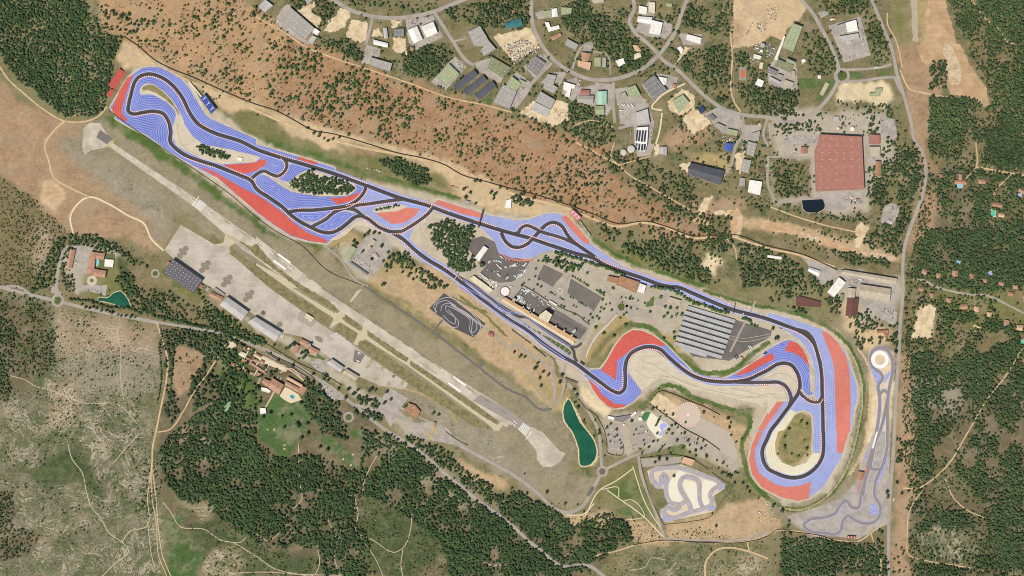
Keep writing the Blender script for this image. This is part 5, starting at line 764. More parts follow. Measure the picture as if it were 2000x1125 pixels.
 ('!dark mauve roofed hangar studded with white skylights', 'M 365,205 1085,710 870,1025 135,530', 13, 'mauve', 'flat', 'hangar', (10, 5), 4), ('small red annex', 'M 235,250 290,285 215,350 180,320', 5, 'rust', 'flat', 'annex', None, 0), ('small red annex', 'M 1035,810 1100,850 1040,935 980,895', 5, 'rust', 'flat', 'annex', None, 0), ('!pale grey hangar, left one of a pair by the apron', '20 1775,70 1940,187 1885,257 1718,135', 12, 'bgrey', 'low', 'hangar', (5, 1), 0), ('!pale grey hangar, right one of a pair by the apron', '21 0,225 205,350 150,417 -62,270', 12, 'bgrey', 'low', 'hangar', (5, 1), 0), ('pale ridged small hangar', '21 595,555 687,620 655,657 550,585', 9, 'bgrey', 'low', 'hangar', None, 0), ('beige small hangar', '21 710,632 805,690 775,722 675,660', 9, 'beige', 'low', 'hangar', None, 0), ('small terracotta hut', '20 1645,30 1740,72 1720,105 1630,62', 4, 'terra', 'gable', 'hut', None, 0), ('small grey shed', 'M 1190,880 1250,910 1190,1000 1140,960', 4, 'grey', 'flat', 'shed', None, 0), ('long grey lean-to', 'M 1380,890 1620,1060 1600,1100 1350,930', 4, 'grey', 'flat', 'shed', None, 0),
 ('terracotta terminal wing', '21 355,395 427,432 405,472 343,430', 7, 'terra', 'low', 'terminal', None, 0), ('terracotta terminal wing', '21 422,450 497,490 465,527 415,497', 7, 'terra', 'low', 'terminal', None, 0), ('!terracotta airport side hall', '21 305,435 342,455 320,512 273,497', 6, 'terra', 'gable', 'terminal', None, 0), ('small grey control tower', '21 405,440 425,432 432,450 412,462', 14, 'grey', 'flat', 'tower', None, 1), ('!tan roofed airport restaurant beside its car park', '21 1187,897 1240,915 1280,962 1255,1022 1160,967', 6, 'clay', 'flat', 'restaurant', (2, 2), 2), ('small tan house', '21 1380,1045 1405,1050 1400,1085 1375,1080', 4, 'terra', 'gable', 'house', None, 0), ('!bright red roofed cabin beside the kart practice pad', '21 1815,340 1852,350 1845,387 1805,377', 4, 'rust', 'gable', 'cabin', None, 0), ('!white framed apron shelter', '21 395,200 452,235 427,267 380,230', 5, 'cream', 'flat', 'shelter', None, 3),
 ('terracotta main block with chimneys', 'C 820,780 1000,892 920,1040 750,930', 10, 'terra', 'low', 'hotel', None, 4), ('terracotta left wing', 'C 690,792 790,830 740,922 650,852', 8, 'terra', 'low', 'hotel', None, 0), ('terracotta pool wing', 'C 1030,830 1250,942 1215,1007 1010,890', 8, 'terra', 'low', 'hotel', None, 0), ('terracotta end wing', 'C 1262,900 1362,940 1290,1052 1222,1010', 8, 'terra', 'low', 'hotel', None, 0), ('long terracotta gallery', 'C 1060,762 1290,890 1268,930 1040,800', 8, 'pink', 'low', 'hotel', None, 0), ('white stepped lounge', 'C 640,930 720,940 790,985 770,1010 650,970', 5, 'white', 'flat', 'lounge', None, 0), ('long tiled arcade', 'C 345,482 500,550 700,680 718,715 690,717 490,580 335,522', 4, 'terra', 'flat', 'arcade', None, 0), ('beige court building', 'C 330,370 410,402 370,462 285,420', 5, 'cream', 'low', 'court house', None, 0), ('terracotta gate house', 'C 340,270 402,290 385,332 328,310', 5, 'terra', 'gable', 'house', None, 0), ('small white pavilion in golf lawn', '21 30,935 75,940 80,975 35,985', 4, 'white', 'flat', 'pavilion', None, 0),
 ('grey green flat hall', '11 685,880 740,792 785,815 730,912', 7, 'green', 'low', 'hall', None, 0), ('beige oblong barrack', '11 850,830 907,742 935,760 870,847', 5, 'beige', 'low', 'barrack', None, 0), ('small beige barrack', '11 905,860 930,845 960,885 935,895', 4, 'beige', 'low', 'barrack', None, 0), ('long narrow dark shed', '11 730,927 747,920 875,1010 865,1027', 5, 'dgrey', 'low', 'shed', None, 0), ('!white paddock tent in the dark yard', '11 1705,888 1775,795 1808,817 1740,912', 7, 'white', 'low', 'tent', None, 0), ('white trackside cabin', '11 1950,440 1990,430 1985,500 1940,500', 4, 'white', 'flat', 'cabin', None, 0), ('grey trackside cabin', '11 1630,440 1672,450 1660,482 1625,470', 4, 'grey', 'flat', 'cabin', None, 0), ('small white cabin', '10 1850,105 1892,110 1885,135 1850,130', 3, 'white', 'flat', 'cabin', None, 0),
 ('!orange roofed clubhouse, wide middle block', '12 840,1027 992,1078 962,1162 812,1095', 9, 'clay', 'flat', 'clubhouse', (3, 2), 1), ('!orange roofed clubhouse, small left wing', '12 750,1030 830,1045 812,1087 738,1067', 7, 'clay', 'flat', 'clubhouse', None, 0), ('!white roofed end wing of the orange clubhouse', '12 995,1088 1042,1105 1025,1167 972,1152', 8, 'white', 'flat', 'clubhouse', None, 2), ('grey flat hall', '22 1225,72 1317,100 1302,137 1210,112', 6, 'beige', 'flat', 'hall', None, 2),
 ('!white framed grey grandstand terrace, wide middle section', 'E 570,442 800,402 812,437 690,512 558,482', 4, 'dgrey', 'flat', 'terrace', None, 0), ('!white framed grey terrace, left end section', 'E 457,420 560,437 550,482 453,460', 4, 'white', 'flat', 'terrace', None, 0), ('!white framed grey terrace, right end section', 'E 808,412 888,345 902,367 820,432', 4, 'white', 'flat', 'terrace', None, 0), ('white square kiosk', 'E 935,440 985,440 980,492 932,485', 4, 'white', 'flat', 'kiosk', None, 0), ('small white kiosk', 'E 690,540 715,540 715,572 690,572', 3, 'white', 'flat', 'kiosk', None, 0), ('white roofed booth', 'E 975,370 1010,335 1020,350 990,385', 3, 'white', 'flat', 'booth', None, 0), ('!pink roofed kart clubhouse beside the sandy kart circuit', 'D 850,20 1060,85 1030,140 1005,200 800,130', 6, 'pink', 'low' if False else 'flat', 'clubhouse', None, 1), ('!red brown kart clubhouse with pale terrace', '33 705,310 747,315 735,377 693,370', 6, 'clay', 'low', 'clubhouse', None, 0),
 ('!tall white race control tower with roof plant', 'B 430,440 525,365 622,437 560,557 412,490', 17, 'cream', 'flat', 'tower', None, 8), ('long white service canopy', 'B 585,210 705,285 692,300 575,225', 4, 'white', 'flat', 'canopy', None, 0), ('small white pit gate house', 'B 10,190 45,165 70,195 35,225', 6, 'cream', 'flat', 'hut', None, 2), ('small white pit gate house', 'B 930,700 985,650 995,690 950,745', 6, 'bgrey', 'flat', 'hut', None, 1)]:
    d_, s_, h_, rf_, kd_, ct_, sk_, un_ = r_
    B(d_, s_, h_, rf_, kd_, ct_, sk_, 'solar_shed' if rf_ == 'solar' else ct_.replace(' ', '_'), un_)
# pit building: long orange roof with pale terrace in front
pb = P('B -148,191 -105,165 1000,812 962,862'); B('!long orange roofed pit building beside the start straight', pb, 9, 'orange', 'flat', 'pit building', None, 'pit_building', 10, False)
pit = next(o for o in bpy.data.objects if o.name == 'pit_building'); fa, fb = W(pb[0]), W(pb[3])
for i in range(30):
    t = (i+.5)/30; boxat('garage_door', fa[0]+(fb[0]-fa[0])*t-pit.location.x, fa[1]+(fb[1]-fa[1])*t-pit.location.y, .1, 4.6, .5, 3.6, surf('shutter_grey', '8d9092', .04, 3), pit, math.atan2(fb[1]-fa[1], fb[0]-fa[0]))
B('!pale roof terrace along the front of the pit building', P('B -160,230 -149,195 961,865 975,880 940,900 0,320'), 5, 'cream', 'flat', 'terrace', None, 'roof_terrace', 12)
B('!pale concrete pit stand beside the packed paddock', P('A 130,512 200,468 505,692 430,735'), 7, 'cream', 'flat', 'stand', None, 'pit_stand', 4)
for i, s in enumerate(('A 795,850 830,812 860,835 838,880', 'A 965,975 990,955 1000,985 975,1000', 'A 1070,1040 1095,1020 1110,1045 1085,1065', 'B 155,320 180,300 195,330 170,350', 'B 270,390 295,370 305,400 280,415', 'B 665,615 690,595 700,625 675,640', 'B 795,680 820,660 830,690 805,705', 'B 910,750 935,735 950,765 920,775')): B('stair tower on the pit roof', s, 11, 'beige', 'flat', 'stair tower', None, 'stair_tower', 0, group='stair towers behind the pit building')
# houses with terracotta roofs
for s in ('13 1455,282 1540,287 1543,318 1455,313', '13 1485,235 1512,235 1510,280 1485,280', '13 1330,236 1360,236 1360,267 1330,265', '13 1640,275 1692,280 1690,312 1640,310', '13 1745,450 1825,468 1820,500 1745,485', '13 1795,540 1842,547 1835,575 1795,570', '13 1955,345 2000,362 1990,390 1950,370', '13 1200,968 1242,990 1222,1022 1190,1000', '13 1312,1010 1347,1010 1342,1047 1310,1045', '13 1435,988 1477,992 1475,1037 1435,1035', '13 1565,1015 1607,1017 1600,1052 1565,1050', '13 1675,1050 1707,1052 1704,1084 1672,1080', '13 1790,1075 1832,1077 1830,1107 1788,1103', '13 1910,1100 1945,1100 1943,1130 1908,1128', '23 1177,-3 1212,0 1210,27 1180,25', '23 1260,40 1292,42 1290,80 1260,80', '23 1390,80 1427,82 1424,117 1390,112', '23 1495,130 1552,130 1550,165 1500,167', '23 1605,145 1642,147 1640,187 1605,182', '23 1705,190 1742,192 1735,227 1705,222', '23 1845,250 1882,260 1870,292 1838,285', '23 1935,290 1987,292 1980,337 1935,327', '23 1870,30 1912,32 1908,66 1868,62', '23 1985,60 2012,62 2010,100 1985,98', '23 1985,555 2012,560 2010,590 1980,585', 'C 640,500 697,530 665,572 618,545', 'C 525,480 592,500 570,532 518,515', 'C 410,450 482,480 460,512 408,490', 'C 180,537 247,560 225,607 173,580', 'C 270,610 327,640 300,667 263,642', 'C 370,630 432,660 410,712 358,690', 'C 470,680 532,700 510,737 463,717', 'C 580,690 642,710 610,752 568,737', 'C 440,300 520,345 505,375 425,335', 'C 560,390 650,440 635,470 545,420', '03 500,140 525,138 525,150 500,152', '02 0,80 20,75 25,105 0,110'): B('small terracotta roofed ' + ('bungalow' if s[0] == 'C' else 'house'), s, 4.5, random.choice(('terra', 'clay', 'terra', 'pink')), 'hip' if random.random() < .5 else 'gable', 'house', None, 'house', 0, group='terracotta houses')
# striped carports: mono-pitch roofs on posts
def carport(i, x, y, L):
    o0 = P('N %f,%f' % (x, y))[0]; ang = math.atan2(352, 1172); e = empty('carport', W(o0), -ang); e['category'] = 'carport'; e['group'] = 'rows of carports'
    e['label'] = ['topmost', 'second from top', 'third from top', 'fourth from top', 'fifth from top', 'sixth from top', 'seventh from top', 'eighth from top', 'short lowest'][i]+' row of long grey carports beside the dark yard'
    T, z0, z1 = 11.2, 4.2, 3.4; V = [(0, 0, z0), (L, 0, z0), (L, -T, z1), (0, -T, z1)]; V += [(a, b_, c_-.3) for a, b_, c_ in V]
    mesh_obj('roof', V, [(3, 2, 1, 0), (4, 5, 6, 7), (0, 1, 5, 4), (1, 2, 6, 5), (2, 3, 7, 6), (3, 0, 4, 7)], surf('carport_steel', 'b1b0ac', .05, 14, hex2='a5a6a4', streak=(-16, 8, 90, .04)), e)
    for k in range(int(L//30)+1): boxat('post', min(k*30+1, L-1), -T/2, 0, .5, .5, 3.5, M_wallg, e)
    c_ = math.cos(-ang); s_ = math.sin(-ang); q = [(o0[0]+(a*c_-b_*s_)/S, o0[1]-(a*s_+b_*c_)/S) for a, b_ in ((0, 0), (L, 0), (L, -T), (0, -T))]; occ_poly(q)
for i in range(8): carport(i, 290-i*46, 208+i*125, 156)
carport(8, 240-6*5, 208+8*127, 74)
# solar panel rows on the white hall, tanks, canopies
e = PEND and next(o for o in bpy.data.objects if o.get('label', '').startswith('white hall with rows of dark'))
c_ = e.location
for x, y, l_ in ((980, 1010, 95), (1000, 1012, 95), (1022, 1012, 100), (1043, 1012, 100), (975, 1115, 60), (997, 1118, 60), (1020, 1120, 60), (1040, 1120, 55)):
    q = P('02 %d,%d' % (x, y))[0]; q2 = W(q, 0); boxat('solar_panel', q2[0]-c_.x-3.0, q2[1]-c_.y-l_/3.99*S/2, 9.4, 6.2, l_/3.99*S*.9, .3, surf('solar_glass', '3a3f4c', .05, 4, .3), e, R(-7))
def tank(s, r, h, desc, hexc='c9c4b6'):
    c = P(s)[0]; e = empty('tank', W(c)); e['category'] = 'tank'; later(e, desc, c); occ_poly(disc(*c, r))
    n = 24; V = []; ring = [(r*S, 0), (r*S, h), (r*S*.96, h+.25), (r*S*.5, h+.8)]
    for rr, zz in ring: V += [(rr*math.cos(2*math.pi*i/n), rr*math.sin(2*math.pi*i/n), zz) for i in range(n)]
    mesh_obj('shell', V[:2*n], [(i, (i+1) % n, n+(i+1) % n, n+i) for i in range(n)], M_wallg, e)
    V2 = V[n:]+[(0, 0, h+1)]; Fc = [(k*n+i, k*n+(i+1) % n, (k+1)*n+(i+1) % n, (k+1)*n+i) for k in range(2) for i in range(n)]+[(2*n+i, 2*n+(i+1) % n, 3*n) for i in range(n)]
    mesh_obj('roof', V2, Fc, surf('tank_roof_'+hexc, hexc, .05, 6), e)
for t_ in (('12 868,68', 6, 7, 'pale round water tank'), ('12 927,42', 7.2, 7, 'larger pale round water tank'), ('G 710,470', 4.6, 9, 'grey round silo tank', 'a9a9a8'), ('03 655,1005', 4.6, 6, 'white round tank', 'e8dfcf'), ('03 545,1000', 2.6, 4, 'tiny white round tank', 'e8dfcf'), ('03 627,325', 5.6, 6, 'round grey rotunda', 'b9b3a8'), ('12 1940,205', 6, 3, 'dark brown round basin', '6e5a48')): tank(*t_)
# grandstands: stepped tiers rising away from the track
def grandstand(desc, s, h, hexc, marks=4, name='grandstand'):
    q = P(s); c = (sum(p[0] for p in q)/4, sum(p[1] for p in q)/4); e = empty(name, W(c)); e['category'] = 'grandstand'; e['label'] = desc; occ_poly(q)
    loc = [((p[0]-c[0])*S, (c[1]-p[1])*S) for p in q]           # 0,1 front edge ; 2,3 back edge
    N_ = 12; V = []; Fc = []
    def lp(t, k): a, b_ = (loc[0], loc[3]) if k == 0 else (loc[1], loc[2]); return (a[0]+(b_[0]-a[0])*t, a[1]+(b_[1]-a[1])*t)
    for i in range(N_):
        z = 1+(h-1)*i/(N_-1); zp = 1+(h-1)*(i-1)/(N_-1) if i else 0; k = len(V)
        V += [(*lp(i/N_, 0), zp), (*lp(i/N_, 1), zp), (*lp(i/N_, 0), z), (*lp(i/N_, 1), z), (*lp((i+1)/N_, 0), z), (*lp((i+1)/N_, 1), z)]; Fc += [(k, k+1, k+3, k+2), (k+2, k+3, k+5, k+4)]
    o = mesh_obj('seating', V, Fc, surf('seat_'+hexc, hexc, .06, 4), e); bm = bmesh.new(); bm.from_mesh(o.data); bmesh.ops.recalc_face_normals(bm, faces=bm.faces)
    if sum(f.normal.z for f in bm.faces) < 0: bmesh.ops.reverse_faces(bm, faces=bm.faces)
    bm.to_mesh(o.data); bm.free()
    k = [(*lp(1, 0), 0), (*lp(1, 1), 0), (*lp(1, 0), h+1.2), (*lp(1, 1), h+1.2), (*lp(1.03, 0), 0), (*lp(1.03, 1), 0), (*lp(1.03, 0), h+1.2), (*lp(1.03, 1), h+1.2)]
    mesh_obj('back_wall', k, [(0, 1, 3, 2), (4, 6, 7, 5), (2, 3, 7, 6)], surf('stand_wall', '5a4a42', .05, 5), e)
    for i in range(marks):
        t = (i+.5)/marks; V = []
        for v0, v1, w0 in ((.12, .5, .004), (.5, .88, .016)):
            for dx in ((0,) if w0 < .01 else (-1, 1)):
                a0 = lp(v0, 0); a1 = lp(v0, 1); b0 = lp(v1, 0); b1 = lp(v1, 1); z0 = 1+(h-1)*v0+1; z1 = 1+(h-1)*v1+1; u0 = t; u1 = t+dx*.045*(4/max(marks, 3)); ww = .55
                L_ = math.dist(a0, a1); p0 = (a0[0]+(a1[0]-a0[0])*u0, a0[1]+(a1[1]-a0[1])*u0); p1 = (b0[0]+(b1[0]-b0[0])*u1, b0[1]+(b1[1]-b0[1])*u1); ex = ((a1[0]-a0[0])/L_*ww, (a1[1]-a0[1])/L_*ww)
                V += [(p0[0]-ex[0], p0[1]-ex[1], z0), (p0[0]+ex[0], p0[1]+ex[1], z0), (p1[0]+ex[0], p1[1]+ex[1], z1), (p1[0]-ex[0], p1[1]-ex[1], z1)]
        mesh_obj('stair_aisle', V, [(4*j, 4*j+1, 4*j+2, 4*j+3) for j in range(len(V)//4)], M_white if hexc != 'cf5a4c' else surf('aisle_grey', '8f7f78', .05, 4), e)
grandstand('!long red main grandstand with five stair aisles beside the forest'[1:], 'H 240,545 455,215 340,143 122,470', 9, 'cf5a4c', 4)
grandstand('short red grandstand below the long red one', 'H 150,705 240,562 168,530 78,665', 7, 'cf5a4c', 2)
grandstand('blue grandstand with white aisle marks facing the upper straight', '00 1645,890 1560,762 1600,735 1687,850', 9, '40569c', 3)
grandstand('pink grandstand with three white aisle marks above the chicane', 'L 1100,1135 893,930 985,870 1192,1058', 9, 'cf8088', 3)
grandstand('long narrow red brown grandstand by the lower kart circuit', '33 612,832 682,832 685,815 617,812', 5, '9a4f44', 3)
for i, s in enumerate(('B -120,170 -40,225 -50,235 -130,185', 'B 0,650 105,735 95,750 0,680', 'B 110,735 195,800 185,815 100,750', 'B 200,805 300,875 290,892 190,818', 'B 340,930 430,1000 420,1012 350,940', 'B 440,1005 540,1085 530,1098 430,1015')): grandstand(['first', 'second', 'third', 'fourth', 'fifth', 'sixth'][i]+' small grey grandstand from the left along the start straight', s, 3.5, '8f8a7c', 1)
grandstand('narrow pale grandstand strip beside the upper left bend', '00 1465,640 1570,762 1580,755 1478,632', 3, 'd9ccb0', 3); grandstand('thin grey stand beside the pink grandstand', '12 522,605 608,720 616,713 530,597', 3, '8f9684', 3)
# ---------------------------------------------------------------- vehicles
def car_mesh(name, body, L=4.4, wd=1.85, h=1.45, van=False):
    bm = bmesh.new()
    def loft(prof, y0, y1, tap, mi):     # side profile (x,z) extruded across, narrowing upward
        vs = []
        for y in (y0, y1):
            vs.append([bm.verts.new((x, y*(1-tap*z/h), z)) for x, z in prof])
        n = len(prof)
        fs = [bm.faces.new((vs[0][i], vs[0][(i+1) % n], vs[1][(i+1) % n], vs[1][i])) for i in range(n)]+[bm.faces.new(vs[0][::-1]), bm.faces.new(vs[1])]
        for f in fs: f.material_index = mi
    a, w2 = L/2, wd/2
    if van: loft([(-a, .3), (-a, h), (a*.55, h), (a*.78, h*.62), (a, h*.5), (a, .3)], -w2, w2, .06, 0); loft([(a*.57, h*.97), (a*.79, h*.64), (a*.82, h*.66), (a*.6, h+.02)], -w2*.9, w2*.9, .06, 1)
    else:
        loft([(-a, .3), (-a, .8), (-a*.8, .92), (a*.45, .92), (a*.95, .74), (a, .3)], -w2, w2, .08, 0); loft([(-a*.82, .92), (-a*.55, h-.06), (a*.08, h-.06), (a*.5, .92)], -w2*.88, w2*.88, .22, 1); loft([(-a*.52, h-.05), (-a*.52, h), (a*.05, h), (a*.05, h-.05)], -w2*.86, w2*.86, .2, 0)
    for x in (-a*.62, a*.62):
        for y in (-w2+.05, w2-.05):
            r_ = bmesh.ops.create_cone(bm, segments=8, radius1=.33, radius2=.33, depth=.22, cap_ends=True, matrix=Matrix.Translation((x, y, .33)) @ Matrix.Rotation(R(90), 4, 'X'))
            for v in r_['verts']:
                for f in v.link_faces: f.material_index = 2
    bmesh.ops.recalc_face_normals(bm, faces=bm.faces); me_ = bpy.data.meshes.new(name); bm.to_mesh(me_); bm.free()
    for m in (body, M_glass, M_tyre): me_.materials.append(m)
    return me_
M_glass = surf('car_glass', '3c4650', .02, 2, .15); M_tyre = surf('tyre_rubber', '2c2a28', .02, 2)
CARC = {'white': 'f2efe8', 'silver': 'c4c5c4', 'black': '35363a', 'grey': '7d7f82', 'red': 'b8392f', 'blue': '44608f'}
CARM = {k: car_mesh('parked_car', surf('car_paint_'+k, v, .01, 3, .3)) for k, v in CARC.items()}
VANM = car_mesh('parked_van', MATS['car_paint_white'], 6.4, 2.2, 2.5, True); TRUCKM = car_mesh('parked_truck', MATS['car_paint_white'], 12.5, 2.6, 3.6, True)
NCAR = 0
def vehicle(p, ang, kind=None):
    global NCAR
    if kind is None: kind = random.choices(['white', 'silver', 'black', 'grey', 'red', 'blue', 'van'], [38, 16, 14, 10, 4, 5, 13])[0]
    me_ = VANM if kind == 'van' else TRUCKM if kind == 'truck' else CARM[kind]; nm = 'parked_van' if kind == 'van' else 'parked_truck' if kind == 'truck' else 'parked_car'
    o = bpy.data.objects.new(nm, me_); col.objects.link(o); o.location = W(p, .35); o.rotation_euler = (0, 0, ang); o['category'] = {'van': 'van', 'truck': 'truck'}.get(kind, 'car'); o['group'] = 'parked vehicles'
    later(o, {'van': 'white van', 'truck': 'long white truck'}.get(kind, kind+' car'), p); NCAR += 1
def cars(a, b_, n, p=.8, ang=None, kinds=None):
    a, b_ = P(a)[0], P(b_)[0]; base = -math.atan2(b_[1]-a[1], b_[0]-a[0])+math.pi/2 if ang is None else R(ang)
    for i in range(n):
        if random.random() < p:
            t = (i+.5)/n; vehicle((a[0]+(b_[0]-a[0])*t+random.uniform(-.2, .2), a[1]+(b_[1]-a[1])*t+random.uniform(-.2, .2)), base+random.choice((0, math.pi))+random.uniform(-.06, .06), random.choice(kinds) if kinds else None)
WV = ['white', 'white', 'van', 'silver', 'white', 'grey', 'black']
for a, b_, n in (('A 430,240', 'A 470,260', 3), ('A 390,350', 'A 430,380', 5), ('A 500,230', 'A 660,250', 9), ('A 560,290', 'A 640,360', 7), ('A 690,320', 'A 720,380', 4), ('A 810,310', 'A 890,310', 5), ('A 850,250', 'A 920,290', 5), ('A 990,300', 'A 1050,340', 5), ('A 900,380', 'A 1010,390', 8), ('A 830,470', 'A 960,430', 9), ('A 700,470', 'A 760,430', 5), ('A 720,510', 'A 760,480', 4), ('A 890,490', 'A 1000,400', 9), ('A 570,440', 'A 620,480', 4), ('A 460,400', 'A 600,400', 7), ('A 660,200', 'A 800,240', 8), ('A 300,440', 'A 350,470', 5), ('A 440,600', 'A 580,620', 7), ('A 250,460', 'A 340,530', 7)): cars(a, b_, n, .92, None, WV)
for a, b_, n in (('A 940,700', 'A 1060,720', 9), ('A 930,740', 'A 1040,745', 8), ('A 1090,740', 'A 1170,790', 7), ('A 1200,790', 'A 1290,900', 7), ('A 870,800', 'A 1000,860', 11), ('A 860,840', 'A 1010,900', 11), ('A 950,920', 'A 1090,920', 9), ('A 1030,960', 'A 1150,1020', 9), ('A 1150,930', 'A 1300,920', 4)): cars(a, b_, n, .85, 55, WV)
for a, b_, n in (('E 400,560', 'E 590,655', 12), ('E 450,630', 'E 570,650', 8), ('E 470,720', 'E 590,735', 8), ('E 500,740', 'E 600,750', 6), ('E 500,810', 'E 640,830', 9), ('E 530,835', 'E 660,845', 7), ('E 480,910', 'E 640,935', 7), ('E 930,590', 'E 1040,565', 8), ('E 950,620', 'E 1050,590', 6), ('E 1000,680', 'E 1090,640', 7), ('E 880,710', 'E 1010,680', 8), ('E 1010,790', 'E 1120,730', 8), ('E 840,880', 'E 940,850', 7), ('E 1030,860', 'E 1150,820', 8), ('E 1760,850', 'E 1830,820', 5), ('E 1640,770', 'E 1690,740', 3), ('E 560,1010', 'E 600,1010', 2), ('E 830,940', 'E 960,920', 6)): cars(a, b_, n, .74)
for a, b_, n in (('C 1380,560', 'C 1580,600', 6), ('C 1440,590', 'C 1560,640', 4), ('C 1640,890', 'C 1900,1100', 10), ('C 1600,940', 'C 1740,1090', 6), ('10 590,900', '10 600,980', 4), ('20 720,20', '20 820,40', 7), ('20 620,0', '20 700,20', 4), ('03 620,450', '03 740,410', 4), ('03 890,930', '03 890,1040', 5), ('03 925,930', '03 930,1050', 5), ('33 670,300', '33 665,350', 3), ('32 1930,620', '32 1920,720', 6), ('32 1965,610', '32 1990,600', 3), ('G 450,320', 'G 560,110', 12), ('11 780,900', '11 930,980', 8), ('11 840,890', '11 860,960', 4), ('02 1050,1060', '02 1110,980', 5), ('02 850,905', '02 920,910', 4), ('02 1660,980', '02 1770,990', 5), ('K 860,560', 'K 1200,610', 4)): cars(a, b_, n, .75)
for s, an in (('02 850,860', 5), ('02 880,820', -50), ('02 910,825', -50), ('02 940,825', -50), ('02 865,822', -50), ('03 845,524', 5), ('22 1850,465', -55), ('22 1862,462', -55), ('K 1010,580', -10), ('33 980,525', 80), ('01 570,160', 70), ('01 170,165', 60), ('02 690,912', -8), ('A 500,640', 60), ('A 560,620', 60), ('K 740,735', -8), ('01 1525,515', -50), ('01 1560,545', -50), ('A 470,610', 60)): vehicle(P(s)[0], R(an), 'truck')
for s in ('02 1300,566', '02 1785,905', '21 210,520', 'C 980,420', '32 1905,775', 'B 1635,420', 'B 1610,220', '31 930,690'): vehicle(P(s)[0], R(random.choice((-30, 60, -45))))
# trailers and stacked stock
for s, an in (('A 450,250', 50), ('A 610,250', -35), ('A 580,310', -35), ('A 620,350', -35), ('A 590,450', -35), ('A 720,500', 55), ('A 910,470', 55), ('A 945,450', 55), ('A 850,480', -35), ('A 1000,380', 60), ('A 780,640', 0), ('A 560,600', 55), ('A 975,690', -30), ('A 1130,760', -30), ('A 890,830', 60), ('A 940,850', 60), ('A 990,870', 60), ('A 1060,970', 60), ('A 1140,1000', 60), ('A 1370,920', -35), ('A 1445,975', -35), ('A 640,180', -35)): vehicle(P(s)[0], R(an), 'truck')
M_box = surf('container_paint', 'b9b4aa', .08, 3); M_boxr = surf('container_red', 'b5482f', .06, 3); M_boxb = surf('container_blue', '4a5f86', .06, 3); M_boxd = surf('container_dark', '4a4d52', .06, 3); M_rib = surf('container_door', '8d8a84', .05, 2)
def container(p, ang, m, desc, L=12.0, h=2.9):
    e = empty('container', W(p, .3), R(ang)); e['category'] = 'container'; later(e, desc, p); boxat('shell', 0, 0, 0, L, 2.5, h, m, e); boxat('door', L/2, 0, .15, .12, 2.2, h-.3, M_rib, e); occ_poly(disc(*p, 3, 8))
for s, an, m, d in (('22 1742,545', -55, M_boxb, 'dark blue container'), ('22 1756,535', -55, M_boxd, 'dark grey container'), ('22 1790,540', -30, M_boxr, 'orange red container'), ('02 925,1040', -80, M_box, 'grey container'), ('11 1530,330', 10, M_boxr, 'red container'), ('11 1560,345', 10, M_box, 'pale container'), ('11 1640,340', 5, M_boxr, 'red container'), ('02 210,440', -60, M_box, 'pale container'), ('02 230,435', -60, M_box, 'pale container'), ('13 700,430', 0, M_boxr, 'red container'), ('13 735,420', 80, M_box, 'pale container'), ('13 650,450', 80, M_boxd, 'dark container'), ('12 725,720', 30, M_boxr, 'orange container'), ('A 775,260', 60, M_boxr, 'red race transporter'), ('A 300,265', 20, M_boxr, 'red awning trailer'), ('32 1860,990', 20, M_boxr, 'red trailer'), ('01 1600,490', -50, M_box, 'timber bundle'), ('C 900,770', 65, M_box, 'white service trailer'), ('C 945,790', 65, M_box, 'white service trailer'), ('C 1175,670', -30, M_box, 'white service trailer'), ('C 1235,710', -30, M_box, 'white service trailer'), ('C 1300,750', -30, M_box, 'white service trailer'), ('C 1000,580', -30, M_box, 'white service trailer'), ('C 725,410', -30, M_box, 'white service trailer'), ('C 810,460', -30, M_box, 'white service trailer'), ('C 850,485', -30, M_box, 'white service trailer')): container(P(s)[0], an, m, d)
M_stock = [surf('stock_'+h_, h_, .05, 2) for h_ in ('eeeae0', '5a6070', '8a8580', 'c9bfa8', '6d5a4a')]
SM_ = []
for m in M_stock:
    me_ = bpy.data.meshes.new('stacked_block'); bm = bmesh.new(); bmesh.ops.create_cube(bm, size=1, matrix=Matrix.Translation((0, 0, .5))); bmesh.ops.bevel(bm, geom=bm.edges[:], offset=.06, segments=1); bm.to_mesh(me_); bm.free(); me_.materials.append(m); SM_.append(me_)
def stock(poly, n, lab):   # piled building stock, too jumbled to count: one object per yard
    poly = P(poly); x0, x1, y0, y1 = bbox(poly, 0); V = []; Fc = []; mi = []; k = 0
    while k < n:
        x, y = random.uniform(x0, x1), random.uniform(y0, y1)
        if not inpoly(poly, np.array([x]), np.array([y]))[0]: continue
        a, b_, h = random.uniform(1.2, 4.5), random.uniform(1.2, 2.6), random.uniform(.6, 2.6); rz = R(-35)+random.choice((0, 1.57)); c, s = math.cos(rz), math.sin(rz); q = W((x, y)); i0 = len(V)
        V += [(q[0]+c*u*a/2-s*v*b_/2, q[1]+s*u*a/2+c*v*b_/2, z) for z in (.06, h) for u, v in ((-1, -1), (1, -1), (1, 1), (-1, 1))]; Fc += [tuple(i0+t for t in f) for f in ((0, 1, 5, 4), (1, 2, 6, 5), (2, 3, 7, 6), (3, 0, 4, 7), (4, 5, 6, 7))]; mi += [random.randrange(5)]*5; k += 1
    o = mesh_obj('stock_piles', V, Fc, M_stock, mi=mi); tag(o, lab, 'stock piles', None, 'stuff')
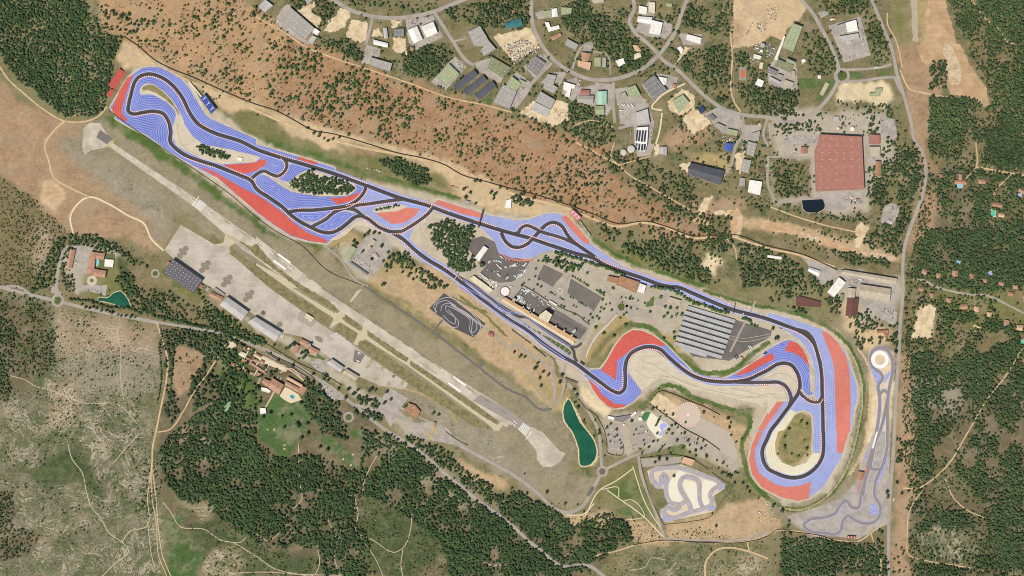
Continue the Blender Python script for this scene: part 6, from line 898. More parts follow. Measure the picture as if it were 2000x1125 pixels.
stock('01 1930,360 2080,290 2190,370 2200,400 2010,500 1990,440', 420, 'jumbled pale and dark stock piled on the sandy yard'); stock('G 780,440 890,470 940,560 830,650 780,640', 90, 'grey plant machinery crowded behind the silo'); stock('G 560,420 700,450 660,580 560,540', 40, 'yellowish bays of stone by the silo'); stock('13 615,400 740,420 740,470 620,470', 40, 'mixed pallets behind the factory'); stock('01 1580,460 1640,510 1600,550 1560,500', 40, 'timber stacks beside the green workshop'); stock('11 860,190 960,200 1000,230 900,200', 25, 'pale rubble along the grass strip'); stock('12 1880,0 1780,-20 1760,60 1830,90', 60, 'scrap heaped beside the grey shed'); stock('02 1620,1050 1780,1070 1760,1120 1640,1110', 60, 'white scrap and skips behind the depots'); stock('02 560,-10 600,10 590,40 560,30', 10, 'pale crates by the villa'); stock('G 600,130 800,60 740,250 620,260', 60, 'construction materials on the quarry floor'); stock('23 860,160 1000,170 980,240 880,220', 40, 'white scrap between the pines below the barracks'); stock('22 -60,640 0,620 20,700 -40,700', 12, 'small dark crates beside the sandy track'); stock('13 940,480 1020,490 990,570 930,560', 20, 'electrical switch gear on the gravel yard'); stock('C 1620,880 1760,1000 1740,1030 1600,950', 14, 'white tents beside the lane'); stock('11 570,820 700,740 690,770 600,850', 16, 'pale boulders by the yard')
for s, n, lab in (('02 1050,790 1110,700 1180,740 1120,790', 14, 'crates beside the dark grey warehouse'), ('02 500,620 560,620 560,690 510,690', 12, 'pallets beside the red brown hall'), ('01 910,390 960,395 950,440 900,440', 10, 'skips before the grey warehouse'), ('01 1180,170 1280,150 1260,190 1200,200', 14, 'pallets behind the twin white warehouses'), ('01 1320,290 1400,270 1440,290 1330,330', 16, 'bins below the twin white warehouses'), ('02 20,680 120,650 60,780 0,760', 24, 'goods in the yard right of the pale green hall'), ('02 180,440 150,500 110,560 100,520', 10, 'crates left of the grey skylit warehouse'), ('02 60,880 150,830 150,900 90,900', 14, 'crates on the sandy yard left of the large grey warehouse'), ('02 330,860 430,830 430,930 330,960', 16, 'crates on the sandy yard right of the large grey warehouse'), ('02 1090,230 1230,200 1200,290 1150,280', 14, 'pallets right of the large white warehouse'), ('02 1060,880 1110,960 1080,1100 1065,1000', 16, 'goods right of the solar roofed white hall'), ('03 690,170 720,140 790,420 760,430', 18, 'goods right of the white and grey depot'), ('03 110,1060 380,1060 370,1110 130,1110', 22, 'pallets left of the red brown factory'), ('13 190,10 250,10 250,80 200,80', 14, 'machines left of the small brown shed'), ('13 800,100 870,110 860,130 800,130', 8, 'bins below the courtyard office'), ('03 560,900 700,920 690,990 560,980', 20, 'equipment on the pale gravel lot above the factory'), ('G 440,600 560,640 640,720 480,740', 26, 'equipment left of the quarry workshop'), ('G 700,900 800,960 700,980 640,920', 16, 'bins below the dark grey office'), ('03 0,30 80,60 60,160 -20,140', 40, 'foundations and blocks on the quarry floor'), ('K 720,560 980,600 960,680 740,660', 16, 'crates in the barracks yard'), ('11 730,930 760,850 900,830 960,900 900,960', 40, 'cars and scrap in the beige barrack yard'), ('22 1110,150 1180,100 1260,170 1300,260 1180,240', 10, 'small crates beside the grey flat hall'), ('32 1900,620 1990,560 1990,700 1930,740', 26, 'parked trailers on the bare ground below the hairpin'), ('33 -10,540 60,560 60,700 0,720', 16, 'parked trailers left of the lower kart circuit'), ('12 1650,200 1700,160 1720,230 1670,260', 10, 'crates right of the long dark warehouse'), ('12 1900,130 1990,150 1980,280 1900,250', 20, 'tanks and pipes beside the dark brown basin')): stock(s, n, 'mixed '+lab)
WV2 = ['van', 'van', 'white', 'silver']
for a, b_, n in (('A 300,430', 'A 420,520', 6), ('A 420,570', 'A 560,560', 6), ('A 760,330', 'A 860,280', 5), ('A 960,320', 'A 1030,270', 4), ('A 870,500', 'A 980,440', 5), ('A 1000,690', 'A 1080,700', 4), ('A 880,780', 'A 960,800', 5)):
    a, b_ = P(a)[0], P(b_)[0]
    for i in range(n): t = (i+.5)/n; vehicle((a[0]+(b_[0]-a[0])*t, a[1]+(b_[1]-a[1])*t), R(random.choice((55, -35))), random.choice(('van', 'van', 'truck')))
# ---------------------------------------------------------------- aircraft
def plane(p, ang, desc, s=1.0, m=None):
    m = m or surf('aircraft_white', 'f4f2ec', .02, 3, .35); e = empty('light_aircraft', W(p, .3), R(ang)); e['category'] = 'aircraft'; e['label'] = desc; e.scale = (s, s, s)
    V = []; Fc = []; n = 8
    for x, r_, z in ((4.2, .15, 1.2), (3.6, .5, 1.25), (1.5, .75, 1.35), (-1, .65, 1.4), (-4.6, .18, 1.6)): V += [(x, r_*math.cos(2*math.pi*i/n), z+r_*math.sin(2*math.pi*i/n)) for i in range(n)]
    for k in range(4): Fc += [(k*n+i, k*n+(i+1) % n, (k+1)*n+(i+1) % n, (k+1)*n+i) for i in range(n)]
    Fc += [tuple(range(n))[::-1], tuple(range(4*n, 5*n))]; mesh_obj('fuselage', V, Fc, m, e)
    def slab(nm, pts, z, t): mesh_obj(nm, [(x, y, z) for x, y in pts]+[(x, y, z+t) for x, y in pts], [(3, 2, 1, 0), (4, 5, 6, 7), (0, 1, 5, 4), (1, 2, 6, 5), (2, 3, 7, 6), (3, 0, 4, 7)], m, e)
    for sg in (1, -1): slab('wing', [(1.6, .6*sg), (1.2, 5.6*sg), (.1, 5.6*sg), (-.2, .6*sg)][::sg], 1.9, .18); slab('tailplane', [(-3.7, .1*sg), (-3.9, 2*sg), (-4.6, 2*sg), (-4.7, .1*sg)][::sg], 1.6, .12)
    mesh_obj('fin', [(-3.6, .06, 1.7), (-4.7, .06, 1.7), (-4.8, .06, 3.1), (-4.3, .06, 3.1), (-3.6, -.06, 1.7), (-4.7, -.06, 1.7), (-4.8, -.06, 3.1), (-4.3, -.06, 3.1)], [(0, 1, 2, 3), (7, 6, 5, 4), (0, 3, 7, 4), (3, 2, 6, 7), (2, 1, 5, 6)], m, e)
plane(P('21 805,510')[0], 58, 'white light aircraft, upper one of two on the dark apron square', 1.25); plane(P('21 797,572')[0], 58, 'white light aircraft, lower one of two on the dark apron square', 1.25); plane(P('C 965,130')[0], -60, 'white light aircraft beside the right pale hangar', 1.25); plane(P('21 57,197')[0], 20, 'dark aircraft on the round stained apron pad', 1.15, surf('aircraft_dark', '4a4d4f', .03, 3)); plane(P('21 1073,690')[0], 100, 'dark small aircraft on a yellow tie-down ring', .9, surf('aircraft_dark', '4a4d4f', .03, 3))
# ---------------------------------------------------------------- walls, fences, hedges, bridges, lamps
def wall(name, s, h, th, m, label, cat, sm=True):
    pts = P(s); pts = smooth(pts, False, 4) if sm else pts; nn = normals(pts); V = []; Fc = []
    for (x, y), (nx_, ny_) in zip(pts, nn):
        for sg in (1, -1):
            for z in (0, h): V.append(W((x+nx_*sg*th/2/S, y+ny_*sg*th/2/S), z))
    for i in range(len(pts)-1):
        a, b_ = 4*i, 4*i+4; Fc += [(a, b_, b_+1, a+1), (a+1, b_+1, b_+3, a+3), (a+3, b_+3, b_+2, a+2)]
    e = len(V); Fc += [(0, 1, 3, 2), (e-4, e-2, e-1, e-3)]
    o = mesh_obj(name, V, Fc, m); bm = bmesh.new(); bm.from_mesh(o.data); bmesh.ops.recalc_face_normals(bm, faces=bm.faces); bm.to_mesh(o.data); bm.free(); tag(o, label, cat)
M_hed = leafmat('hedge_foliage', '3f4a28', '4a5530', '58603a'); M_pw = surf('dark_fence', '4b3b2c', .12, 6); M_bar = surf('barrier_concrete', 'b9ad98', .06, 5); M_grn = surf('fence_green', '55503c', .1, 5)
for nm, s, h, th, m, lb, ct in [
 ('perimeter_fence', '00 965,285 1080,362 1200,465 1330,535 1500,602 1700,692 1995,815 01 150,862 300,940 430,1012 600,1045 870,1122 11 1100,72 1300,112 1470,165 1600,240 1800,298 1995,352', 3, 1.8, M_pw, 'long dark perimeter fence along the left half of the orange heath', 'fence'), ('perimeter_fence', '12 0,350 200,402 480,492 640,552 820,622 1050,606 1220,652 1400,717 1560,717 1700,705 1995,797 13 250,857 540,982', 3, 1.6, M_pw, 'long dark perimeter fence along the right half of the heath', 'fence'), ('perimeter_fence', '13 570,980 K 1900,550', 3, 1.2, M_pw, 'dark fence behind the long beige barracks', 'fence'),
 ('airfield_fence', '00 850,862 1000,975 1200,1110 10 1320,70 1560,230 1800,400 1995,570 11 150,680 350,790 560,990 820,1100', 2.4, .8, M_grn, 'dark fence between runway grass and circuit', 'fence'), ('skidpad_wall', 'E 1105,230 1150,150 1240,45 1300,25 1400,50 1720,180 1990,290 2200,400', 3, 1.4, M_pw, 'dark wall above the round skid pad', 'wall'), ('skidpad_wall', 'E 1105,230 1260,340 1400,440 1620,600 1990,800 2200,950', 3, 1.4, M_pw, 'dark wall below the round skid pad', 'wall'), ('lakeside_wall', 'E 0,150 130,310 270,410 340,520 400,650 440,830 460,1000 520,1020 690,1015 700,860', 2.5, 1.2, M_pw, 'dark wall round the left car park by the lake', 'wall'),
 ('kart_fence', 'D 0,40 840,10 1020,70 1330,270', 2.5, 1.0, M_pw, 'dark fence above the sandy kart circuit', 'fence'), ('kart_fence', 'D 1400,330 1600,470 1790,610 1740,700 1600,860 1450,1120 32 1530,670 1400,700 1180,725', 2.2, 1.0, M_grn, 'green fence right of the sandy kart circuit', 'fence'), ('kart_fence', '32 1000,230 1080,520 1180,720', 2, .8, M_grn, 'thin fence left of the sandy kart circuit', 'fence'), ('south_wall', '32 940,885 1150,850 1500,865 1850,855 1995,812 33 70,765 200,782 400,810 560,860 700,862', 2.5, 1.2, M_pw, 'dark wall along the sandy track south of the karts', 'wall'), ('yard_hedge', 'A 980,625 1150,720 1300,820 1600,985 1880,1125 B 1120,530 1215,590', 2.2, 2.0, M_hed, 'clipped hedge along the paddock car park', 'hedge'), ('road_hedge', '20 1240,290 1500,330 1750,375', 2, 1.2, M_hed, 'dark hedge below the airport road', 'hedge'), ('road_hedge', 'C 700,360 900,470 1200,610 1400,740 1480,800', 2.2, 1.5, M_hed, 'dark hedge beside the hotel trailers', 'hedge'), ('road_hedge', 'C 700,240 1000,420 1300,590 1600,720 1900,900', 2.2, 1.5, M_hed, 'dark hedge between airport road and terminal', 'hedge'), ('lane_wall', '31 1480,0 1560,60 1650,105', 2.2, 1.2, M_hed, 'dark hedge beside the yellow striped car park', 'hedge'), ('quarry_wall', '02 1700,-5 1715,300 1730,700 1740,860', 1.8, .8, M_bar, 'pale wall left of the quarry works', 'wall'),
 ('safety_barrier', '22 740,920 800,950 880,945 960,900', 1.2, .8, M_bar, 'short concrete barrier below the red start corner', 'barrier'), ('garden_wall', 'C 440,365 375,480', 3, 2.6, M_white, 'thick white garden wall, topmost between the bungalows', 'wall'), ('garden_wall', 'C 490,505 465,550', 3, 2.6, M_white, 'short white garden wall above the tiled arcade', 'wall'), ('garden_wall', 'C 600,530 555,600', 3, 2.6, M_white, 'white garden wall in the middle above the tiled arcade', 'wall'), ('garden_wall', 'C 770,555 700,675', 3, 2.6, M_white, 'long white garden wall at the right end of the arcade', 'wall'), ('garden_wall', 'C 305,545 245,615', 3, 2.4, M_white, 'white garden wall beside the leftmost bungalow', 'wall'), ('garden_wall', 'C 375,605 340,675', 3, 2.4, M_white, 'white garden wall between second and third lower bungalow', 'wall'), ('garden_wall', 'C 590,645 525,755', 3, 2.4, M_white, 'long white garden wall below the arcade', 'wall')]: wall(nm, s, h, th, m, lb, ct)
def gantry(p0, p1, h, th, hexc, label, name='footbridge', cat='bridge'):
    a, b_ = P(p0)[0], P(p1)[0]; e = empty(name, W(((a[0]+b_[0])/2, (a[1]+b_[1])/2))); L = math.dist(a, b_)*S; e.rotation_euler = (0, 0, -math.atan2(b_[1]-a[1], b_[0]-a[0])); e['label'] = label; e['category'] = cat; m = surf('steel_'+hexc, hexc, .05, 4)
    boxat('deck', 0, 0, h, L, th, .6, m, e)
    for sg in (1, -1): boxat('railing', 0, sg*(th/2-.1), h+.6, L, .15, 1.1, m, e); boxat('pier', sg*(L/2-.6), 0, 0, .9, th*.8, h, m, e)
gantry('11 1770,515', '11 1732,655', 7, 3.6, '4d4a47', 'dark footbridge crossing the upper straight'); gantry('11 1572,1018', '11 1512,1108', 6.5, 2.6, 'c9bdae', 'pale start gantry crossing the pit straight', 'start_gantry', 'gantry'); gantry('N 1442,150', 'N 1385,420', 7, 1.2, '57534e', 'thin dark gantry crossing the right end of the long straight', 'sign_gantry', 'gantry'); gantry('22 410,705', '22 510,745', 5, 2.5, '6b665f', 'short grey bridge beside the lake road', 'footbridge'); gantry('22 530,578', '22 562,602', 5, 3.5, '3f3a36', 'dark tunnel mouth below the curved link road', 'tunnel_portal', 'tunnel')
M_post = surf('post_white', 'e8e4dc', .03, 3)
for i, s in enumerate(('12 600,1000', '12 700,1030', '12 545,985', 'N 925,40', 'N 1305,165', 'N 1690,295', 'N 1645,410', '22 1690,125', '22 1940,210', '12 760,970')):
    p = P(s)[0]; e = empty('marshal_post', W(p)); e['category'] = 'marshal post'; e['group'] = 'marshal posts along the straight'; later(e, 'small white marshal post', p); boxat('cabin', 0, 0, 0, 2.4, 2.4, 2.4, M_post, e, .3); boxat('roof', 0, 0, 2.42, 3.2, 3.2, .2, M_white, e, .3)
# swimming pools
M_deck = surf('pool_deck', 'e6d8bd', .05, 4)
def pool(s, sm, lb, m=None):
    pl = P(s); pl = smooth(pl, True, 1) if sm else pl; c = (sum(p[0] for p in pl)/len(pl), sum(p[1] for p in pl)/len(pl)); e = empty('swimming_pool', W(c)); e['category'] = 'pool'; e['label'] = lb
    pl2 = [(c[0]+(p[0]-c[0])*1.15, c[1]+(p[1]-c[1])*1.15) for p in pl]; solid('coping', pl2, .1, .62, M_deck, e, c); solid('water', pl, .2, .66, m or mp, e, c); occ_poly(pl2)
mt, nt_, b_t = newmat('pool_teal', .1); b_t.inputs['Base Color'].default_value = (*lin('3f9aa0'), 1); mg_, nt_, b_g = newmat('pool_green', .1); b_g.inputs['Base Color'].default_value = (*lin('62c49a'), 1); mv_, nt_, b_v = newmat('pool_violet', .1); b_v.inputs['Base Color'].default_value = (*lin('a7b0e0'), 1)
pool('13 1478,312 1510,312 1512,338 1480,338', True, 'round turquoise pool beside the terracotta villa'); pool('C 1095,1045 1135,1050 1165,1075 1155,1105 1115,1110 1085,1075', False, 'teal free form pool of the terracotta hotel', mt); pool('13 1738,515 1770,518 1775,565 1740,568', False, 'green rectangular pool in a walled garden', mg_); pool('13 1945,388 1975,388 1975,412 1945,412', False, 'violet blue pool near the right edge', mv_); pool('13 1460,905 1500,915 1490,935 1458,925', False, 'pale pool hidden among the pines above the small houses', mp); pool('13 1712,1000 1745,1000 1742,1025 1712,1022', True, 'pale violet pool between terracotta houses', mv_); pool('23 1958,415 1990,405 1995,430 1962,440', False, 'pale green pool at the right edge', mg_); pool('10 752,900 765,905 755,950 745,945', True, 'narrow blue pool inside the manor courtyard', mp); pool('E 1290,540 1340,520 1380,560 1370,600 1330,610 1320,660 1270,730 1255,720 1290,640 1260,600', True, 'blue water play basin on the cream plaza', mv_); pool('23 1830,295 1850,290 1845,305 1828,308', False, 'small blue pool beside a terracotta house', mp)
print('vehicles', NCAR)
# ---------------------------------------------------------------- vegetation: crown meshes of many small clumps on a tapered trunk
def ico(sub):
    bm = bmesh.new(); bmesh.ops.create_icosphere(bm, subdivisions=sub, radius=1); v = np.array([x.co[:] for x in bm.verts]); f = [tuple(y.index for y in x.verts) for x in bm.faces]; bm.free(); return v, f
IV, IF = ico(2)
def crown_mesh(name, seed, n, flat, top, m, lump=.42, spread=.72):
    r = np.random.RandomState(seed); V = []; Fc = []
    for i in range(n):
        a = r.rand()*2*math.pi; rad = spread*math.sqrt(r.rand()); zz = (r.rand()*2-1)*math.sqrt(max(0, 1-rad*rad))
        if i == 0: rad = 0; zz = .35
        c = np.array([rad*math.cos(a), rad*math.sin(a), zz*flat*.6+top]); s = lump*(.6+.7*r.rand())*(1.2 if i == 0 else 1)
        d = 1+.38*(r.rand(len(IV))-.5); v = IV*d[:, None]*np.array([s, s, s*flat*.9])+c
        k = sum(len(x) for x in V); V.append(v); Fc += [(x+k, y+k, z+k) for x, y, z in IF]
    me_ = bpy.data.meshes.new(name); me_.from_pydata(np.concatenate(V).tolist(), [], Fc); me_.materials.append(m); return me_
M_pine = leafmat('pine_foliage', '425436', '5d6b40', '7a8352'); M_dpine = leafmat('dark_pine_foliage', '334b30', '4c5f3c', '64744a'); M_bush = leafmat('heath_foliage', '555d3b', '636640', '7a7a50'); M_oak = leafmat('green_oak_foliage', '3f5e2f', '4c6b36', '668348'); M_low = leafmat('scrub_foliage', '4f6039', '5f693f', '75784f')
M_bark = surf('bark', '6f5a46', .15, 1)
CM = [crown_mesh('crown', 1, 13, .80, 1.15, M_pine), crown_mesh('crown', 2, 11, .95, 1.25, M_pine), crown_mesh('crown', 3, 14, .85, 1.2, M_dpine), crown_mesh('crown', 4, 12, 1.0, 1.2, M_dpine), crown_mesh('crown', 5, 7, .75, .72, M_bush, .5, .6), crown_mesh('crown', 6, 6, .8, .70, M_bush, .52, .62), crown_mesh('crown', 7, 15, .7, .95, M_oak), crown_mesh('crown', 8, 8, .45, .32, M_low, .5, .65)]
def trunk_mesh():
    V = []; Fc = []; n = 6
    for z, r_ in ((0, .13), (.5, .09), (1.1, .06), (1.6, .02)): V += [(r_*math.cos(2*math.pi*i/n), r_*math.sin(2*math.pi*i/n), z) for i in range(n)]
    for k in range(3): Fc += [(k*n+i, k*n+(i+1) % n, (k+1)*n+(i+1) % n, (k+1)*n+i) for i in range(n)]
    for a in (0.4, 2.4, 4.5):   # limbs
        k = len(V); x, y = math.cos(a), math.sin(a); V += [(-y*.03, x*.03, .6), (y*.03, -x*.03, .6), (0, 0, .68), (x*.5, y*.5, 1.15)]; Fc += [(k, k+1, k+3), (k+1, k+2, k+3), (k+2, k, k+3)]
    me_ = bpy.data.meshes.new('trunk'); me_.from_pydata(V, [], Fc); me_.materials.append(M_bark); return me_
TM = trunk_mesh()
KIND = {'pine': ([0, 1, 2, 3], 1.25), 'dark': ([2, 3, 2, 3, 0, 1, 6], 1.2), 'bush': ([4, 5, 4, 5, 0], 1.15), 'oak': ([6, 6, 0], 1.1), 'low': ([7], 1.0), 'mix': ([0, 1, 6, 2, 4], 1.1)}
TREES = []      # x, y, radius (map units), mesh, zone
nzA = vnoise((1126, 2001), 22, 51); nzB = vnoise((1126, 2001), 60, 52)
def free(x, y, mrg=0):
    xi, yi = int(x), int(y)
    if not (0 <= xi < 2000 and 0 <= yi < 1125): return True
    return not OCC[yi, xi]
def grow(zone, kind, s, sp, p, r0, r1, clump=.5, pw=1.0, force=False):
    poly = P(s); x0, x1, y0, y1 = int(min(q[0] for q in poly)), int(max(q[0] for q in poly)), int(min(q[1] for q in poly)), int(max(q[1] for q in poly))
    X, Y = np.meshgrid(np.arange(x0, x1+sp, sp).astype(float), np.arange(y0, y1+sp, sp*.87).astype(float)); X[::2] += sp/2; X = X+(rng.rand(*X.shape)-.5)*sp*1.5; Y = Y+(rng.rand(*Y.shape)-.5)*sp*1.5
    xi = np.clip(X.astype(int), 0, 1999); yi = np.clip(Y.astype(int), 0, 1124)
    nz = nzA[yi, xi]*.6+nzB[yi, xi]*.4; pr = p*np.clip(1+clump*(nz-.5)*5, 0, 1.6)
    ex = poly + []; jx = (vnoise(X.shape, 3, 77)-.5)*8; ok = inpoly(poly, X+jx, Y-jx) & (rng.rand(*X.shape) < pr) & (force | ~OCC[yi, xi]) & (X > -2) & (X < 2002) & (Y > -2) & (Y < 1127)
    ms, _ = KIND[kind]
    for x, y, n_ in zip(X[ok], Y[ok], nz[ok]): TREES.append((float(x), float(y), r0+(r1-r0)*random.random()**pw*(0.75+.5*float(n_)), random.choice(ms), zone))
def row(zone, kind, s, gap, r0, r1, jit=1.2, p=1.0, keep=True):
    pts = smooth(P(s), False, gap)
    for x, y in pts:
        x += random.uniform(-jit, jit); y += random.uniform(-jit, jit)
        if random.random() < p and (keep or free(x, y)): TREES.append((x, y, random.uniform(r0, r1), random.choice(KIND[kind][0]), zone))
def spots(zone, kind, s, r0, r1):
    for x, y in P(s): TREES.append((x, y, random.uniform(r0, r1), random.choice(KIND[kind][0]), zone))
g = grow
g('nw', 'dark', 'F -2,-2 160,-2 188,40 200,62 238,72 224,105 206,205 196,226 125,229 88,198 42,160 -2,108', 3.4, .96, 1.4, 3.0, .3)
g('heath', 'bush', 'F 190,-2 470,-2 500,20 660,105 850,180 1005,228 1180,285 1320,400 1400,470 1330,462 1200,438 1000,370 860,310 640,250 500,203 380,150 305,114 245,70 200,58 185,30', 6.2, .56, .9, 2.8, .8, 1.6)
g('heath', 'oak', 'F 240,-2 470,-2 660,105 850,185 1000,230 1000,330 640,245 500,200 380,145 260,70', 15, .30, 2.2, 3.8, 1.3)
g('heath', 'oak', 'F 540,100 660,115 850,185 900,260 840,290 700,250 600,220 560,180', 7, .34, 1.8, 3.4, 1.6); g('heath', 'pine', 'F 200,20 280,25 290,60 240,70 205,55', 6, .6, 1.8, 3, .5)
g('heath', 'pine', 'F 1180,290 1250,310 1340,350 1370,380 1400,400 1390,440 1420,460 1410,475 1370,465 1330,420 1250,380 1190,330', 5.2, .75, 1.6, 3.0, .6); g('heath', 'pine', 'F 1000,300 1180,300 1330,420 1400,470 1300,455 1180,430 1000,365', 13, .5, 1.8, 3.4, .5)
g('heath', 'pine', 'F 1090,210 1130,195 1190,240 1200,270 1180,290 1100,250', 5, .8, 1.8, 2.9, .3); g('heath', 'pine', 'F 1000,220 1060,235 1180,280 1180,310 1040,260', 6, .6, 1.6, 3, .6)
for s in ('F 860,20 990,-2 1040,-2 1042,35 1010,70 990,60 900,45', 'F 785,95 880,85 895,105 850,160 790,145', 'F 1095,35 1170,30 1230,60 1260,95 1270,115 1240,145 1180,105 1120,80', 'F 1340,-2 1428,-2 1428,75 1380,60 1330,50', 'F 1310,90 1345,100 1430,85 1432,215 1400,205 1330,130', 'F 1435,100 1460,105 1460,130 1500,150 1560,175 1550,225 1480,230 1440,205', 'F 570,-2 650,-2 655,30 610,70 590,50', 'F 620,70 700,80 710,120 640,100', 'F 1060,105 1100,100 1120,150 1080,140', 'F 1200,110 1260,110 1270,130 1210,145', 'F 1095,10 1145,-2 1160,40 1100,45', 'F 1285,10 1330,10 1320,55 1290,50'): g('north', 'pine', s, 4.6, .8, 1.5, 3.1, .7)
for s in ('F 780,95 895,85 890,165 790,150', 'F 610,65 710,85 715,125 640,105', 'F 1430,95 1560,160 1555,230 1440,220', 'F 1060,15 1330,10 1330,170 1060,110', 'F 1300,180 1500,225 1500,420 1330,350', 'F 650,-2 860,-2 850,30 700,30', 'F 1590,-2 1710,-2 1740,120 1700,40 1600,20', 'F 1500,235 1750,200 1790,330 1780,430 1500,430', 'F 700,90 1060,100 1200,290 1000,220 850,175'): g('north', 'mix', s, 6.5, .42, 1.0, 2.9, 1.0)
for s in ('F 1565,60 1620,60 1650,140 1590,150 1570,110', 'F 1690,40 1735,50 1740,125 1700,125 1690,80', 'F 1500,235 1600,235 1600,262 1515,262', 'F 1620,195 1735,205 1750,250 1765,300 1750,310 1700,225', 'F 1512,312 1580,310 1582,385 1512,383', 'F 1690,225 1720,235 1715,260 1690,255', 'F 1715,285 1790,280 1800,340 1780,420 1750,480 1700,460 1740,400 1700,395', 'F 1600,-2 1690,-2 1700,30 1620,30', 'F 1430,395 1590,415 1690,420 1700,440 1570,425 1440,400'): g('factory', 'pine', s, 5.4, .72, 1.6, 2.9, .5)
for s in ('F 1852,-2 2002,-2 2002,195 1940,205 1915,145 1890,95 1870,50', 'F 1815,185 1900,195 1990,240 2002,330 1960,335 1900,325 1812,300', 'F 1818,120 1850,115 1850,175 1815,175', 'F 1930,205 2002,195 2002,330 1900,320'): g('east', 'pine', s, 3.8, .92, 1.5, 3.0, .45)
for s in ('F 1830,330 1900,330 1900,380 1850,400 1830,470', 'F 1870,380 1940,370 1930,440 1850,460', 'F 1905,330 2002,345 1995,370 1930,350', 'F 1810,450 2002,430 2002,520 1880,550 1780,545', 'F 1800,550 2002,520 2002,560 1900,572'): g('east', 'pine', s, 3.9, .9, 1.6, 3.1, .5)
g('east', 'mix', 'F 1800,320 2002,330 2002,620 1765,690 1770,540 1790,450', 5.0, .8, 1.1, 3.0, .7); g('east', 'low', 'F 1765,340 2002,330 2002,850 1770,850', 4.6, .45, .7, 1.5, .6); g('east', 'mix', 'F 1852,-2 2002,-2 2002,335 1815,330 1815,185 1930,200', 5.5, .6, 1.2, 2.8, .6)
for s in ('F 1770,690 1860,690 1960,670 2002,720 2002,790 1960,720 1880,790 1830,900 1790,1000 1780,900 1790,860', 'F 1890,740 2002,760 2002,1125 1930,1060 1920,980 1860,920 1900,850', 'F 1930,1050 2002,1060 2002,1125 1780,1125 1780,1100 1900,1110', 'F 1780,990 1880,1000 1900,1030 1790,1040', 'F 1830,600 2002,640 2002,700 1830,690'): g('east', 'pine', s, 4.0, .82, 1.4, 3.0, .8)
g('east', 'mix', 'F 1758,650 2002,600 2002,1125 1775,1125', 5.2, .62, 1.0, 2.7, .7); g('east', 'low', 'F 1775,850 2002,850 2002,1125 1775,1125', 4.5, .5, .8, 1.7, .6)
g('south', 'dark', 'F 1525,1050 1600,1052 1680,1065 1720,1060 1735,1125 1520,1125', 4.0, .97, 1.9, 2.8, .2)
for s in ('F 310,885 330,850 400,800 440,765 500,870 560,900 600,880 650,905 700,925 710,855 760,855 850,905 900,945 960,1000 1040,1050 1150,1110 1150,1125 880,1125 860,1060 800,1015 740,975 690,965 690,1010 720,1060 735,1125 640,1125 600,1080 500,1060 420,1005 405,975 380,985 330,960', 'F 995,945 1060,985 1100,1010 1140,1015 1180,1000 1225,1020 1235,1055 1160,1100 1080,1090 1000,1010'): g('south', 'dark', s, 3.5, .86, 1.5, 3.2, .75)
for s in ('F 750,845 800,855 880,880 900,910 960,950 960,985 930,965 850,900', 'F 700,830 760,850 800,890 760,880 715,860', 'F 940,950 1060,1000 1040,1050 980,1010', 'F 320,640 440,655 450,675 420,690 400,690 355,675 340,680 330,760 350,780 340,830 325,800', 'F 395,700 440,680 420,720 380,770 365,775', 'F 455,770 500,790 500,870 440,770', 'F 600,770 650,800 680,830 670,860 630,845 600,810', 'F 440,700 470,690 480,740 450,760'): g('south', 'pine', s, 4.8, .85, 1.9, 3.2, .4)
g('south', 'mix', 'F 320,860 2002,1130 400,1130', 9, .2, 1.1, 2, .6); g('south', 'low', 'F 320,1000 900,950 1500,1060 1520,1125 330,1125', 4.2, .48, .6, 1.5, .7); g('south', 'bush', 'F 400,1000 900,950 900,1125 400,1125', 6, .35, .9, 2, .9)
g('west', 'bush', 'F -2,345 40,372 92,412 132,455 142,520 118,560 60,572 -2,565', 4.6, .62, 1.0, 2.0, .3); g('west', 'pine', 'F 105,470 140,455 235,480 240,500 150,480 120,530 100,560 60,572', 5, .85, 1.8, 3.2, .2); g('west', 'pine', 'F 130,450 180,460 250,490 300,530 250,510 200,480', 5, .8, 1.8, 2.8, .2)
g('west', 'mix', 'F -2,570 60,570 108,600 105,720 60,750 -2,750', 4.6, .5, .9, 2.5, .9)
for s in ( 'F 225,520 260,540 265,575 245,580 225,560', 'F 120,530 150,540 145,570 120,565', 'F 260,560 330,570 420,620 500,670 480,680 400,640 320,620 250,600'): g('west', 'pine', s, 4.8, .75, 1.7, 2.8, .5)
g('west', 'mix', 'F 100,570 330,560 460,660 320,640 300,840 310,1000 -2,1125 -2,570', 7.5, .20, 1.0, 2.0, .8); g('west', 'low', 'F -2,570 110,600 320,640 300,850 310,1125 -2,1125', 3.6, .6, .45, 1.3, 1.0, 1.4); g('west', 'pine', 'F -2,960 25,960 25,1030 80,1045 60,1080 -2,1100', 4.6, .8, 1.3, 2.2, .2); g('west', 'pine', 'F -2,590 30,600 25,700 20,780 -2,790', 4.6, .7, 1.5, 2.6, .6); g('west', 'bush', 'F 340,685 390,695 375,745 350,760', 7, .3, 1, 2.4, .8); g('west', 'pine', 'F 280,880 320,900 300,1020 270,1000', 6, .5, 1.0, 1.9, .6)
row('west', 'dark', '20 550,90 700,105 850,150 1000,160 1100,200', 3.2, 2.0, 2.8); row('west', 'dark', '20 1130,190 1250,235 1400,270 1600,310 1750,350 1900,400 2000,440', 3.0, 2.2, 3.2, 2); row('west', 'pine', '20 640,140 800,175 950,215 1050,235', 6, 2.2, 3.4, 2, .8); row('west', 'pine', '20 1250,330 1270,450 1330,520 1330,700 1330,850 1300,1000', 4, 1.6, 2.6, 1.5); row('west', 'pine', '20 1240,430 1255,700 1230,900', 5, 1.4, 2.4, 1); row('west', 'pine', '20 1790,390 1900,470 1980,500', 5, 2.5, 4, 3)
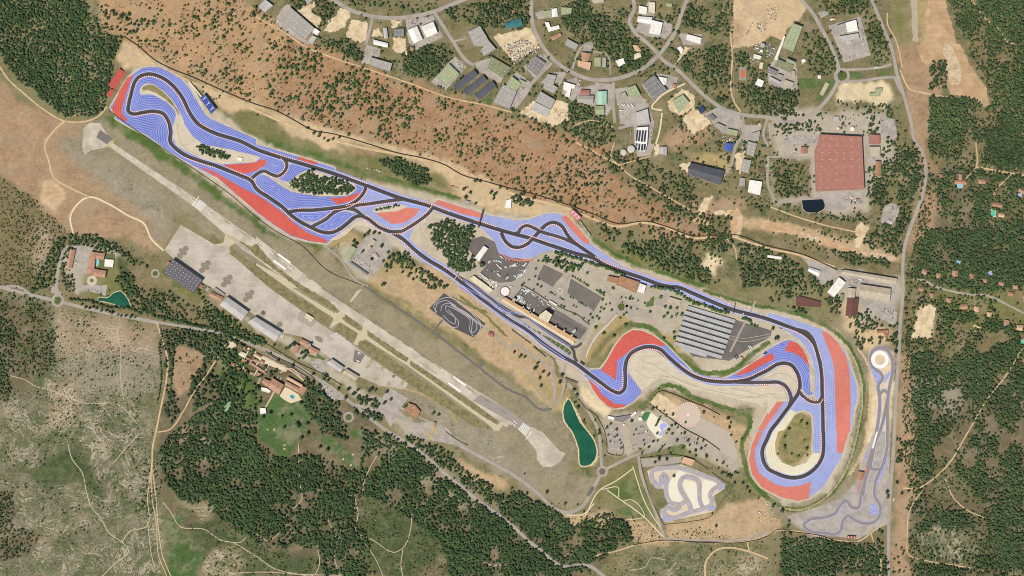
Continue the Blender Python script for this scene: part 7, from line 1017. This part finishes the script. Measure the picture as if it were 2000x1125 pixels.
for s in ('F 372,545 395,585 440,615 520,670 510,685 400,610', 'C 0,30 380,30 580,150 700,260 690,330 560,260 400,180 0,60', 'C 90,290 280,400 280,470 180,510 60,640 0,600 0,420 40,330'): g('hotel', 'dark', s, 4.6, .85, 2.0, 3.4, .3)
for s in ('C 0,640 240,640 400,700 420,800 480,830 640,980 620,1125 100,1125 0,1000', '20 1480,690 1700,690 1760,760 1720,850 1500,960 1480,850', '21 370,690 560,720 640,860 690,990 640,1040 450,1030 360,950', 'C 1370,850 1600,830 1700,1000 1650,1125 1300,1125', '21 800,830 950,880 1050,960 950,1050 800,1020 750,950'): g('hotel', 'pine', s, 5.4, .62, 2.2, 3.8, .5)
spots('hotel', 'pine', 'C 500,430 700,620 880,650 850,700 780,700 800,750 1130,600 780,410 1220,490 1300,470 1450,720 1640,760 1340,790 1260,400 1320,380 1360,400 1140,260 1090,300 1020,340 840,280 660,180 900,520 400,560 350,580 600,770 640,750 420,700', 2.6, 4.2)
spots('hotel', 'pine', '21 220,1090 270,990 320,1060 350,900 400,1060 330,1080 60,1010 110,975 200,1000 30,890 880,800 900,790 930,800 1020,810 1050,870 700,860 790,800 760,830 720,790 640,790 1380,980 1420,990 1170,920 1000,900', 2.6, 4.0); spots('hotel', 'pine', '31 350,60 400,20 620,40 700,60 560,140 500,120 1150,100 1230,150 1160,110', 3, 4.5)
for s in ('11 255,300 400,225 500,250 740,320 770,345 740,380 560,400 350,380 270,330', '11 1340,640 1420,600 1540,600 1600,640 1700,640 1690,740 1650,800 1640,900 1700,930 1700,980 1560,1010 1500,950 1480,870 1400,820 1370,720', '11 960,110 1100,115 1280,190 1350,230 1370,320 1250,310 1180,280 1050,230', '10 1530,0 1660,30 1790,100 1760,135 1650,100 1560,60'): g('infield', 'pine', s, 4.0, .97, 2.0, 3.1, .15, 1, True)
row('infield', 'pine', '11 935,515 1010,500 1110,485', 3.5, 1.8, 2.8); row('infield', 'pine', '11 1090,850 1180,920 1300,1000 1400,1070 1450,1120', 5, 2.2, 3.4, 4, .9); g('infield', 'pine', '11 1040,850 1150,840 1240,940 1230,990 1080,960 1000,1020 1000,960', 5.5, .7, 2.2, 3.4, .4); g('infield', 'pine', '11 1200,1000 1360,990 1490,1125 1350,1125 1230,1080', 6, .7, 2.2, 3.2, .4); spots('infield', 'pine', '11 760,760 870,700 960,700 920,690 830,840 900,800 980,800 1030,850 990,915 900,900 840,720 880,680 780,780 1185,1030 1140,1000 990,1100', 2.6, 4)
spots('infield', 'pine', '11 1670,380 1620,355 1710,465 1630,420 1830,380 1860,400 1850,430 1710,290 1745,290 1900,345 1955,355 440,210', 2.4, 4); g('infield', 'pine', '12 -10,420 100,370 130,440 180,410 250,440 180,480 90,490 0,480', 5, .8, 2.4, 3.6, .2)
for s in ('12 650,650 720,620 850,660 840,720 780,750 690,700', '12 890,680 960,650 950,710 900,720', '12 840,770 960,760 980,830 1000,760 1200,780 1400,850 1530,980 1560,1050 1500,1100 1380,1060 1250,1000 1100,930 1000,870 940,880 850,820', '12 1060,680 1300,700 1560,740 1700,660 1720,800 1640,850 1500,800 1320,780 1150,770', '12 1590,540 1710,560 1700,660 1590,660', '12 1760,770 1995,810 1995,1125 1800,1110 1740,900'): g('mistral', 'pine', s, 5.0, .85, 1.9, 3.2, .35)
g('mistral', 'mix', '12 650,560 1560,720 1700,1100 1480,1100 850,870 650,700', 9, .35, 1.4, 3, .7); g('mistral', 'pine', '13 -10,810 120,870 230,950 300,1000 420,990 510,960 520,1050 480,1125 -10,1125', 5, .85, 1.9, 3.1, .3); g('mistral', 'pine', '13 500,810 700,870 950,920 960,960 740,950 560,920', 4.8, .85, 2, 3, .3); g('mistral', 'mix', '13 0,480 200,560 500,640 700,700 680,820 440,720 0,590', 7, .45, 1.2, 2.4, .7); g('mistral', 'mix', '13 0,660 400,760 560,860 500,900 250,830 0,740', 6.5, .5, 1.3, 2.5, .7); g('mistral', 'pine', '13 740,720 1040,640 1030,880 900,860 740,800', 5.6, .65, 1.8, 2.9, .5); g('mistral', 'pine', '13 800,180 1180,20 1200,200 1100,560 1000,700 850,600 900,450 780,430', 5.6, .7, 1.8, 2.9, .5)
row('mistral', 'oak', '12 340,845 460,880 560,910 640,940 720,960 820,1000 870,1020', 3.2, 2.4, 3.6, 1.5); row('mistral', 'oak', '22 1090,0 1200,5 1330,60 1380,100 1500,140 1600,180 1680,190', 3.2, 2.4, 3.6, 2); g('mistral', 'oak', '12 210,890 330,850 420,900 520,970 460,1010 330,960 260,960', 5.2, .7, 2.2, 3.4, .3); row('mistral', 'oak', '22 1800,240 1850,260 1900,310', 3, 2.2, 3.2, 2)
for s in ('23 0,30 200,20 420,0 420,60 200,70 100,120 0,110', '23 440,80 560,60 580,200 500,200', '23 600,230 700,200 820,150 1000,170 1000,300 900,320 700,350 620,310', '23 640,370 840,390 1000,350 1010,500 950,440 800,430 700,460', '23 90,130 200,150 330,180 330,210 180,190', '33 90,780 200,770 190,800 100,810'): g('barracks', 'pine', s, 5.2, .75, 1.9, 3.2, .4)
spots('barracks', 'pine', '23 75,390 35,320 1000,430 990,500 720,475 60,395 33 40,580 110,620 160,700 155,740 920,470 930,510 1000,400 1040,480 860,770 850,850 880,790', 2.6, 4.2); row('barracks', 'pine', '33 1010,50 1060,100 1120,80 1040,150 1000,240 1060,210 1010,170', 5, 2.2, 3.4, 3); row('barracks', 'mix', '33 1000,890 1050,930 990,1000 1040,1090 970,1110', 7, 2, 3, 4); row('barracks', 'pine', '33 820,1000 900,980 920,1060 900,1110', 5, 2, 3, 4)
spots('island', 'pine', '33 130,40 125,110 75,175 180,175 235,190 305,185 280,70 130,130 300,130 23 255,1045 160,1100 300,1060', 1.8, 3.2)
spots('paddock', 'oak', 'A 1060,530 980,590 950,620 1130,690 1315,795 1190,605 1245,640 1215,525 1160,480 1400,730 1430,740 1460,765 1545,810 1575,830 1605,845 1560,935 1600,955 1755,935 1800,955 1770,1070 1710,800 1745,820 1840,880 1875,900 1910,920 1940,940 1745,480 1780,500 1815,520 1850,545 1880,560 1915,580 1945,600 1980,620 1205,240 1305,190 1320,240 1165,360', 1.6, 2.6); spots('paddock', 'oak', 'B 970,430 1115,490 1190,540 1215,435 1250,485 1350,505 1305,635 1440,730 1600,760 1765,600 1320,460 1410,205 1430,140 1385,330 1460,280 1525,260 1550,365 1370,390 1430,350 1320,60 1355,75 1385,95 1420,110 1700,170 1770,170 1830,190 1880,190 1960,220 1850,150 1590,30 1560,20 1715,250 1850,330 1950,345 1780,410 1740,440 1680,490', 1.6, 3.2)
spots('paddock', 'pine', 'A 1440,250 1480,310 1560,350 1640,390 1680,370 1750,370 1830,380 1560,150 1600,250 1480,210 1710,290 1880,290 1970,430 1620,300 1510,270 1340,240 1650,270', 2.6, 4); spots('paddock', 'oak', '22 1180,400 880,290 1075,190 1180,230 1240,230 1210,200 1230,160 1190,150 1285,160 1280,210 1320,210 1160,70 1155,75 1265,390 1260,350 1035,120 790,375 715,355', 2.2, 3.6)
spots('paddock', 'pine', 'A 130,370 200,330 90,330 60,240 180,170 330,320 210,230 150,260 40,40 80,80 20,380 320,290', 2.8, 4.2); spots('lake', 'pine', '22 60,540 100,540 200,590 180,630 240,655 280,680 215,705 385,680 370,735 15,500 225,765 500,840 490,895 510,930 555,1045 480,800', 2.4, 4.0); spots('lake', 'pine', 'E 75,490 100,540 235,730 370,820 500,540 435,605 585,630 460,715 600,725 640,800 490,810 660,840 665,920 820,500 890,640 860,710 1010,800 1020,870 1160,820 960,940 1090,910 985,1005 405,1040 250,490 310,650 320,690 1150,310 1205,290 1270,350 1330,340 1360,420 1240,480 1270,440 1230,520 1200,560 1465,400 1445,570 1500,540 1540,600 1400,640 1370,690 1450,700 1600,690 1650,690 1530,800 1220,690 1230,810 1280,930 1340,870 1250,960 1300,900 1410,930 1420,1000 1650,900 1620,920 1720,985 1700,800 1850,780 1840,850 1940,810 1970,890 1820,960 1900,930 1985,1040 1725,870 1820,1035 1380,1090 1250,1095 1940,360', 1.8, 3.2)
spots('lake', 'pine', 'D 285,130 365,75 510,70 650,395 1290,30 1490,90 1520,240 1605,140 1690,210 1580,350 1660,340 1690,400 1760,420 1840,330 1900,340 1840,520 1740,380 1990,540', 1.8, 3.4); spots('lake', 'pine', '32 1705,30 1745,80 1790,60 1800,400 1830,440 1850,470 1920,520 1730,400 1560,640 1590,735 410,565 510,570 560,625 680,600 95,330 270,470 1690,340', 1.8, 3.2); spots('lake', 'pine', '22 1490,970 1570,1010 1680,1020 1700,1050 1690,1090 1250,990 1140,790 1350,1050', 1.8, 3.2)
row('northtrack', 'oak', '00 1600,660 1580,690 1690,780 1730,720 1750,680', 6, 1.5, 2.6, 2); spots('northtrack', 'pine', '01 400,1000 450,1040 490,1060 530,1080 560,1100 600,1085 720,1050 650,1070 500,1040 10,900 1030,850 820,1035', 2.2, 3.6); spots('northtrack', 'oak', '01 1255,145 1340,130 1280,190 970,180 820,120 850,150', 1.8, 3)
# ------------------------------------------------ the 300 trees that show largest are single objects; the rest is ONE wood
TREES = [t for t in TREES if -2 < t[0] < 2002 and -2 < t[1] < 1127]
xs = np.array([t[:2] for t in TREES]); score = []
cell = {}
for i, t in enumerate(TREES): cell.setdefault((int(t[0]//8), int(t[1]//8)), []).append(i)
for i, t in enumerate(TREES):
    nb = 0; cx_, cy_ = int(t[0]//8), int(t[1]//8)
    for a in (-1, 0, 1):
        for b_ in (-1, 0, 1):
            for j in cell.get((cx_+a, cy_+b_), ()):
                if j != i and math.dist(t[:2], TREES[j][:2]) < 6: nb += 1
    inside = 5 < t[0] < 1995 and 5 < t[1] < 1120
    score.append((t[2] - .35*min(nb, 6)) if inside and t[4] not in ('nw',) else -9)
order = sorted(range(len(TREES)), key=lambda i: -score[i]); SOLO = set(order[:296])
WORD = {0: 'rounded pine', 1: 'tall pine', 2: 'dark pine', 3: 'tall dark pine', 4: 'grey green heath tree', 5: 'grey green heath tree', 6: 'broad green oak', 7: 'low shrub'}
CROWN0 = {}
for i in order[:296]:
    x, y, r_, k, zn = TREES[i]; nm = 'oak_tree' if k == 6 else 'pine_tree' if k < 4 else 'heath_tree'
    e = empty(nm, W((x, y)), random.random()*6.28); e.scale = (r_*S, r_*S, r_*S*1.1); e['category'] = 'tree'; e['group'] = 'standing trees'
    c_ = bpy.data.objects.new('crown', CM[k]); col.objects.link(c_); c_.parent = e; CROWN0.setdefault(k, c_); t_ = bpy.data.objects.new('trunk', TM); col.objects.link(t_); t_.parent = e
    later(e, ('large ' if r_ > 3.3 else '')+WORD[k], (x, y))
rest = [t for i, t in enumerate(TREES) if i not in SOLO]
for t in list(rest):   # the woods run on past the frame
    for mx, my in ((-t[0], t[1]), (4000-t[0], t[1]), (t[0], -t[1]), (t[0], 2250-t[1])):
        if -110 < mx < 2110 and -110 < my < 1235 and not (0 <= mx <= 2000 and 0 <= my <= 1125): rest.append((mx, my, *t[2:]))
for k in range(8):
    if k not in CROWN0:     # every crown shape stands once as a tree of its own
        t = next(t for t in rest if t[3] == k and 0 < t[0] < 2000 and 0 < t[1] < 1125); rest.remove(t); nm = 'shrub' if k == 7 else 'heath_tree'; e = empty(nm, W(t[:2])); e.scale = (t[2]*S,)*3; e['category'] = nm.replace('_', ' '); later(e, WORD[k], t[:2])
        c_ = bpy.data.objects.new('crown', CM[k]); col.objects.link(c_); c_.parent = e; CROWN0[k] = c_; t_ = bpy.data.objects.new('trunk', TM); col.objects.link(t_); t_.parent = e
ng = bpy.data.node_groups.new('planting', 'GeometryNodeTree'); ng.interface.new_socket('Geometry', in_out='INPUT', socket_type='NodeSocketGeometry'); ng.interface.new_socket('Geometry', in_out='OUTPUT', socket_type='NodeSocketGeometry')
gi = ng.nodes.new('NodeGroupInput'); go = ng.nodes.new('NodeGroupOutput'); join = ng.nodes.new('GeometryNodeJoinGeometry'); L_ = ng.links.new
prev = gi.outputs[0]
def nattr(nm, ty): x = ng.nodes.new('GeometryNodeInputNamedAttribute'); x.data_type = ty; x.inputs[0].default_value = nm; return x.outputs[0]
for k in range(8):
    oi = ng.nodes.new('GeometryNodeObjectInfo'); oi.inputs['Object'].default_value = CROWN0[k]; oi.inputs['As Instance'].default_value = True
    eq = ng.nodes.new('FunctionNodeCompare'); eq.data_type = 'INT'; eq.operation = 'EQUAL'; L_(nattr('kind', 'INT'), eq.inputs['A'] if False else eq.inputs[2]); eq.inputs[3].default_value = k
    ip = ng.nodes.new('GeometryNodeInstanceOnPoints'); L_(gi.outputs[0], ip.inputs['Points']); L_(eq.outputs[0], ip.inputs['Selection']); L_(oi.outputs['Geometry'], ip.inputs['Instance']); L_(nattr('turn', 'FLOAT_VECTOR'), ip.inputs['Rotation']); L_(nattr('size', 'FLOAT_VECTOR'), ip.inputs['Scale']); L_(ip.outputs[0], join.inputs[0])
L_(join.outputs[0], go.inputs[0])
def wood(name, label, cat, sel):
    if not sel: return
    me_ = bpy.data.meshes.new(name); me_.vertices.add(len(sel)); me_.vertices.foreach_set('co', np.array([W(t[:2], 0) for t in sel], np.float32).ravel())
    a = me_.attributes.new('kind', 'INT', 'POINT'); a.data.foreach_set('value', [t[3] for t in sel])
    a = me_.attributes.new('size', 'FLOAT_VECTOR', 'POINT'); a.data.foreach_set('vector', np.array([(t[2]*S*random.uniform(.85, 1.15), t[2]*S*random.uniform(.85, 1.15), t[2]*S*random.uniform(.9, 1.2)) for t in sel], np.float32).ravel())
    a = me_.attributes.new('turn', 'FLOAT_VECTOR', 'POINT'); a.data.foreach_set('vector', np.array([(0, 0, random.random()*6.28) for t in sel], np.float32).ravel())
    o = bpy.data.objects.new(name, me_); col.objects.link(o); o.modifiers.new('planting', 'NODES').node_group = ng; tag(o, label, cat, None, 'stuff')
wood('woodland', 'dark green pine woods and copses all round the race circuit', 'woodland', [t for t in rest if t[3] < 4 or t[3] == 6])
wood('heath_scrub', 'small grey green bushes dotted over the orange heath and rocky slopes', 'scrub', [t for t in rest if t[3] in (4, 5, 7)])
print('trees', len(TREES), 'stuff', len(rest))
settle_labels()
print('objects', len(bpy.data.objects))
from collections import Counter
print(Counter(o.get('category') for o in bpy.data.objects if o.get('category')).most_common(8))
